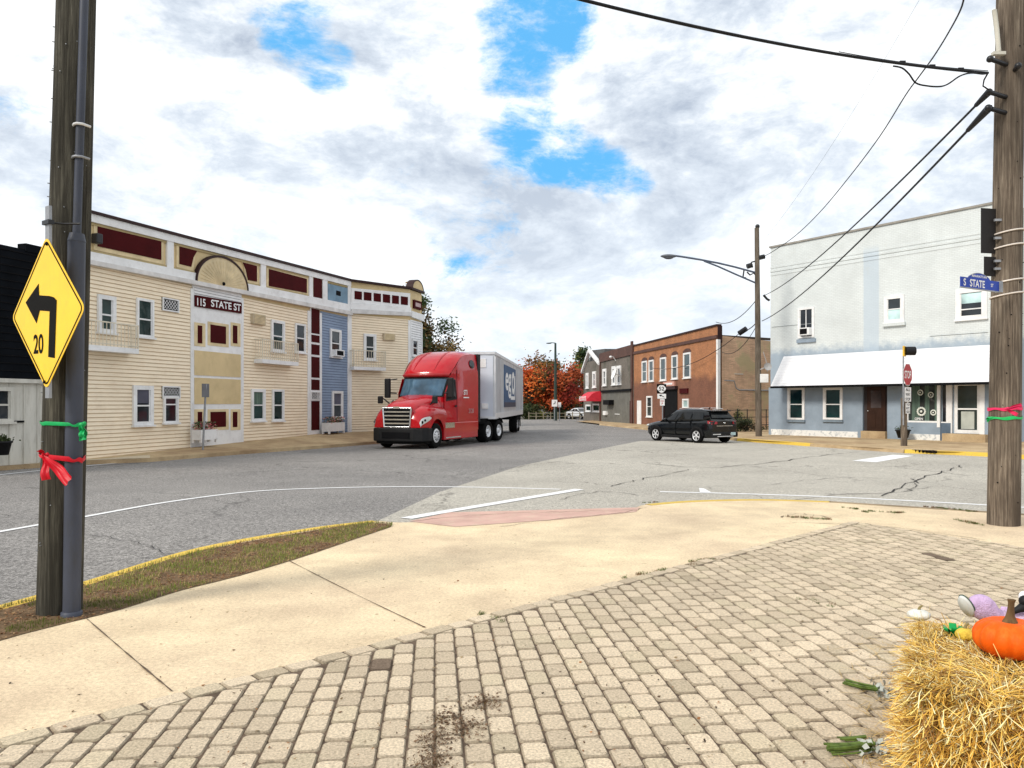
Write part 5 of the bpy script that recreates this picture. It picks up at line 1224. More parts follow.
zz = EYE + (HY - 458) / FOC * 5.66; k_ = at(45, 456, 5.60)
ribbon('red ribbon with long ends tied around the left pole', circ(zz), zz, (.55, .008, .02), .036, -.10, [(k_, at(70, 481, 5.50), .03, .085, 1), (k_, at(45.5, 480, 5.56), .03, .075, 2.6), (k_, at(40, 450, 5.58), .02, .03, .3)], k_)

# right pole
RB = on_ground(1013, 527, flat0); RB = Vector((RB.x, RB.y + .2, 0)); rl_ = (at(1010.5, 0, RB.y).x - RB.x) / at(0, 0, RB.y).z
rp_ = thing('utility_pole', 'stout brown wooden pole carrying the street name sign at the right edge', 'utility pole', RB)
mb = MB(); pole_mesh(mb, (0, 0, -.3), (rl_ * 10, 0, 10), .192, .152, 28, 40, 9); obj('pole', mb, pole_brown, rp_)
def ring(mb, z, r, w=.012): mb.tube([(rl_ * z + math.cos(2 * PI * i / 20) * r, math.sin(2 * PI * i / 20) * r, z + .03 * math.sin(2 * PI * i / 20 + 2)) for i in range(21)], w, 6, cap=False)
band_w = mat('pale_strap', (.75, .68, .62), .5)
for py in (229.5, 244, 279.5, 293):
    mb = MB(); z = EYE + (HY - py) / FOC * 9.9; ring(mb, z, .188, .011); obj('strap', mb, band_w, rp_)
mb = MB(); z0 = EYE + (HY - 47) / FOC * 9.8; z1 = EYE + (HY - 4) / FOC * 9.8; xx = at(1009, 0, 9.7).x - RB.x; mb.tube([(xx + .02, -.185, z0), (xx, -.18, (z0 + z1) / 2), (xx - .03, -.175, z1)], .030, 8); mb.box(xx - .06, xx + .1, -.21, -.15, z0 - .04, z0); obj('guard', mb, mat('aged_white_plastic', (.5, .48, .42), .6), rp_)
mb = MB()
for px, py in ((990, 59), (989, 92), (988, 108), (1018, 66)):
    q = at(px, py, 9.85); d = Vector((q.x - RB.x, q.y - RB.y, q.z)); mb.tube([Vector((rl_ * d.z, -.05, d.z)), d], .03, 8); mb.ball(tuple(d), .045, seg=8, rg=6)
obj('cable_clamp', mb, black_metal, rp_)
rr = random.Random(12); mb = MB()
for _ in range(34):
    z = rr.uniform(.3, 6.4); a = rr.uniform(PI, 2 * PI); r_ = .192 - .004 * z; p = Vector((rl_ * z + math.cos(a) * r_, math.sin(a) * r_, z)); d = Vector((math.cos(a), math.sin(a), 0)); mb.tube([p - d * .02, p + d * .008], rr.choice([.004, .006, .009]), 6)
obj('nail_and_knot', mb, dark, rp_)
for col, py, ln, lab in (((.75, .03, .12), 409, .05, 'pink ribbon tied around the right pole above a green one'), ((.02, .45, .12), 418.5, .0, 'green ribbon tied around the right pole just under the pink one')):
    z = EYE + (HY - py) / FOC * 9.7; kx = 1006 if ln else 990; kp_ = at(kx, py, 9.66)
    ribbon(lab, [(RB.x + rl_ * z, RB.y, .198)], z, col, .045, .02, [(kp_, at(1021 if ln else 986, py - 4 if ln else py + 2, 9.64), .02, .05, 1)] + ([(kp_, at(1017, py + 6, 9.64), .02, .04, 2)] if ln else []), kp_)
# two sign backs seen edge on
for (px0, px1, yt, yb, lab, nm) in ((981, 991.5, 208, 253, 'dark back of the taller sign on the right pole', 'sign_back'), (984, 991.5, 256.5, 276, 'dark back of the small plate under the taller sign on the right pole', 'sign_back')):
    q = at(px0, yt, 10.05); q2 = at(px1 + 10, yb, 10.05); h = q.z - q2.z; t = thing('traffic_sign', lab, 'road sign', (RB.x - .02, 10.05, q2.z)); mb = MB()
    Mx = WM[t.name] @ Matrix.Translation((q.x - RB.x + .02, -.0, 0)) @ Matrix.Rotation(R(12), 4, 'Z'); mb.box(0, .34 if h > .4 else .3, -.004, .004, 0, h); obj('plate', mb, mat('sign_back_dark', (.02, .018, .018), .5), t, Mx)
    mb = MB(); mb.box(-.15, .0, -.03, .0, h * .3, h * .3 + .03); mb.box(-.15, .0, -.03, .0, h * .7, h * .7 + .03); obj('bracket', mb, grey_metal, t)
# street name sign: blue blade with arched top
q0, q1 = at(960.3, 285, 9.35), at(999.2, 285, 9.78)
ang = math.atan2(q1.y - q0.y, q1.x - q0.x); SN = Wall(q0.x, q0.y, (math.cos(ang), math.sin(ang)), 3.05)
t = thing('street_sign', 'blue street name sign reading S STATE ST on the right pole', 'street sign', M=SN.M); L = (q1 - q0).xy.length
z0, z1 = SN.sz(970, 287.5)[1] - .0, SN.sz(970, 276.8)[1]; zb0 = SN.sz(980, 290.6)[1]; zt1 = SN.sz(980, 278.6)[1]
zb0, zt1 = SN.sz(962, 286.6)[1], SN.sz(962, 276.6)[1]; am = SN.sz(974.5, 272.6)[1]; aL, aR = SN.sz(967.6, 280)[0], SN.sz(990, 280)[0]
arc_ = [(aR + (aL - aR) * i / 14, zt1 + (am - zt1) * math.sin(PI * i / 14) ** .7) for i in range(15)]
mb = MB(); mb.prism_xz([(0, zb0), (L, zb0), (L, zt1)] + arc_ + [(0, zt1)], -.004, .004); obj('sign_plate', mb, sign_blue, t)
mb = MB(); mb.box(-.004, L + .004, -.009, .009, zb0 - .014, zb0 - .001)
for i in range(14): (xa, za), (xb, zb) = arc_[i], arc_[i + 1]; mb.add([(xa, -.0055, za - .004), (xb, -.0055, zb - .004), (xb, -.0055, zb + .003), (xa, -.0055, za + .003)], [(0, 1, 2, 3)])
obj('edge', mb, grey_metal, t)
hh = zt1 - zb0; lettering('S', L * .10, -.0055, zb0 + hh * .5, hh * .72, sign_white, t); lettering('STATE', L * .42, -.0055, zb0 + hh * .5, hh * .76, sign_white, t, width=L * .38); lettering('ST', L * .80, -.0055, zb0 + hh * .52, hh * .34, sign_white, t)
lettering('MANHATTAN', (aL + aR) / 2, -.0055, zt1 + (am - zt1) * .42, hh * .24, sign_white, t, width=(aR - aL) * .66)
mb = MB(); mb.box(L - .01, L + .05, -.02, .05, zb0 - .01, zt1 + .01); obj('bracket', mb, grey_metal, t)

# street light pole at the far corner
SB = on_ground(760.5, 436.5, road_z, .12); SB = Vector((SB.x, 39.5, road_z(39.5) + .12)); h = at(0, 228, SB.y).z - SB.z
sp_ = thing('street_light_pole', 'tall grey wooden pole with a long curved street light arm', 'street light', SB)
mb = MB(); pole_mesh(mb, (0, 0, -.3), (-.1, 0, h), .165, .115, 16, 30, 5); obj('pole', mb, pole_grey, sp_)
L_ = lambda px, py, Y=SB.y: at(px, py, Y) - SB
mb = MB(); mb.tube([L_(757, 273), L_(735, 267), L_(718, 263), L_(700, 259.6), L_(684, 257), L_(674, 255.6)], .05, 8); mb.tube([L_(757, 283.5), L_(735, 274), L_(718, 266.4), L_(704, 261)], .045, 8); arm = obj('arm', mb, mat('arm_steel', (.10, .12, .17), .5, .3), sp_)
mb = MB(); c = L_(668.5, 256.2); mb.ball(tuple(c), (.42, .17, .10), seg=12, rg=8); mb.ball((c.x, c.y, c.z - .06), (.26, .14, .10), seg=10, rg=6); obj('lamp_head', mb, mat('lamp_grey', (.12, .13, .15), .5), arm)
mb = MB()
for a_ in ([(757, 261), (752, 262), (748, 266), (753, 267)], [(744, 270), (743, 277), (746, 278)], [(747, 272), (750, 275), (754, 273), (757, 277)]): mb.tube([L_(*p) for p in a_], .04, 6)
mb.tube([L_(747, 266.5), L_(752, 265)], .13, 8); mb.tube([L_(758, 258), L_(764.5, 256.5)], .12, 8); mb.tube([L_(763.5, 295), L_(767, 299), L_(769.5, 300.5)], .06, 6); obj('fitting', mb, black_metal, sp_)
mb = MB(); p = L_(762.5, 378.5); mb.box(p.x - .2, p.x + .2, -.34, -.19, p.z - .22, p.z + .22); obj('box', mb, white, sp_, bev=.02)
mb = MB(); p = L_(766, 367); mb.lathe([(0, 0), (.13, .03), (.2, .08)], 14, Matrix.Translation((p.x, -.2, p.z)) @ Matrix.Rotation(R(80), 4, 'X')); mb.tube([L_(762, 352) + Vector((0, -.2, 0)), L_(765, 362) + Vector((0, -.2, 0)), L_(766, 372) + Vector((0, -.2, 0))], .02, 5); mb.tube([Vector((0, -.1, p.z - .15)), Vector((p.x, -.18, p.z))], .03, 6); obj('meter_dish', mb, mat('dish_grey', (.38, .38, .38), .6), sp_)
mb = MB(); mb.ball(tuple(L_(757.5, 226.5)), .12, seg=8, rg=6); obj('cap', mb, black_metal, sp_)

# far lamp post
fb = on_ground(555.4, 421.6); FY = 88.0; fb = at(555.4, 421.6, FY); t = thing('street_light_pole', 'far green-grey lamp post with a short arm beside the red trees', 'street light', fb)
hh = at(0, 343, FY).z - fb.z; gp = mat('green_grey_post', (.035, .055, .045), .5); mb = MB(); mb.tube([(0, 0, -.4), (0, 0, hh)], [.22, .12], 10); obj('pole', mb, gp, t)
mb = MB(); mb.tube([(0, 0, hh), (-.4, 0, hh + .03), (-.75, 0, hh)], .05, 6); mb.ball((-.75, 0, hh - .03), (.32, .14, .07), seg=10, rg=6); obj('lamp_head', mb, gp, t)
def far_sign(px, py0, py1, w, label, Y, baseY):
    b = at(px, baseY, Y); t = thing('road_sign', label, 'road sign', b); z0, z1 = at(0, py1, Y).z - b.z, at(0, py0, Y).z - b.z
    mb = MB(); mb.tube([(0, .03, -.3), (0, .03, z1)], .05, 6); obj('post', mb, grey_metal, t); mb = MB(); mb.box(-w / 2, w / 2, -.03, .0, z0, z1); obj('sign_plate', mb, sign_white, t, bev=.03); return t, z0, z1
t, z0, z1 = far_sign(554.6, 399.8, 406.6, .62, 'white square sign beside the far lamp post', 86.5, 421.5)
mb = MB(); mb.tube([(-.14, -.04, z0 + .3), (0.05, -.04, z0 + .38), (.05, -.04, z0 + .62)], .035, 5); obj('symbol', mb, sign_black, t)
far_sign(559.6, 402.4, 407.2, .34, 'narrow white sign right of the far lamp post', 87, 421.5)
# route 52 marker beyond the car
RY = 46.0; rb = at(662.6, 430.5, RY); t = thing('route_sign', 'route 52 marker over an arrow plate and a small red lettered sign', 'road sign', rb)
zf = lambda py: at(0, py, RY).z - rb.z; xf = lambda px: at(px, 0, RY).x - rb.x
mb = MB(); mb.tube([(0, .04, -.2), (0, .04, zf(386))], .035, 6); obj('post', mb, grey_metal, t)
mb = MB(); mb.box(xf(656.8), xf(666.2), -.012, .0, zf(393.4), zf(384)); p1_ = obj('route_plate', mb, sign_black, t)
mb = MB(); cx_, cz_ = xf(661.5), zf(388.7); sh = [(.24 * math.cos(a) * (1 + .10 * math.cos(4 * a)), .24 * math.sin(a) * (.95 + .08 * math.sin(3 * a))) for a in [2 * PI * i / 28 for i in range(28)]]
mb.prism_xz([(cx_ + x, cz_ + z) for x, z in sh], -.02, -.0125); obj('shield', mb, sign_white, p1_)
lettering('52', cx_, -.022, cz_, .24, sign_black, p1_, width=.32)
mb = MB(); mb.box(xf(657.4), xf(666), -.012, 0, zf(398.6), zf(393.8)); p2_ = obj('arrow_plate', mb, sign_white, t)
mb = MB(); c, z = xf(661.5), zf(396.2); mb.tube([(c + .15, -.016, z - .05), (c - .02, -.016, z + .04)], .02, 5); mb.prism_xz([(c - .16, z + .07), (c + .02, z + .10), (c - .05, z - .03)], -.018, -.0125); obj('arrow', mb, sign_black, p2_)
mb = MB(); mb.box(xf(660), xf(664.6), -.012, 0, zf(405.6), zf(399.2)); p3_ = obj('small_plate', mb, sign_white, t)
lettering('NO', xf(662.3), -.014, zf(401), .1, sign_red, p3_); lettering('P', xf(662.3), -.014, zf(403.6), .13, sign_red, p3_)

# stop sign with beacon
TY = 30.0; tb = at(904, 447.2, TY); t = thing('stop_sign', 'stop sign seen side on under a yellow-backed beacon at the far kerb', 'stop sign', tb)
xf = lambda px: at(px, 0, TY).x - tb.x; zf = lambda py: at(0, py, TY).z - tb.z
mb = MB(); pole_mesh(mb, (0, 0, -.2), (0, 0, zf(398)), .12, .115, 12, 8, 2); obj('wooden_post', mb, pole_brown, t)
mb = MB(); mb.tube([(xf(901.5), -.14, zf(425)), (xf(901.5), -.14, zf(347))], .03, 8); obj('steel_post', mb, grey_metal, t)
ya = R(42); cX, cZ = xf(905), zf(374.8)
Mo = WM[t.name] @ Matrix.Translation((cX, -.20, cZ)) @ Matrix.Rotation(ya, 4, 'Z')
octo = lambda r: [(r * math.cos(PI / 8 + PI / 4 * i), r * math.sin(PI / 8 + PI / 4 * i)) for i in range(8)]
mb = MB(); mb.prism_xz(octo(.455), -.004, .0); op_ = obj('octagon', mb, sign_white, t, Mo); mb = MB(); mb.prism_xz(octo(.435), -.007, -.0045); obj('octagon_face', mb, sign_red, op_, Mo)
lettering('STOP', 0, -.009, 0, .30, sign_white, op_, Mo, width=.62)
def plate(py0, py1, w, txts, nm):
    M1 = WM[t.name] @ Matrix.Translation((xf(905.2), -.20, zf(py1))) @ Matrix.Rotation(R(42), 4, 'Z'); h = zf(py0) - zf(py1); mb = MB(); mb.box(-w / 2, w / 2, -.004, 0, 0, h); p = obj(nm, mb, sign_white, t, M1)
    for i, s_ in enumerate(txts): lettering(s_, 0, -.006, h * (1 - (i + .5) / len(txts)), h / len(txts) * .62, sign_black, p, M1, width=w * .72)
plate(387.4, 401.6, .62, ['ALL', 'WAY', 'STOP'], 'plaque'); plate(403, 413.5, .42, ['TO', 'RT', '52'], 'small_plaque')
Mb = WM[t.name] @ Matrix.Translation((xf(902), -.16, zf(351.5))) @ Matrix.Rotation(R(52), 4, 'Z')
mb = MB(); mb.box(-.2, .2, -.04, .02, -.2, .2); bc = obj('beacon_backplate', mb, mat('beacon_yellow', (.75, .45, .05), .5), t, Mb, bev=.02)
mb = MB(); M_ = Matrix.Rotation(PI / 2, 4, 'X'); 
Mb2 = WM[t.name] @ Matrix.Translation((xf(903.5), -.16, zf(351.2)))
mb.loft([[Vector((x, .14 * math.cos(2 * PI * k / 14), .17 * math.sin(2 * PI * k / 14))) for k in range(14)] for x in (-.02, .15, .36)]); obj('beacon_hood', mb, black_plastic, bc, Mb2)

# ------------------------------------------------------------------ wires
def sagwire(p, q, sag, r=.012, n=24, extra=None):
    p, q = Vector(p), Vector(q); pts = []
    for i in range(n + 1):
        t_ = i / n; c = p.lerp(q, t_); c.z -= 4 * sag * t_ * (1 - t_); pts.append(c)
    return pts
def wire(label, pts, r=.014, name='overhead_cable', group=None, parts=None):
    mb = MB(); mb.tube(pts, r, 6); o = obj(name, mb, wire_mat); tag(o, label, 'cable', group); return o
pR = at(988, 73, 9.85)
pl_ = Vector((LB.x + lean * 5.85 + .1, LB.y, 5.86))
w0 = sagwire(pR, pl_, .288, n=40); c1_ = wire('thick cable crossing high over the corner from the right pole to the left', w0, .017)
c1_M = WM[c1_.name]; mb = MB()
mb.tube([p + Vector((0, 0, .03)) for p in sagwire(pR, w0[10], .03, n=14)], .005, 5)
for i_ in (2, 4, 6): mb.obox(w0[i_] + Vector((0, 0, .012)), (.07, .03, .04), Matrix())
obj('lashing', mb, wire_mat, c1_, Matrix())
wire('looping slack cable hanging under the thick cable near the right pole', smooth3([at(988, 73, 9.8), at(983, 74, 9.75), at(971, 73, 9.7), at(960, 76, 9.65), at(948, 84, 9.6), at(940, 86.5, 9.55), at(928, 86, 9.5), at(916, 83, 9.5), at(909, 74, 9.45), at(902, 68, 9.4), at(893, 66, 9.4)]), .010)
e2 = at(989, 92, 9.85); wire('cable from the right pole down to the middle of the street light pole', [e2] + sagwire(e2, at(763, 296, 39.4), .35, n=40)[1:], .016)
e3 = at(989, 108, 9.85); w3_ = sagwire(e3, at(762, 321, 39.4), .35, n=40); wire('lowest cable from the right pole to the street light pole', w3_, .018)
mb = MB(); mb.tube([w3_[0], w3_[1]], [.05, .03], 8); o = solo('cable_splice', mb, wire_mat, 'thick black cable splice where the lowest cable meets the right pole', 'cable fitting')
mb = MB(); w2_ = sagwire(e2, at(763, 296, 39.4), .35, n=40); mb.tube([w2_[0], w2_[0].lerp(w2_[1], .6)], [.045, .028], 8); solo('cable_splice', mb, wire_mat, 'thick black cable splice where the middle cable meets the right pole', 'cable fitting')
mb = MB(); mb.tube([at(988, 73, 9.8), at(984, 80, 9.78), at(983, 86, 9.78), at(989, 90, 9.8)], .01, 6); solo('cable_loop', mb, wire_mat, 'short vertical jumper loop linking two cables at the right pole', 'cable')
# high twisted service wire passing to the street light pole
hp = [at(965, -14, 13), at(962, 6, 13.5), at(950, 30, 14.6), at(934, 56, 16), at(918, 78, 17.2), at(905, 96, 18.5), at(880, 136, 21.5), at(850, 176, 25.5), at(820, 212, 30), at(795, 236, 34.5), at(772, 252, 38.5), at(762, 257, 39.4)]
wire('twisted service wire rising steeply from the street light pole past the right pole', smooth3(hp), .016)
wire('faint thin wire climbing from the street light pole towards the top of the picture', sagwire(at(764, 240, 39.4), at(925, -10, 22), .4), .004)
for (a_, b_, s_, lab, r_) in (((757, 299), (716, 322), .5, 'wire from the street light pole to the top of the orange brick parapet', .02), ((757, 322), (741, 331), .15, 'cable from the street light pole to the black splice case', .025), ((757, 325), (722, 352), .6, 'drooping wire from the street light pole down the brick side wall', .018)):
    wire(lab, sagwire(at(a_[0], a_[1], 39.4), at(b_[0], b_[1], 49.4), s_, n=12), r_)
mb = MB(); mb.tube([at(746.5, 328.5, 46), at(739, 333.5, 46.3)], .16, 8); solo('splice_case', mb, wire_mat, 'black cylindrical splice case hanging from the cable above the brick side wall', 'cable fitting')
wire('cable running from the splice case across the orange brick front', sagwire(at(741, 332, 46.3), at(652, 368, 61), .8, n=14), .02)
def pw(v, K):
    for (a, b), (c, d) in zip(K, K[1:]):
        if v <= c or (c, d) == K[-1]: return b + (v - a) * (d - b) / (c - a)
# ------------------------------------------------------------------ vehicles
def wheel_parts(par, x, y, r, w, side, rim, name='wheel', zc=None, spokes=0, F=None, dished=0.0, rimr=.56, cap=None):
    F = F or WM[par.name]; zc = r if zc is None else zc
    M = F @ Matrix.Translation((x, y, zc)) @ Matrix.Rotation(PI / 2 * side, 4, 'Y')       # +z of the lathe looks outwards
    e = MB(); h = w / 2; ri = r * rimr
    prof = [(ri, -h), (r * .9, -h), (r * .985, -h * .75), (r, -h * .4), (r, h * .4), (r * .985, h * .75), (r * .93, h * .96), (r * .8, h * 1.0), (ri + .02, h * .92), (ri, h * .8), (ri, -h)]
    e.lathe(prof, 28); t = obj(name, e, rubber, par, M)
    m = MB()
    if spokes:
        m.lathe([(ri, h * .82), (ri * .93, h * .9), (ri * .88, h * .6)], 28); m.lathe([(0, h * .80), (ri * .24, h * .8), (ri * .28, h * .55)], 16)
        for k in range(spokes):
            a = 2 * PI * k / spokes; R_ = Matrix.Rotation(a, 4, 'Z'); m.add([R_ @ Vector(v) for v in ((ri * .15, -ri * .12, h * .78), (ri * .92, -ri * .2, h * .74), (ri * .92, ri * .2, h * .74), (ri * .15, ri * .12, h * .78), (ri * .92, -ri * .2, h * .5), (ri * .92, ri * .2, h * .5))], [(0, 1, 2, 3), (1, 4, 5, 2)])
        obj('rim', m, rim, t, M); b = MB(); b.lathe([(0, h * .45), (ri * .97, h * .45)], 20); obj('brake', b, dark, t, M)
    else:
        m.lathe([(ri, h * .82), (ri * .95, h * .92), (ri * .86, h * .9), (ri * .78, h * (.85 - dished)), (ri * .45, h * (.8 - dished)), (ri * .42, h * (1.0 - dished * .3)), (ri * .30, h * (1.06 - dished * .3)), (0, h * (1.08 - dished * .3))], 28)
        obj('rim', m, rim, t, M); b = MB()
        for k in range(10): a = 2 * PI * k / 10; b.lathe([(.0, .012), (.028 * r / .5, .01), (.03 * r / .5, 0)], 8, Matrix.Translation((ri * .64 * math.cos(a), ri * .64 * math.sin(a), h * (.84 - dished))))
        obj('rim_hole', b, dark, t, M)
    return t
alu = mat('polished_wheel', (.70, .71, .73), .35, .3, var=.1)
wind = mat_glass('windscreen_glass', (.05, .10, .15), .06, .35, .9, .7)
side_glass = mat_glass('side_glass', (.006, .007, .008), .07, 0, .2, .3)
lamp_clear = mat('headlamp_lens', (.62, .64, .62), .15, .2, var=.15, scale=6)
alp = R(21); TY0 = 30.5; TX0 = (437 - 512) / FOC * TY0
O = Vector((TX0 - 1.2 * math.cos(alp), TY0 + 1.2 * math.sin(alp), 0)); O.z = road_z(O.y) + .0
tk = thing('semi_truck', 'red sleeper cab semi truck pulling a silver box trailer', 'truck', M=Matrix.Translation(O) @ Matrix.Rotation(-alp, 4, 'Z'))
KY = [(-2, -2), (-.2, -.2), (1.3, .55), (4.92, 4.0), (12, 11.08)]; KZ = [(-1, -1), (.9, .9), (1.47, 1.60), (1.9, 2.10), (2.66, 2.86), (3.95, 4.06), (9, 9.1)]
def T(n_, mb, mt, par=None, lab=None, bev=0, M=None):
    if M is None: mb.v = [(x, y if n_ in ('fender', 'headlight', 'lamp_bulb') else pw(y, KY), pw(z, KZ)) for x, y, z in mb.v]
    return obj(n_, mb, mt, par or tk, M or WM[tk.name], lab, bev)
def sm(a, b, x): t = min(1, max(0, (x - a) / (b - a))); return t * t * (3 - 2 * t)
# cab shell: a profile swept across the width
prof = [(1.30, .62), (1.30, 1.20), (1.33, 1.86), (1.50, 2.10), (1.70, 2.40), (1.86, 2.66), (1.80, 2.72), (1.78, 2.80), (1.92, 3.00), (2.20, 3.28), (2.60, 3.56), (3.10, 3.78), (3.60, 3.90), (4.10, 3.95), (4.86, 3.95), (4.92, 3.90), (4.92, .62)]
def halfw(y, z): 
    w = 1.02 + .20 * sm(1.3, 2.6, y); 
    if z > 2.7: w -= .10 * sm(2.7, 3.95, z)
    elif z > 1.9: w -= .05 * sm(1.9, 2.7, z) * (1 - sm(2.4, 3.2, y))
    return w
def shell(p, t, off=0.0):
    y, z = p; w = halfw(y, z); a = abs(t)
    bow = (.30 * a ** 2.4) * (1 - sm(1.9, 3.6, y)) + .10 * a ** 6
    drop = (.16 * a ** 5) * sm(2.75, 3.2, z) * (1 if y < 4.9 else .6)
    return Vector((t * (w + off), y + (bow if y < 4.9 else 0) - off * (1 if y < 3 else 0), z - drop + (off if y >= 1.9 and z > 3 else 0)))
NX = 20; ts = [-1 + 2 * i / NX for i in range(NX + 1)]
mb = MB(); rows = [[shell(p, t) for t in ts] for p in prof]; mb.loft(rows, closed=False, cap=False)
for sgn in (1, -1):
    e = [shell(p, 1) for p in prof[:-1]]; env = []
    for q in e:
        if not env or q.y > env[-1][0] + .002: env.append((q.y, q.z))
        elif q.z > env[-1][1]: env[-1] = (env[-1][0], q.z)
    y0_, y1_ = env[0][0], env[-1][0]; YS_ = sorted(set([y0_ + (y1_ - y0_) * i / 26 for i in range(27)] + [q[0] for q in env]))
    def sx(y, z): yo = y - .40 * (1 - sm(1.9, 3.6, y - .2)); return halfw(yo, z)
    rows = []
    for y in YS_:
        zt_ = pw(y, env); rows.append([Vector((sgn * sx(y, .62 + (zt_ - .62) * k / 14), y, .62 + (zt_ - .62) * k / 14)) for k in range(15)])
    mb.loft(rows, closed=False, cap=False)
cab = T('cab', mb, red_paint)
# windscreen, its black surround, visor line
def patch(z0, z1, t0, t1, off, nm, mt, par=cab, nz=6):
    def pr(z):
        for i in range(2, 6):
            if prof[i][1] <= z <= prof[i + 1][1]: u = (z - prof[i][1]) / (prof[i + 1][1] - prof[i][1]); return (prof[i][0] + u * (prof[i + 1][0] - prof[i][0]), z)
        return prof[2]
    mb = MB(); mb.loft([[shell(pr(z0 + (z1 - z0) * j / nz), t0 + (t1 - t0) * i / 16, off) for i in range(17)] for j in range(nz + 1)], closed=False, cap=False); return T(nm, mb, mt, par)
patch(1.80, 2.665, -.99, .99, .012, 'windscreen_surround', black_plastic); patch(1.90, 2.60, -.93, .93, .02, 'windscreen', wind)
mb = MB(); mb.loft([[shell((1.78 + dy, 2.72 + dz), t, .03 + o_) for t in ts] for dy, dz, o_ in ((.0, -.04, -.02), (-.03, -.02, .0), (-.02, .07, .0), (.02, .11, -.02))], closed=False, cap=False); T('visor', mb, red_dark, cab)
# roof ridges on the fairing
mb = MB()
for t in (-.52, .52):
    mb.tube([shell(prof[i], t * (1 - .02 * i), .0) for i in range(8, 13)], [.02, .045, .05, .045, .02], 8)
T('roof_ridge', mb, red_paint, cab)
# hood: loft from the grille back, bulging over the wheels
def hood_ring(y, w, zt, zb, sh):
    pts = []
    for k in range(17):
        a = PI * k / 16; c, s_ = math.cos(a), math.sin(a); x = w * (1 if c >= 0 else -1) * abs(c) ** .55; z = zb + (zt - zb) * abs(s_) ** sh; pts.append(Vector((x, y, z)))
    return pts + [Vector((-w, y, .75)), Vector((w, y, .75))][0:2]
mb = MB(); st = [(-1.02, .60, 1.50, 1.0, .55), (-.98, .64, 1.56, 1.0, .5), (-.7, .74, 1.68, 1.02, .5), (-.2, .83, 1.78, 1.06, .5), (.5, .92, 1.86, 1.1, .5), (1.1, .99, 1.92, 1.15, .5), (1.5, 1.0, 1.95, 1.15, .5)]
mb.loft([hood_ring(*s_) for s_ in st]); hood = T('hood', mb, red_paint)
for sgn in (-1, 1):     # fender with a round arch, and the headlight lying in it
    FTOP = [(-1.06, 1.00), (-1.0, 1.14), (-.9, 1.24), (-.7, 1.33), (-.4, 1.42), (0, 1.47), (.4, 1.46), (.84, 1.42)]
    def ftop(y): return pw(max(-1.06, min(.84, y)), FTOP)
    def flow(y):
        d = abs(y - .02)
        return .50 + math.sqrt(.62 ** 2 - d * d) if d < .60 else (.84 if y < 0 else .58)
    def fxo(y): return 1.22 - .20 * (1 - sm(-1.08, -.35, y))
    def fpt(y, s_, off=0.0):
        zt, zl, xo = ftop(y), flow(y), fxo(y)
        if s_ < .6:
            a = (PI / 2) * (s_ / .6) ** .8; x = .50 + (xo - .50) * math.sin(a) ** .75; z = zt - .14 + .30 * math.cos(a) ** 1.2 - .02; x += off * math.sin(a); z += off * math.cos(a)
        else: u = (s_ - .6) / .4; x = xo + off; z = (zt - .16) + (zl - zt + .16) * u
        return Vector((sgn * x, y - (off if y < -.7 else 0) - .0, z))
    YS = [-1.06, -1.03, -.98, -.9, -.8, -.7, -.61, -.575, -.5, -.4, -.25, -.1, .05, .2, .35, .5, .6, .625, .72, .84]; SS = [i / 16 for i in range(17)]
    mb = MB(); rows = [[fpt(y, s_) for s_ in SS] for y in YS]; mb.loft(rows, closed=False, cap=False)
    mb.add([Vector((sgn * .45, -1.06, .84))] + rows[0], [tuple(range(len(rows[0]) + 1))], None, False)
    mb.add([Vector((sgn * .45, .84, .58))] + rows[-1], [tuple(range(len(rows[0]) + 1))], None, False)
    T('fender', mb, red_paint, hood)
    mb = MB(); HL = [(-1.055, .36, .72), (-1.02, .38, .76), (-.95, .42, .80), (-.85, .48, .80), (-.72, .54, .78), (-.60, .60, .74), (-.50, .66, .70)]
    mb.loft([[fpt(y, a + (b - a) * i / 5, .014) for i in range(6)] for y, a, b in HL], closed=False, cap=False); h_ = T('headlight', mb, lamp_clear)
    mb = MB(); q = fpt(-.95, .62, .02); mb.ball(tuple(q), (.05, .035, .05), seg=8, rg=6); q = fpt(-.80, .66, .02); mb.ball(tuple(q), (.03, .05, .04), seg=8, rg=6); T('lamp_bulb', mb, dark, h_)
# grille
mb = MB(); zt, zb = 1.47, .86; wt, wb = .62, .56
mb.prism_xz([(-wt, zt), (wt, zt), (wb, zb), (-wb, zb)], -1.07, -.96); gr_ = T('grille', mb, dark)
mb = MB()
for (xa, za, xb, zb_) in ((-wt, zt, wt, zt), (wt, zt, wb, zb), (wb, zb, -wb, zb), (-wb, zb, -wt, zt)):
    mb.tube([(xa, -1.08, za), (xb, -1.08, zb_)], .036, 8)
T('grille_surround', mb, chrome, gr_)
for i in range(4):
    mb = MB(); z = zb + (zt - zb) * (i + 1) / 5; w = wb + (wt - wb) * (i + 1) / 5 - .03; mb.box(-w, w, -1.11, -1.07, z - .020, z + .020); T('grille_bar', mb, chrome, gr_)
mb = MB(); mb.box(-.14, .14, -1.13, -1.09, zt - .02, zt + .05); T('badge', mb, chrome, gr_)
# bumper
mb = MB(); bp_ = [(-1.24, -.45), (-1.22, -.75), (-1.08, -1.02), (-.75, -1.16), (0, -1.2), (.75, -1.16), (1.08, -1.02), (1.22, -.75), (1.24, -.45), (1.1, -.45), (1.0, -.8), (-1.0, -.8), (-1.1, -.45)]
mb.prism_xy(bp_, .30, .82); bu = T('bumper', mb, black_plastic, bev=.04)
mb = MB(); mb.box(-.6, .6, -1.205, -1.15, .42, .66); T('bumper_intake', mb, dark, bu)
mb = MB(); mb.prism_xy([(-1.2, -.6), (-.7, -1.05), (.7, -1.05), (1.2, -.6)], .20, .299); T('air_dam', mb, rubber, bu)
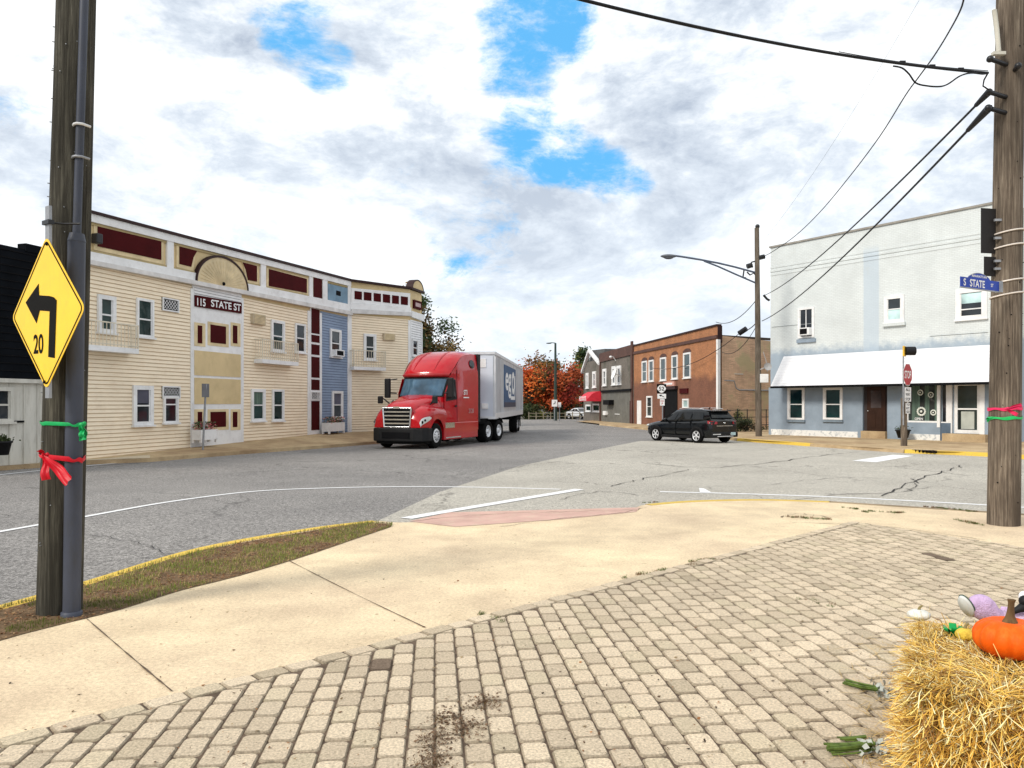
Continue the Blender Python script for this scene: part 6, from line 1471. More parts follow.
# doors, side windows, trim on both sides
for sgn in (-1, 1):
    def sd_(pts, off, mt, nm, par, flat=True, thick=.012, lab=None):
        mb = MB(); P = [Vector((sgn * (halfw(y, z) + off), y, z)) for y, z in pts]; Q = [Vector((sgn * (halfw(y, z) + off - thick), y, z)) for y, z in pts]; n = len(P)
        fr = tuple(range(n)); mb.add(P + Q, [fr] + [(i, (i + 1) % n, n + (i + 1) % n, n + i) for i in range(n)]); return T(nm, mb, mt, par, lab)
    d_ = sd_([(1.66, .74), (2.62, .74), (2.62, 2.62), (2.16, 2.62), (1.72, 2.0)], .014, red_paint, 'door', tk)
    sd_([(1.86, 1.78), (2.50, 1.84), (2.50, 2.52), (2.22, 2.52), (1.90, 2.08)], .022, side_glass, 'side_window', d_)
    sd_([(1.80, 1.70), (2.56, 1.77), (2.56, 2.58), (2.18, 2.58), (1.83, 2.08)], .018, black_plastic, 'window_seal', d_)
    sd_([(2.40, 1.50), (2.56, 1.50), (2.56, 1.56), (2.40, 1.56)], .05, black_plastic, 'handle', d_, thick=.03)
    ms_ = []
    sd_([(2.64, .62), (2.66, .62), (2.66, 3.0), (2.64, 3.0)], .004, dark, 'panel_gap', cab); sd_([(1.4, 1.06), (4.9, 1.06), (4.9, 1.08), (1.4, 1.08)], .004, dark, 'panel_gap', cab)
    sw_ = [(4.30 + .28 * math.cos(a), 3.34 + .20 * math.sin(a)) for a in [2 * PI * i / 14 for i in range(14)]]; sd_(sw_, .03, side_glass, 'sleeper_window', cab)
    mb = MB(); mb.box(sgn * .95, sgn * 1.235, 1.35, 4.9, .30, .98); sf = T('side_fairing', mb, red_paint, bev=.03)
    mb = MB(); mb.box(sgn * 1.236, sgn * 1.245, 1.5, 3.0, .36, .41); mb.box(sgn * 1.236, sgn * 1.245, 1.45, 2.35, .78, .98); T('step_plate', mb, chrome, sf)
    mb = MB(); mb.box(sgn * 1.05, sgn * 1.2, 4.93, 5.25, .95, 3.85); T('side_extender', mb, black_plastic, cab)
    # mirrors: one on the door, one on the hood
    mb = MB(); mb.tube([(sgn * 1.1, 1.62, 2.0), (sgn * 1.42, 1.50, 2.02)], .03, 6); mb.tube([(sgn * 1.1, 1.68, 2.6), (sgn * 1.42, 1.50, 2.55)], .025, 6)
    mi = T('mirror', mb, black_metal); mb = MB(); mb.box(sgn * 1.33, sgn * 1.58, 1.40, 1.56, 1.82, 2.62); T('mirror_housing', mb, black_plastic, mi, bev=.04)
    mb = MB(); mb.tube([(sgn * .92, .2, 1.60), (sgn * 1.12, -.1, 1.78), (sgn * 1.22, -.22, 1.82)], .025, 6); mi = T('hood_mirror', mb, black_metal); mb = MB(); mb.box(sgn * 1.12, sgn * 1.34, -.3, -.16, 1.62, 1.88); T('mirror_housing', mb, black_plastic, mi, bev=.04)
    mb = MB(); mb.tube([(sgn * .90, .2, 1.60), (sgn * .98, .9, 1.72)], .03, 6); T('mirror_arm', mb, black_metal, mi)
FT = WM[tk.name] @ Matrix.Rotation(PI / 2, 4, 'Z')      # local x runs to the rear along the near side
def side_text(body, y, z, h, mt, off=1.236, width=None): return lettering(body, y, -off - .0, z, h, mt, cab, FT, width)
side_text('STI', 2.65, 2.25, .22, sign_white); side_text('2128', 3.25, 1.46, .20, mat('pale_number', (.5, .25, .25), .5)); 
mb = MB(); mb.box(1.231, 1.236, 3.3, 3.9, 1.82, 1.86); T('door_stripe', mb, sign_white, cab)
# frame, tanks, fifth wheel, wheels
mb = MB(); mb.box(-.45, .45, -.6, 7.9, .55, .86); mb.box(-1.0, 1.0, 4.95, 5.2, .6, 1.0); fr_ = T('chassis', mb, rubber)
mb = MB(); mb.box(-.45, .45, 6.2, 7.4, .87, 1.15); T('fifth_wheel', mb, dark, fr_)
for sgn in (-1, 1): 
    mb = MB(); mb.tube([(sgn * .95, 3.2, .62), (sgn * .95, 4.85, .62)], .26, 14); T('fuel_tank', mb, alu, fr_)
for sgn in (-1, 1):
    wheel_parts(tk, sgn * 1.06, 0, .50, .28, sgn, alu, dished=-.1)
    for y in (5.2, 6.5): wheel_parts(tk, sgn * 1.0, y, .50, .52, sgn, alu, dished=.45)
    for y in (5.2, 6.5): 
        mb = MB(); mb.loft([[Vector((sgn * x, y + .60 * math.cos(a), .5 + .60 * math.sin(a))) for a in [R(35) + R(110) * k / 8 for k in range(9)]] for x in (.7, 1.26)], closed=False, cap=False); 
        obj('mudguard', mb, rubber, tk)
# trailer, turned a little from the tractor
pin = WM[tk.name] @ Vector((0, 5.85, 0)); beta = R(5.3)
MT = Matrix.Translation((pin.x, pin.y, road_z(pin.y))) @ Matrix.Rotation(-beta, 4, 'Z')
silver = mat('trailer_skin', (.55, .57, .60), .34, .35, var=.14, scale=.9, stretch=(1, 1, .25), dirt=(.22, .21, .20), dirt_amt=.6)
fw = mat('trailer_front_white', (.62, .66, .74), .5, var=.06, scale=.6)
mb = MB(); mb.box(-1.3, 1.3, -.95, 15.15, 1.14, 4.16); tr_ = T('trailer', mb, silver, lab='silver box trailer', M=MT)
mb = MB(); mb.box(-1.22, 1.22, -.975, -.951, 1.2, 3.98); T('front_wall', mb, fw, tr_, M=MT)
mb = MB(); mb.box(-.15, .9, -1.0, -.976, 3.45, 3.85); mb.box(.7, 1.0, -1.02, -.976, 1.55, 1.8); T('front_box', mb, mat('vent_white', (.8, .8, .8), .5), tr_, M=MT)
mb = MB()
for sgn in (-1, 1):
    mb.box(sgn * 1.3, sgn * 1.335, -.97, 15.17, 4.04, 4.18); mb.box(sgn * 1.3, sgn * 1.335, -.97, 15.17, 1.08, 1.36); mb.box(sgn * 1.28, sgn * 1.34, -.98, -.86, 1.36, 3.96); mb.box(sgn * 1.28, sgn * 1.34, 15.08, 15.18, 1.36, 3.96)
mb.box(-1.3, 1.3, -.99, -.94, 4.06, 4.18); mb.box(-1.3, 1.3, -.99, -.94, 1.08, 1.2); T('rail', mb, alu, tr_, M=MT)
for k in range(26):
    y = -.3 + k * .6
    if 3.0 < y < 10.0: continue
    mb = MB(); mb.box(1.3, 1.318, y - .02, y + .02, 1.36, 3.96); T('side_post', mb, silver, tr_, M=MT)
mb = MB(); mb.box(-.5, .5, 0, 15, .95, 1.1); mb.box(-.9, .9, 10.9, 14.4, .8, .95); und = T('underframe', mb, rubber, tr_, M=MT)
for sgn in (-1, 1):
    mb = MB(); mb.box(sgn * .8, sgn * .95, 2.3, 2.45, .25, 1.1); mb.box(sgn * .7, sgn * 1.05, 2.2, 2.55, .2, .25); T('landing_leg', mb, rubber, tr_, M=MT)
    for y in (11.9, 13.15): wheel_parts(tk, sgn * 1.0, y, .50, .52, sgn, alu, F=MT, dished=.45)
    mb = MB(); mb.box(sgn * .7, sgn * 1.25, 14.2, 14.24, .3, 1.08); T('mud_flap', mb, rubber, tr_, M=MT)
blu = mat('logo_blue', (.02, .085, .19), .5); mb = MB(); mb.box(1.3, 1.322, 3.1, 9.8, 1.60, 3.80); lg = T('logo_panel', mb, blu, tr_, M=MT)
mb = MB(); mb.box(1.3225, 1.326, 3.1, 9.8, 1.60, 1.86); T('panel_band', mb, mat('logo_dark', (.03, .04, .07), .5), lg, M=MT)
FTT = MT @ Matrix.Rotation(PI / 2, 4, 'Z'); lettering('eg', 5.3, -1.3265, 2.75, 1.35, sign_white, lg, FTT, width=3.2); lettering('o', 8.1, -1.3265, 2.95, 1.3, sign_white, lg, FTT, width=1.7)
mb = MB(); mb.box(1.3265, 1.33, 6.6, 9.2, 2.0, 2.2); mb.box(1.3265, 1.33, 8.95, 9.3, 2.0, 3.4); T('logo_stroke', mb, sign_white, lg, M=MT)

# ------------------------------------------------------------------ cars
def car(label, M, paint, seed=0, detail=True, group=None, cat='car', sedan=False, name='parked_car'):
    t = thing(name, label, cat, M=M, group=group)
    def P_(n_, mb, mt, par=None, lab=None, bev=0): return obj(n_, mb, mt, par or t, M, lab, bev)
    belt = lambda y: .93 + .10 * sm(-1.2, 2.0, y) - .12 * sm(-.9, -2.1, y) * 0
    def ring(y, w, zt, zb, k=1.0):
        q = [(.0, zb), (.80, zb), (.97, zb + .12), (1.0, zb + .32), (.985, zt - .18), (.93, zt - .05), (.80, zt), (.0, zt + .03 * k)]
        return [Vector((w * a, y, z)) for a, z in q] + [Vector((-w * a, y, z)) for a, z in q[::-1][1:-1]]
    st = [(-2.18, .62, .70, .36), (-2.14, .74, .76, .26), (-1.98, .84, .84, .22), (-1.6, .89, .90, .22), (-1.1, .90, .97, .22), (-.5, .905, 1.0, .22), (.4, .905, 1.02, .22), (1.3, .905, 1.06, .22), (1.9, .89, 1.08, .24), (2.10, .84, 1.06, .28), (2.17, .76, .98, .36)]
    if sedan: st = st[:7] + [(1.3, .90, 1.04, .22), (1.9, .88, 1.02, .26), (2.3, .80, .98, .34)]
    mb = MB(); mb.loft([ring(*s_) for s_ in st]); body = P_('body', mb, paint)
    rw = .66; zr = 1.50
    if sedan: gh = [(-.95, -.05, .84, .60, .98, 1.40), (-.3, .05, .86, .64, 1.0, 1.43), (.5, .7, .86, .64, 1.02, 1.43), (1.75, 1.0, .82, .60, 1.02, 1.38)]
    else: gh = [(-1.15, -.30, .84, .60, .96, 1.47), (-.55, -.12, .865, .655, .99, 1.51), (.3, .35, .87, .67, 1.02, 1.54), (1.35, 1.35, .865, .665, 1.06, 1.52), (2.12, 1.78, .80, .60, 1.05, 1.46)]
    def gring(yb, yt, wb, wt, zb, zt):
        q = [(wb, yb, zb - .03), (wt + (wb - wt) * .12, yt + (yb - yt) * .12, zt - .09), (wt * .93, yt, zt - .01), (wt * .5, yt, zt + .02), (0, yt, zt + .025)]
        return [Vector(v) for v in q] + [Vector((-x, y, z)) for x, y, z in q[::-1][1:]]
    mb = MB(); mb.loft([gring(*g) for g in gh], closed=True); P_('cabin', mb, paint, body)
    # glass: sides, windscreen, rear
    def lerp_g(u, v, sgn, off):
        n = len(gh) - 1; f = u * n; i = min(int(f), n - 1); f -= i; g = [gh[i][j] * (1 - f) + gh[i + 1][j] * f for j in range(6)]
        yb, yt, wb, wt, zb, zt = g; zt -= .09; wt2 = wt + (wb - wt) * .12; yt2 = yt + (yb - yt) * .12; return Vector((sgn * (wb + (wt2 - wb) * v + off), yb + (yt2 - yb) * v, zb - .03 + (zt - zb + .03) * v))
    for sgn in (-1, 1):
        cuts = [(.12, .36), (.38, .64), (.66, .86)] if not sedan else [(.12, .48), (.52, .88)]
        for a, b in cuts:
            mb = MB(); nn = 5; mb.loft([[lerp_g(a + (b - a) * i / nn, v, sgn, .008) for i in range(nn + 1)] for v in (.14, .5, .93)], closed=False, cap=False); P_('side_window', mb, side_glass, body)
    def face(k, off, v0, v1, tw):
        yb, yt, wb, wt, zb, zt = gh[k]; sg = -1 if k == 0 else 1; rows = []
        for v in (v0, (v0 + v1) / 2, v1): rows.append([Vector(((wb + (wt - wb) * v) * tw * s_, yb + (yt - yb) * v + sg * (off), zb + (zt - zb) * v + .01)) for s_ in (-1, -.5, 0, .5, 1)])
        return rows
    mb = MB(); mb.loft(face(0, .02, .08, .93, .93), closed=False, cap=False); P_('windscreen', mb, side_glass, body)
    mb = MB(); mb.loft(face(-1, .02, .22, .88, .90), closed=False, cap=False); P_('rear_window', mb, side_glass, body)
    clad = black_plastic
    for sgn in (-1, 1):
        mb = MB(); mb.box(sgn * .80, sgn * .925, -1.0, 1.0, .20, .33); P_('sill', mb, clad, body, bev=.02)
        for y in (-1.35, 1.35):
            mb = MB(); k = 14; A_ = [(y + .42 * math.cos(PI * i / k), .33 + .42 * math.sin(PI * i / k)) for i in range(k + 1)]; B_l = [(y + .35 * math.cos(PI * i / k), .33 + .35 * math.sin(PI * i / k)) for i in range(k + 1)]
            for i in range(k): mb.prism_yz([A_[i], A_[i + 1], B_l[i + 1], B_l[i]], sgn * .86, sgn * .94)
            P_('wheel_arch', mb, clad, body); mb = MB(); mb.lathe([(0, 0), (.37, 0)], 20, Matrix.Translation((sgn * .909, y, .36)) @ Matrix.Rotation(PI / 2 * sgn, 4, 'Y')); P_('wheel_well', mb, dark, body)
            wheel_parts(t, sgn * .850, y, .335, .23, sgn, alu, spokes=5, rimr=.66)
    if not detail: 
        for sgn in (-1, 1):
            mb = MB(); mb.ball((sgn * .66, -2.08, .70), (.16, .08, .07), seg=8, rg=6); P_('headlight', mb, lamp_clear)
        return t
    for sgn in (-1, 1):
        mb = MB(); mb.ball((sgn * .97, -.62, 1.04), (.11, .07, .075), seg=10, rg=8); mb.tube([(sgn * .84, -.62, .98), (sgn * .95, -.62, 1.0)], .03, 6); P_('mirror', mb, paint)
        mb = MB(); mb.tube([(sgn * .60, -.05, 1.55), (sgn * .63, .2, 1.585), (sgn * .63, 1.2, 1.58), (sgn * .60, 1.5, 1.54)], .014, 6); P_('roof_rail', mb, alu)
        tl = [(.86, 1.93, 1.02), (.80, 2.09, 1.02), (.48, 2.17, .98), (.48, 2.18, .88), (.78, 2.13, .86), (.88, 1.98, .90)]
        mb = MB(); P = [Vector((sgn * x, y + .02, z)) for x, y, z in tl]; mb.add(P + [sum(P, Vector()) / 6 + Vector((sgn * .03, .04, 0))], [(i, (i + 1) % 6, 6) for i in range(6)], None, True); P_('tail_light', mb, mat('tail_red', (.28, .01, .015), .2, coat=.5))
        mb = MB(); mb.ball((sgn * .68, -2.06, .74), (.19, .10, .06), seg=10, rg=6); P_('headlight', mb, lamp_clear)
        for y in (-.28, .66):
            mb = MB(); mb.box(sgn * .905, sgn * .93, y + .42, y + .60, .86, .89); P_('handle', mb, paint)
        mb = MB(); mb.box(sgn * .86, sgn * .912, -.02, -.005, .34, .96); mb.box(sgn * .86, sgn * .912, .93, .945, .36, 1.0); P_('door_gap', mb, dark, body)
        mb = MB(); mb.box(sgn * .88, sgn * .9, -1.0, 1.75, .985 - .03, .985); 
    mb = MB(); mb.prism_yz([(1.60, 1.49), (1.98, 1.475), (1.99, 1.44), (1.6, 1.44)], -.60, .60); P_('spoiler', mb, paint, body, bev=.012)
    mb = MB(); mb.box(-.80, .80, 2.08, 2.23, .28, .52); P_('rear_bumper', mb, clad, bev=.03)
    mb = MB(); mb.box(-.62, -.30, 2.225, 2.24, .40, .44); mb.box(.30, .78, 2.225, 2.24, .40, .44); mb.box(-.5, .5, 2.225, 2.235, .31, .34); P_('bumper_trim', mb, alu)
    mb = MB(); mb.box(-.62, -.34, 2.232, 2.25, .37, .50); pl = P_('number_plate', mb, mat('plate_teal', (.45, .60, .62), .5))
    mb = MB(); mb.ball((0, 2.185, .92), (.07, .02, .035), seg=10, rg=6); P_('badge', mb, chrome, body)
    mb = MB(); mb.box(-.5, .5, 2.155, 2.18, .78, .80); P_('tailgate_line', mb, chrome, body); mb = MB(); mb.tube([(-.02, 1.15, 1.54), (-.02, 1.28, 1.60)], .025, 6); P_('antenna', mb, black_plastic, body)
    mb = MB(); mb.box(-.3, .3, -2.2, -2.14, .42, .60); P_('grille', mb, dark, body); 
    return t
black_car = mat('black_car_paint', (.004, .005, .006), .2, var=.1, spec=.25, coat=.35)
yx, yy = .52, -.854; CO = Vector((8.42, 36.40, 0)); CO.z = road_z(CO.y) + .0
car('black compact SUV crossing the junction beside the brick building', Matrix.Translation(CO) @ Matrix.Rotation(math.atan2(-yx, yy), 4, 'Z'), black_car, name='suv')
wp = mat('white_car_paint', (.62, .64, .66), .2, coat=.6); gp_ = mat('grey_car_paint', (.12, .13, .14), .25, .3, coat=.6)
def far_car(px, py, Y, rz, paint, label, sedan=True):
    p = at(px, py, Y); car(label, Matrix.Translation((p.x, p.y, road_z(p.y))) @ Matrix.Rotation(rz, 4, 'Z'), paint, detail=False, sedan=sedan, group=None)
far_car(581, 421, 97, R(28), wp, 'white car nosing out beside the red awning building')
far_car(551, 418, 118, R(80), wp, 'white car parked behind the far lamp post', True)
far_car(566, 418, 112, R(95), gp_, 'grey car parked between the far lamp post and the white car', True)
# ------------------------------------------------------------------ trees
def tree(label, base, h, rx, rz, cols, n, seed, size, trunk_r=.2, sparse=.16, crown_z=None, clumps=26, group=None, name='tree'):
    r = random.Random(seed); t = thing(name, label, 'tree', base, group=group); tb = MB(); lf = MB(); cz = crown_z or h - rz
    tb.tube([(0, 0, -.3), (.05, 0, h * .22), (r.uniform(-.2, .2), 0, h * .5), (0, 0, h * .85)], [trunk_r, trunk_r * .8, trunk_r * .5, trunk_r * .12], 9)
    cl = []
    for k in range(clumps):
        d = Vector((r.gauss(0, 1), r.gauss(0, 1), r.gauss(0, 1))).normalized() * (r.random() ** .45)
        c = Vector((d.x * rx, d.y * rx, cz + d.z * rz)); cl.append((c, r.uniform(.5, 1.15), r.uniform(.55, 1.35), r.choice(cols)))
        z0 = h * r.uniform(.2, .55); m_ = Vector((c.x * .45, c.y * .45, (z0 + c.z) / 2 + .2)); tb.tube([(0, 0, z0), m_, c], [trunk_r * .35, trunk_r * .2, trunk_r * .06], 5)
    for _ in range(n):
        c, s_, br, colr = r.choice(cl); o = Vector((r.gauss(0, 1), r.gauss(0, 1), r.gauss(0, .8))) * (rx * sparse * s_ * 1.6); p = c + o
        if p.z < .1: continue
        a = Vector((r.gauss(0, 1), r.gauss(0, 1), r.gauss(0, .6))).normalized(); b = a.orthogonal().normalized(); q = size * r.uniform(.55, 1.4)
        lit = .75 + .45 * max(-1, min(1, o.z / (rx * sparse * 2)))
        lf.add([p - a * q, p + b * q * .6, p + a * q, p - b * q * .6], [(0, 1, 2, 3)], mul(colr, br * r.uniform(.6, 1.4)), False)
    obj('trunk', tb, bark, t); obj('crown', lf, leaf_mat, t); return t
RED = [(.52, .09, .02), (.58, .15, .03), (.36, .045, .02), (.16, .10, .03)]; BRN = [(.16, .11, .03), (.26, .12, .03), (.10, .10, .03)]
def tb_(px, Y): p = at(px, 420, Y); return Vector((p.x, Y, road_z(Y)))
def hgt(py, Y): return at(0, py, Y).z - road_z(Y)
tree('brown and green tree rising behind the red ones', tb_(541, 118), hgt(358.5, 118), 4.2, 4.0, BRN, 7000, 1, .22, .3)
tree('bright orange-red tree directly behind the trailer end', tb_(531, 104), hgt(370, 104), 3.2, 3.0, RED, 5200, 2, .20, .25, crown_z=3.6)
tree('broad dark red tree right of the far lamp post', tb_(562, 102), hgt(374, 102), 3.2, 3.0, [(.40, .05, .02), (.24, .03, .018), (.46, .10, .03), (.08, .07, .02)], 5200, 3, .20, .25, crown_z=3.7)
tree('orange-red tree behind the far lamp post', tb_(550, 108), hgt(368, 108), 3.0, 2.8, RED + BRN[1:2], 4600, 8, .20, .25, crown_z=4.0)
tree('yellow-green tree behind the grey brick building', tb_(583, 120), hgt(351, 120), 3.0, 4.5, [(.20, .20, .05), (.10, .14, .04), (.05, .09, .03)], 6000, 4, .22, .3)
tree('half bare tree behind the end of the long cream building', tb_(419, 62), hgt(273, 62), 2.9, 4.2, [(.06, .095, .025), (.12, .12, .035), (.04, .065, .02), (.17, .11, .04)], 9500, 5, .13, .22, sparse=.10, crown_z=7.0, clumps=44)
tree('dark leafy tree low behind the long cream building', tb_(432, 70), hgt(335, 70), 2.4, 2.6, [(.035, .055, .02), (.06, .07, .02)], 5000, 6, .15, .2, crown_z=4.4)
# far-off wood along the horizon
fw_ = MB(); r = random.Random(77)
for k in range(9000):
    a = r.uniform(-1.25, 1.25); D = r.uniform(230, 300); x, y = math.sin(a) * D, math.cos(a) * D; hh = 5.5 + 2.5 * mnoise.noise(Vector((a * 14, 0, 0))) + 2 * mnoise.noise(Vector((a * 50, 3, 0))); z = road_z(200) + hh * r.random() ** .7
    s_ = r.uniform(.6, 1.3); A = Vector((r.gauss(0, 1), r.gauss(0, 1), r.gauss(0, 1))).normalized(); B = A.orthogonal().normalized()
    fw_.add([Vector((x, y, z)) - A * s_, Vector((x, y, z)) + B * s_ * .7, Vector((x, y, z)) + A * s_, Vector((x, y, z)) - B * s_ * .7], [(0, 1, 2, 3)], mul(r.choice([(.06, .07, .03), (.10, .09, .03), (.16, .07, .02), (.05, .06, .03)]), r.uniform(.6, 1.3)), False)
o = obj('distant_trees', fw_, leaf_mat); tag(o, 'autumn woods along the distant horizon', 'trees'); o['kind'] = 'stuff'
# hedge and low bushes at the end of the street
for i, (px, Y, rx, rz, cols, lab) in enumerate([(517, 98, 1.6, 1.0, [(.03, .05, .015)], 'dark hedge clump just right of the trailer wheels'), (526, 97, 1.3, .9, [(.05, .06, .02)], 'dark bush under the bright orange-red tree'), (537, 99, 1.0, .55, [(.22, .20, .03), (.14, .16, .03)], 'yellow-green bush left of the far lamp post'),
                                    (560, 100, 2.2, .8, [(.03, .045, .015)], 'dark bush right of the far lamp post'), (570, 101, 2.0, 1.0, [(.04, .05, .02), (.08, .07, .03)], 'dark bush behind the white car')]):
    bush(lab, tb_(px, Y), rx, 1.0, rz, 2200, cols, 30 + i, .13, group='bushes at the end of the street')
# little pale garden fence by the lamp post
t = thing('garden_fence', 'low pale rail fence at the end of the street beside the lamp post', 'fence', tb_(545, 95)); mb = MB()
for i in range(9): x = -2.0 + i * .9; mb.box(x - .06, x + .06, -.06, .06, 0, .95)
wf = mat('weathered_fence', (.22, .19, .14), .8, var=.3); obj('post', mb, wf, t); mb = MB(); mb.box(-2, 5.2, -.03, .03, .35, .42); mb.box(-2, 5.2, -.03, .03, .75, .82); obj('rail', mb, wf, t)

# ------------------------------------------------------------------ straw bales and what lies on them
straw = mat_attr('straw', .55, nscale=8, nvar=.15, bmp=0, spec=.35)
straw_core = mat('straw_core', (.10, .055, .018), .95, var=.5, scale=18, bmp=1.0, bscale=40)
def bale(label, M, L, Wd, Hh, n, seed):
    # local x across (0..Wd), y along (0..L), z up
    r = random.Random(seed); t = thing('straw_bale', label, 'straw bale', M=M, group='straw bales at the lower right'); mb = MB(); e = .045
    mb.box(e, Wd - e, e, L - e, 0, Hh - e); obj('core', mb, straw_core, t, bev=.03)
    s = MB()
    def strand(p, d, ln, w, nrm, col):
        bend = Vector((r.gauss(0, 1), r.gauss(0, 1), r.gauss(0, 1))) * ln * .10; side = d.cross(nrm); side = (side.normalized() if side.length > 1e-3 else Vector((1, 0, 0))) * w; up = nrm * w * .7
        pts = [p, p + d * ln * .5 + bend + nrm * .006, p + d * ln]; vs = []
        for q in pts: vs += [q - side, q + up, q + side]
        s.add(vs, [(0, 1, 4, 3), (1, 2, 5, 4), (3, 4, 7, 6), (4, 5, 8, 7)], col, False)
    cols = [(.88, .58, .13), (.80, .48, .08), (.92, .70, .22), (.58, .32, .05), (.95, .84, .48), (.30, .14, .03)]
    faces = [('front', Vector((0, -1, 0)), .26), ('left', Vector((-1, 0, 0)), .22), ('top', Vector((0, 0, 1)), .40), ('right', Vector((1, 0, 0)), .12)]
    for k in range(n):
        u = r.random(); acc = 0
        for nm, nrm, w in faces:
            acc += w
            if u < acc: break
        a, b = r.random(), r.random()
        if nm == 'front': p = Vector((a * Wd, 0, b * Hh)); cell = (int(a * 4), int(b * 3), 0)
        elif nm == 'left': p = Vector((0, a * L, b * Hh)); cell = (int(a * 7), int(b * 3), 1)
        elif nm == 'right': p = Vector((Wd, a * L, b * Hh)); cell = (int(a * 7), int(b * 3), 2)
        else: p = Vector((a * Wd, b * L, Hh)); cell = (int(a * 4), int(b * 7), 3)
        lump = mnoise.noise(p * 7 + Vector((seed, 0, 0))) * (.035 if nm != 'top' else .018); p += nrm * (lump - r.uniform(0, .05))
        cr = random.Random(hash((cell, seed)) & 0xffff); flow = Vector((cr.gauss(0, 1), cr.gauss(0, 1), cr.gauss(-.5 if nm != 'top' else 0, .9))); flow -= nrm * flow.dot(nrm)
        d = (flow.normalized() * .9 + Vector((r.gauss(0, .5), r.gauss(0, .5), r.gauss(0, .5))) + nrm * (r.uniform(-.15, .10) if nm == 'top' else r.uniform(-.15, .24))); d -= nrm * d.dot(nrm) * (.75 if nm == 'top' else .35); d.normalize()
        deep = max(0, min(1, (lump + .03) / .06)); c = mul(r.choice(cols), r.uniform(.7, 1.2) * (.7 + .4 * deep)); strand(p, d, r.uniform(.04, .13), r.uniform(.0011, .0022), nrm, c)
    for k in range(int(n * .03)):    # fringe over the front edge and the left foot
        p = Vector((r.uniform(0, Wd), r.uniform(-.02, .02), r.uniform(.0, Hh))); strand(p, Vector((r.gauss(-.2, .5), -1, r.gauss(-.4, .5))).normalized(), r.uniform(.08, .2), .0018, Vector((0, 0, 1)), mul(r.choice(cols), 1.1))
        p = Vector((0, r.uniform(0, L), r.uniform(0, .2))); strand(p, Vector((-1, r.gauss(0, .5), r.gauss(-.1, .3))).normalized(), r.uniform(.06, .16), .0016, Vector((0, 0, 1)), mul(r.choice(cols), 1.1))
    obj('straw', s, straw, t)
    tw = MB()
    for x in (Wd * .3, Wd * .7): tw.tube([(x, -.01, 0), (x, -.012, Hh), (x, L * .5, Hh + .008), (x, L, Hh)], .003, 5)
    obj('twine', tw, mat('twine', (.45, .30, .12), .9), t); return t
BH = .45
def on_top(px, py, z=BH): a, b = ray(px, py); Y = (z - EYE) / b; return Vector((a * Y, Y, z))
bA = Vector((1.66, 3.14)); ax = Vector((.47, .86)).normalized(); angA = math.atan2(-ax.x, ax.y)
MA = Matrix.Translation((bA.x, bA.y, .014)) @ Matrix.Rotation(angA, 4, 'Z')
bale('golden straw bale with a pumpkin on it at the lower right corner', MA, 1.0, .46, BH, 26000, 4)
MBm = Matrix.Translation((bA.x, bA.y, .014)) @ Matrix.Rotation(angA, 4, 'Z') @ Matrix.Translation((.475, -.14, 0))
bale('second straw bale beside the first, cut off by the right edge', MBm, 1.0, .46, BH - .01, 17000, 9)
# pumpkin
pc = on_top(1010, 657.5, BH + .012); pr_ = .150
t = thing('pumpkin', 'round orange pumpkin with a brown stem on the straw bale', 'pumpkin', pc); mb = MB(); rings = []; seg = 72
for i in range(23):
    th = PI * i / 22; rg = []
    for k in range(seg):
        a = 2 * PI * k / seg; rib = 1 - .075 * (abs(math.sin(a * 6)) ** .55 < .45) * 0 - .13 * (1 - abs(math.sin(a * 6)) ** .42) * math.sin(th)
        rr = pr_ * math.sin(th) ** .85 * rib; z = .088 - .088 * math.cos(th); dip = .022 * math.exp(-(math.sin(th) / .28) ** 2); z += (-dip if i > 11 else dip); rg.append(Vector((rr * math.cos(a), rr * math.sin(a), z)))
    rings.append(rg)
mb.loft(rings, cap=False); obj('flesh', mb, mat('pumpkin_orange', (.82, .11, .002), .6, spec=.2, var=.12, scale=7, stretch=(1, 1, .5), dirt=(.7, .28, .04), dirt_amt=.4, bmp=.1), t)
mb = MB(); rgs = []
for i in range(9):
    u = i / 8; c = Vector((-.004 + .010 * u, 0, .145 + .115 * u)); r_ = .026 * (1 - u) ** 3.5 + .0115 + .004 * (u > .9)
    rgs.append([c + Vector((math.cos(2 * PI * k / 10) * r_ * (1 + .2 * (k % 2)), math.sin(2 * PI * k / 10) * r_ * (1 + .2 * (k % 2)), 0)) for k in range(10)])
mb.loft(rgs); obj('stem', mb, mat('pumpkin_stem', (.16, .10, .045), .9, var=.4, scale=30, stretch=(1, 1, .2), bmp=.5), t)
# small gourd and green bow
def gourd(name, label, c, r_, hgt_, col, seed, cat='gourd', bump_=.0):
    t = thing(name, label, cat, c); mb = MB(); rings = []
    for i in range(15):
        th = PI * i / 14; rings.append([Vector((r_ * math.sin(th) * (1 - .06 * abs(math.cos(k * PI / 4))) * math.cos(2 * PI * k / 32), r_ * math.sin(th) * (1 - .06 * abs(math.cos(k * PI / 4))) * math.sin(2 * PI * k / 32), hgt_ / 2 - hgt_ / 2 * math.cos(th))) for k in range(32)])
    mb.loft(rings, cap=False); obj('flesh', mb, col, t); mb = MB(); mb.tube([(0, 0, hgt_ * .95), (.004, 0, hgt_ * 1.2), (.018, 0, hgt_ * 1.36)], [.009, .006, .005], 7); obj('stem', mb, mat('gourd_stem', (.25, .2, .08), .8), t); return t
gourd('gourd', 'small knobbly yellow gourd beside the pumpkin', on_top(965, 641, BH + .01), .044, .062, mat('gourd_yellow', (.85, .60, .08), .5, var=.2, scale=30, bmp=1.0, bscale=60), 1)
gourd('gourd', 'small white gourd at the back left corner of the bale', on_top(919, 620, BH + .005), .058, .056, mat('gourd_white', (.72, .72, .66), .5, var=.12, scale=30, dirt=(.4, .42, .36), dirt_amt=.6, bmp=.4, bscale=50), 2)
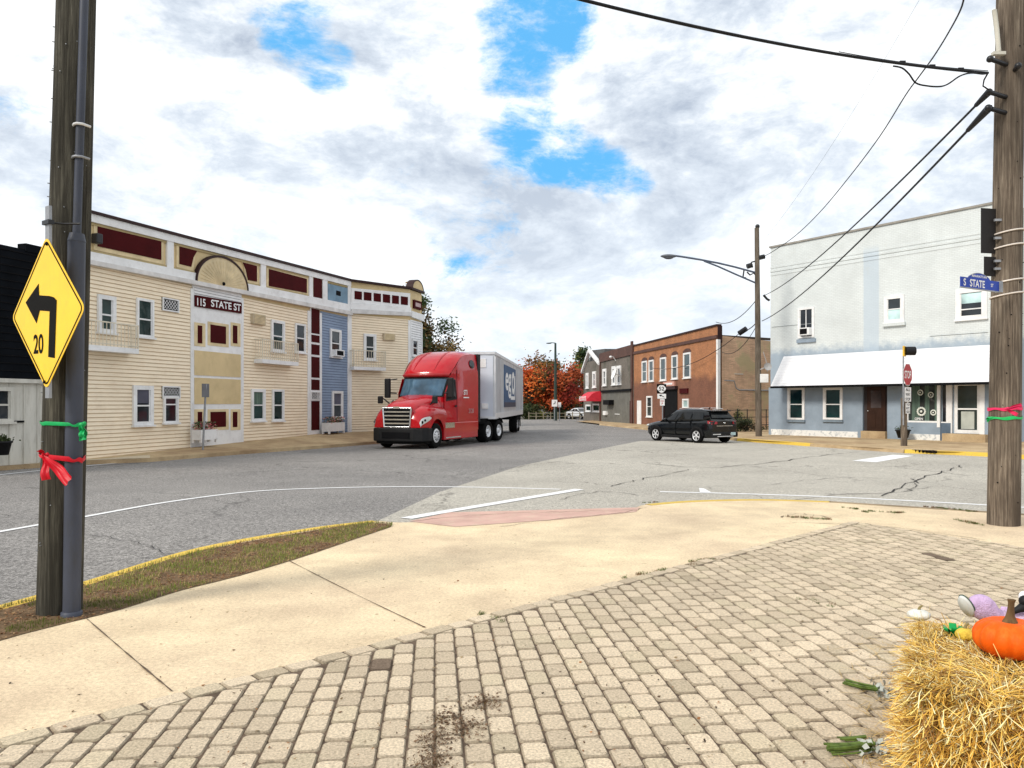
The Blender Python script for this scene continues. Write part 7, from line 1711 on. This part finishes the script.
gc = on_top(954, 634, BH + .02); t = thing('bow', 'shiny green fabric bow between the white and yellow gourds', 'bow', gc); mb = MB()
for k in range(6):
    a = k * PI / 3 + .3; d = Vector((math.cos(a), math.sin(a) * .6, .55)).normalized(); s_ = d.cross(Vector((0, 0, 1))).normalized() * .016; lp = [d * (.055 * math.sin(PI * i / 8)) + Vector((0, 0, .018 * math.sin(2 * PI * i / 8))) + d.cross(s_).normalized() * .012 * math.cos(PI * i / 8) for i in range(9)]
    mb.loft([[p - s_, p + s_] for p in lp], closed=False, cap=False)
obj('loops', mb, mat('green_satin', (.01, .32, .08), .3, var=.3, scale=30), t); mb = MB(); mb.ball((0, 0, .012), .013, seg=8, rg=6); obj('knot', mb, mat('green_knot', (.01, .22, .06), .4), t)
# stuffed doll lying across the back of the bales: shoe towards us on the left
plush = mat('lilac_plush', (.78, .56, .86), .95, var=.2, scale=25, bmp=.9, bscale=160); pinkf = mat('pink_plush', (.82, .60, .82), .95, var=.2, scale=22, bmp=.8, bscale=150); solem = mat('shoe_sole_white', (.62, .64, .62), .6, var=.08)
def dp(px, py, Y): return at(px, py, Y)
sh_ = dp(978, 606, 3.86); t = thing('stuffed_doll', 'lilac stuffed doll lying on the bales with its white shoe sole showing', 'doll', (sh_.x, sh_.y, BH + .02)); I0 = WM[t.name].inverted()
D = lambda px, py, Y=3.84: I0 @ dp(px, py, Y)
mb = MB(); mb.tube([D(1000, 618), D(992, 615), D(986, 610), D(978, 606), D(973, 604)], [.038, .048, .060, .058, .044], 16); mb.ball(tuple(D(981, 605)), (.062, .058, .052), seg=16, rg=12); obj('boot', mb, plush, t)
q = D(966.5, 606); mb = MB(); Ms = Matrix.Translation(q) @ Matrix.Rotation(R(18), 4, 'Z') @ Matrix.Rotation(R(-28), 4, 'Y') @ Matrix.Diagonal((1, .8, 1.25, 1))
mb.lathe([(0, -.012), (.044, -.012), (.049, 0), (.044, .010), (0, .010)], 20, Ms @ Matrix.Rotation(PI / 2, 4, 'Y')); so_ = obj('shoe_sole', mb, solem, t); mb = MB(); mb.tube([Ms @ Matrix.Rotation(PI / 2, 4, 'Y') @ Vector((.049 * math.cos(2 * PI * i / 24), .049 * math.sin(2 * PI * i / 24), .004)) for i in range(25)], .0035, 6, cap=False); obj('sole_edge', mb, mat('sole_edge_green', (.05, .09, .07), .7), so_)
mb = MB(); mb.tube([D(986, 611), D(993, 616), D(1000, 618), D(1012, 620), D(1022, 622), D(1040, 624)], [.05, .044, .040, .045, .052, .06], 14); obj('leg', mb, pinkf, t)
mb = MB(); mb.tube([D(1000, 612, 3.9), D(1008, 614, 3.88), D(1022, 617, 3.86), D(1045, 618, 3.9)], [.03, .036, .04, .05], 12); obj('leg', mb, plush, t)
mb = MB(); mb.tube([D(1040, 622), D(1062, 618), D(1090, 616)], [.07, .10, .11], 16); obj('body', mb, mat('doll_cloth', (.75, .45, .33), .9, var=.2, scale=20), t)
mb = MB(); mb.tube([D(1013, 612, 3.8), D(1019, 609, 3.8), D(1026, 606, 3.8), D(1045, 600, 3.84)], [.012, .018, .03, .04], 10); mb.ball(tuple(D(1025, 601, 3.8)), .028, seg=12, rg=8); obj('arm', mb, black_plastic, t)
mb = MB(); mb.ball(tuple(D(1024, 597, 3.84)), (.024, .024, .03), seg=10, rg=8); obj('cuff', mb, sign_white, t)
# artificial flower stems sticking out from under the bale
gst = mat('stem_green', (.10, .15, .03), .6, var=.5, scale=30, stretch=(1, 1, 1)); fw2 = mat('wilted_white_petals', (.42, .44, .40), .7, var=.2, scale=20)
def stems(label, pa, pb, n, r0, seed, flower=True):
    r = random.Random(seed); a = on_ground(*pa, flat0); b = on_ground(*pb, flat0); t = thing('flower_bunch', label, 'flowers', (a.x, a.y, .016), group='cut flower stems beside the bale'); mb = MB(); d = b - a; s_ = Vector((-d.y, d.x, 0)).normalized()
    for k in range(n):
        o = s_ * r.uniform(-1, 1) * r0; z = r.uniform(.006, r0 * 1.2); j = d.normalized() * r.uniform(-.02, .02); mb.tube([o + j + Vector((0, 0, z)), o * .8 + d * .5 + Vector((0, 0, z + r.uniform(0, .01))), o * .6 + d + Vector((0, 0, z + .02))], r.uniform(.003, .0065), 6)
    obj('stem', mb, gst, t)
    if flower:
        fb = MB()
        for k in range(42):
            c = d * r.uniform(.95, 1.2) + Vector((r.gauss(0, .025), r.gauss(0, .025), abs(r.gauss(.03, .025)))); A = Vector((r.gauss(0, 1), r.gauss(0, 1), r.gauss(0, 1))).normalized() * .018; B = A.orthogonal().normalized() * .014; fb.add([c - A, c + B + Vector((0, 0, .006)), c + A, c - B], [(0, 1, 2, 3)])
        obj('petals', fb, fw2, t)
stems('bunch of cut green flower stems with white petals at the middle of the bale foot', (846, 688), (880, 699), 16, .022, 1)
stems('bunch of cut green stems with white petals lying lowest beside the bale', (830, 757), (874, 757), 18, .028, 2)
stems('single dark stem bundle between the two flower bunches', (841, 744), (866, 746), 8, .010, 3, False)
# loose straw scattered on the pavers
r = random.Random(21); ls = MB()
for _ in range(260):
    p = on_ground(900 - abs(r.gauss(0, 26)), r.uniform(640, 790), flat0); a = r.uniform(0, PI); l_ = r.uniform(.02, .08); d = Vector((math.cos(a), math.sin(a), 0)) * l_; n_ = Vector((-d.y, d.x, 0)).normalized() * .0014; z = Vector((0, 0, .018 + r.uniform(0, .01)))
    ls.add([p - d + z - n_, p - d + z + n_, p + d + z + n_, p + d + z - n_], [(0, 1, 2, 3)], mul((.62, .42, .15), r.uniform(.7, 1.2)), False)
for px, py in ((437, 722), (432, 765), (446, 758)):
    p = on_ground(px, py, flat0); ls.add([p + Vector((0, 0, .02)), p + Vector((.05, -.03, .02)), p + Vector((.05, -.033, .022)), p + Vector((0, -.003, .022))], [(0, 1, 2, 3)], (.6, .55, .45), False)
o = obj('loose_straw', ls, straw); tag(o, 'loose straws scattered on the pavers beside the bale', 'straw'); o['kind'] = 'stuff'
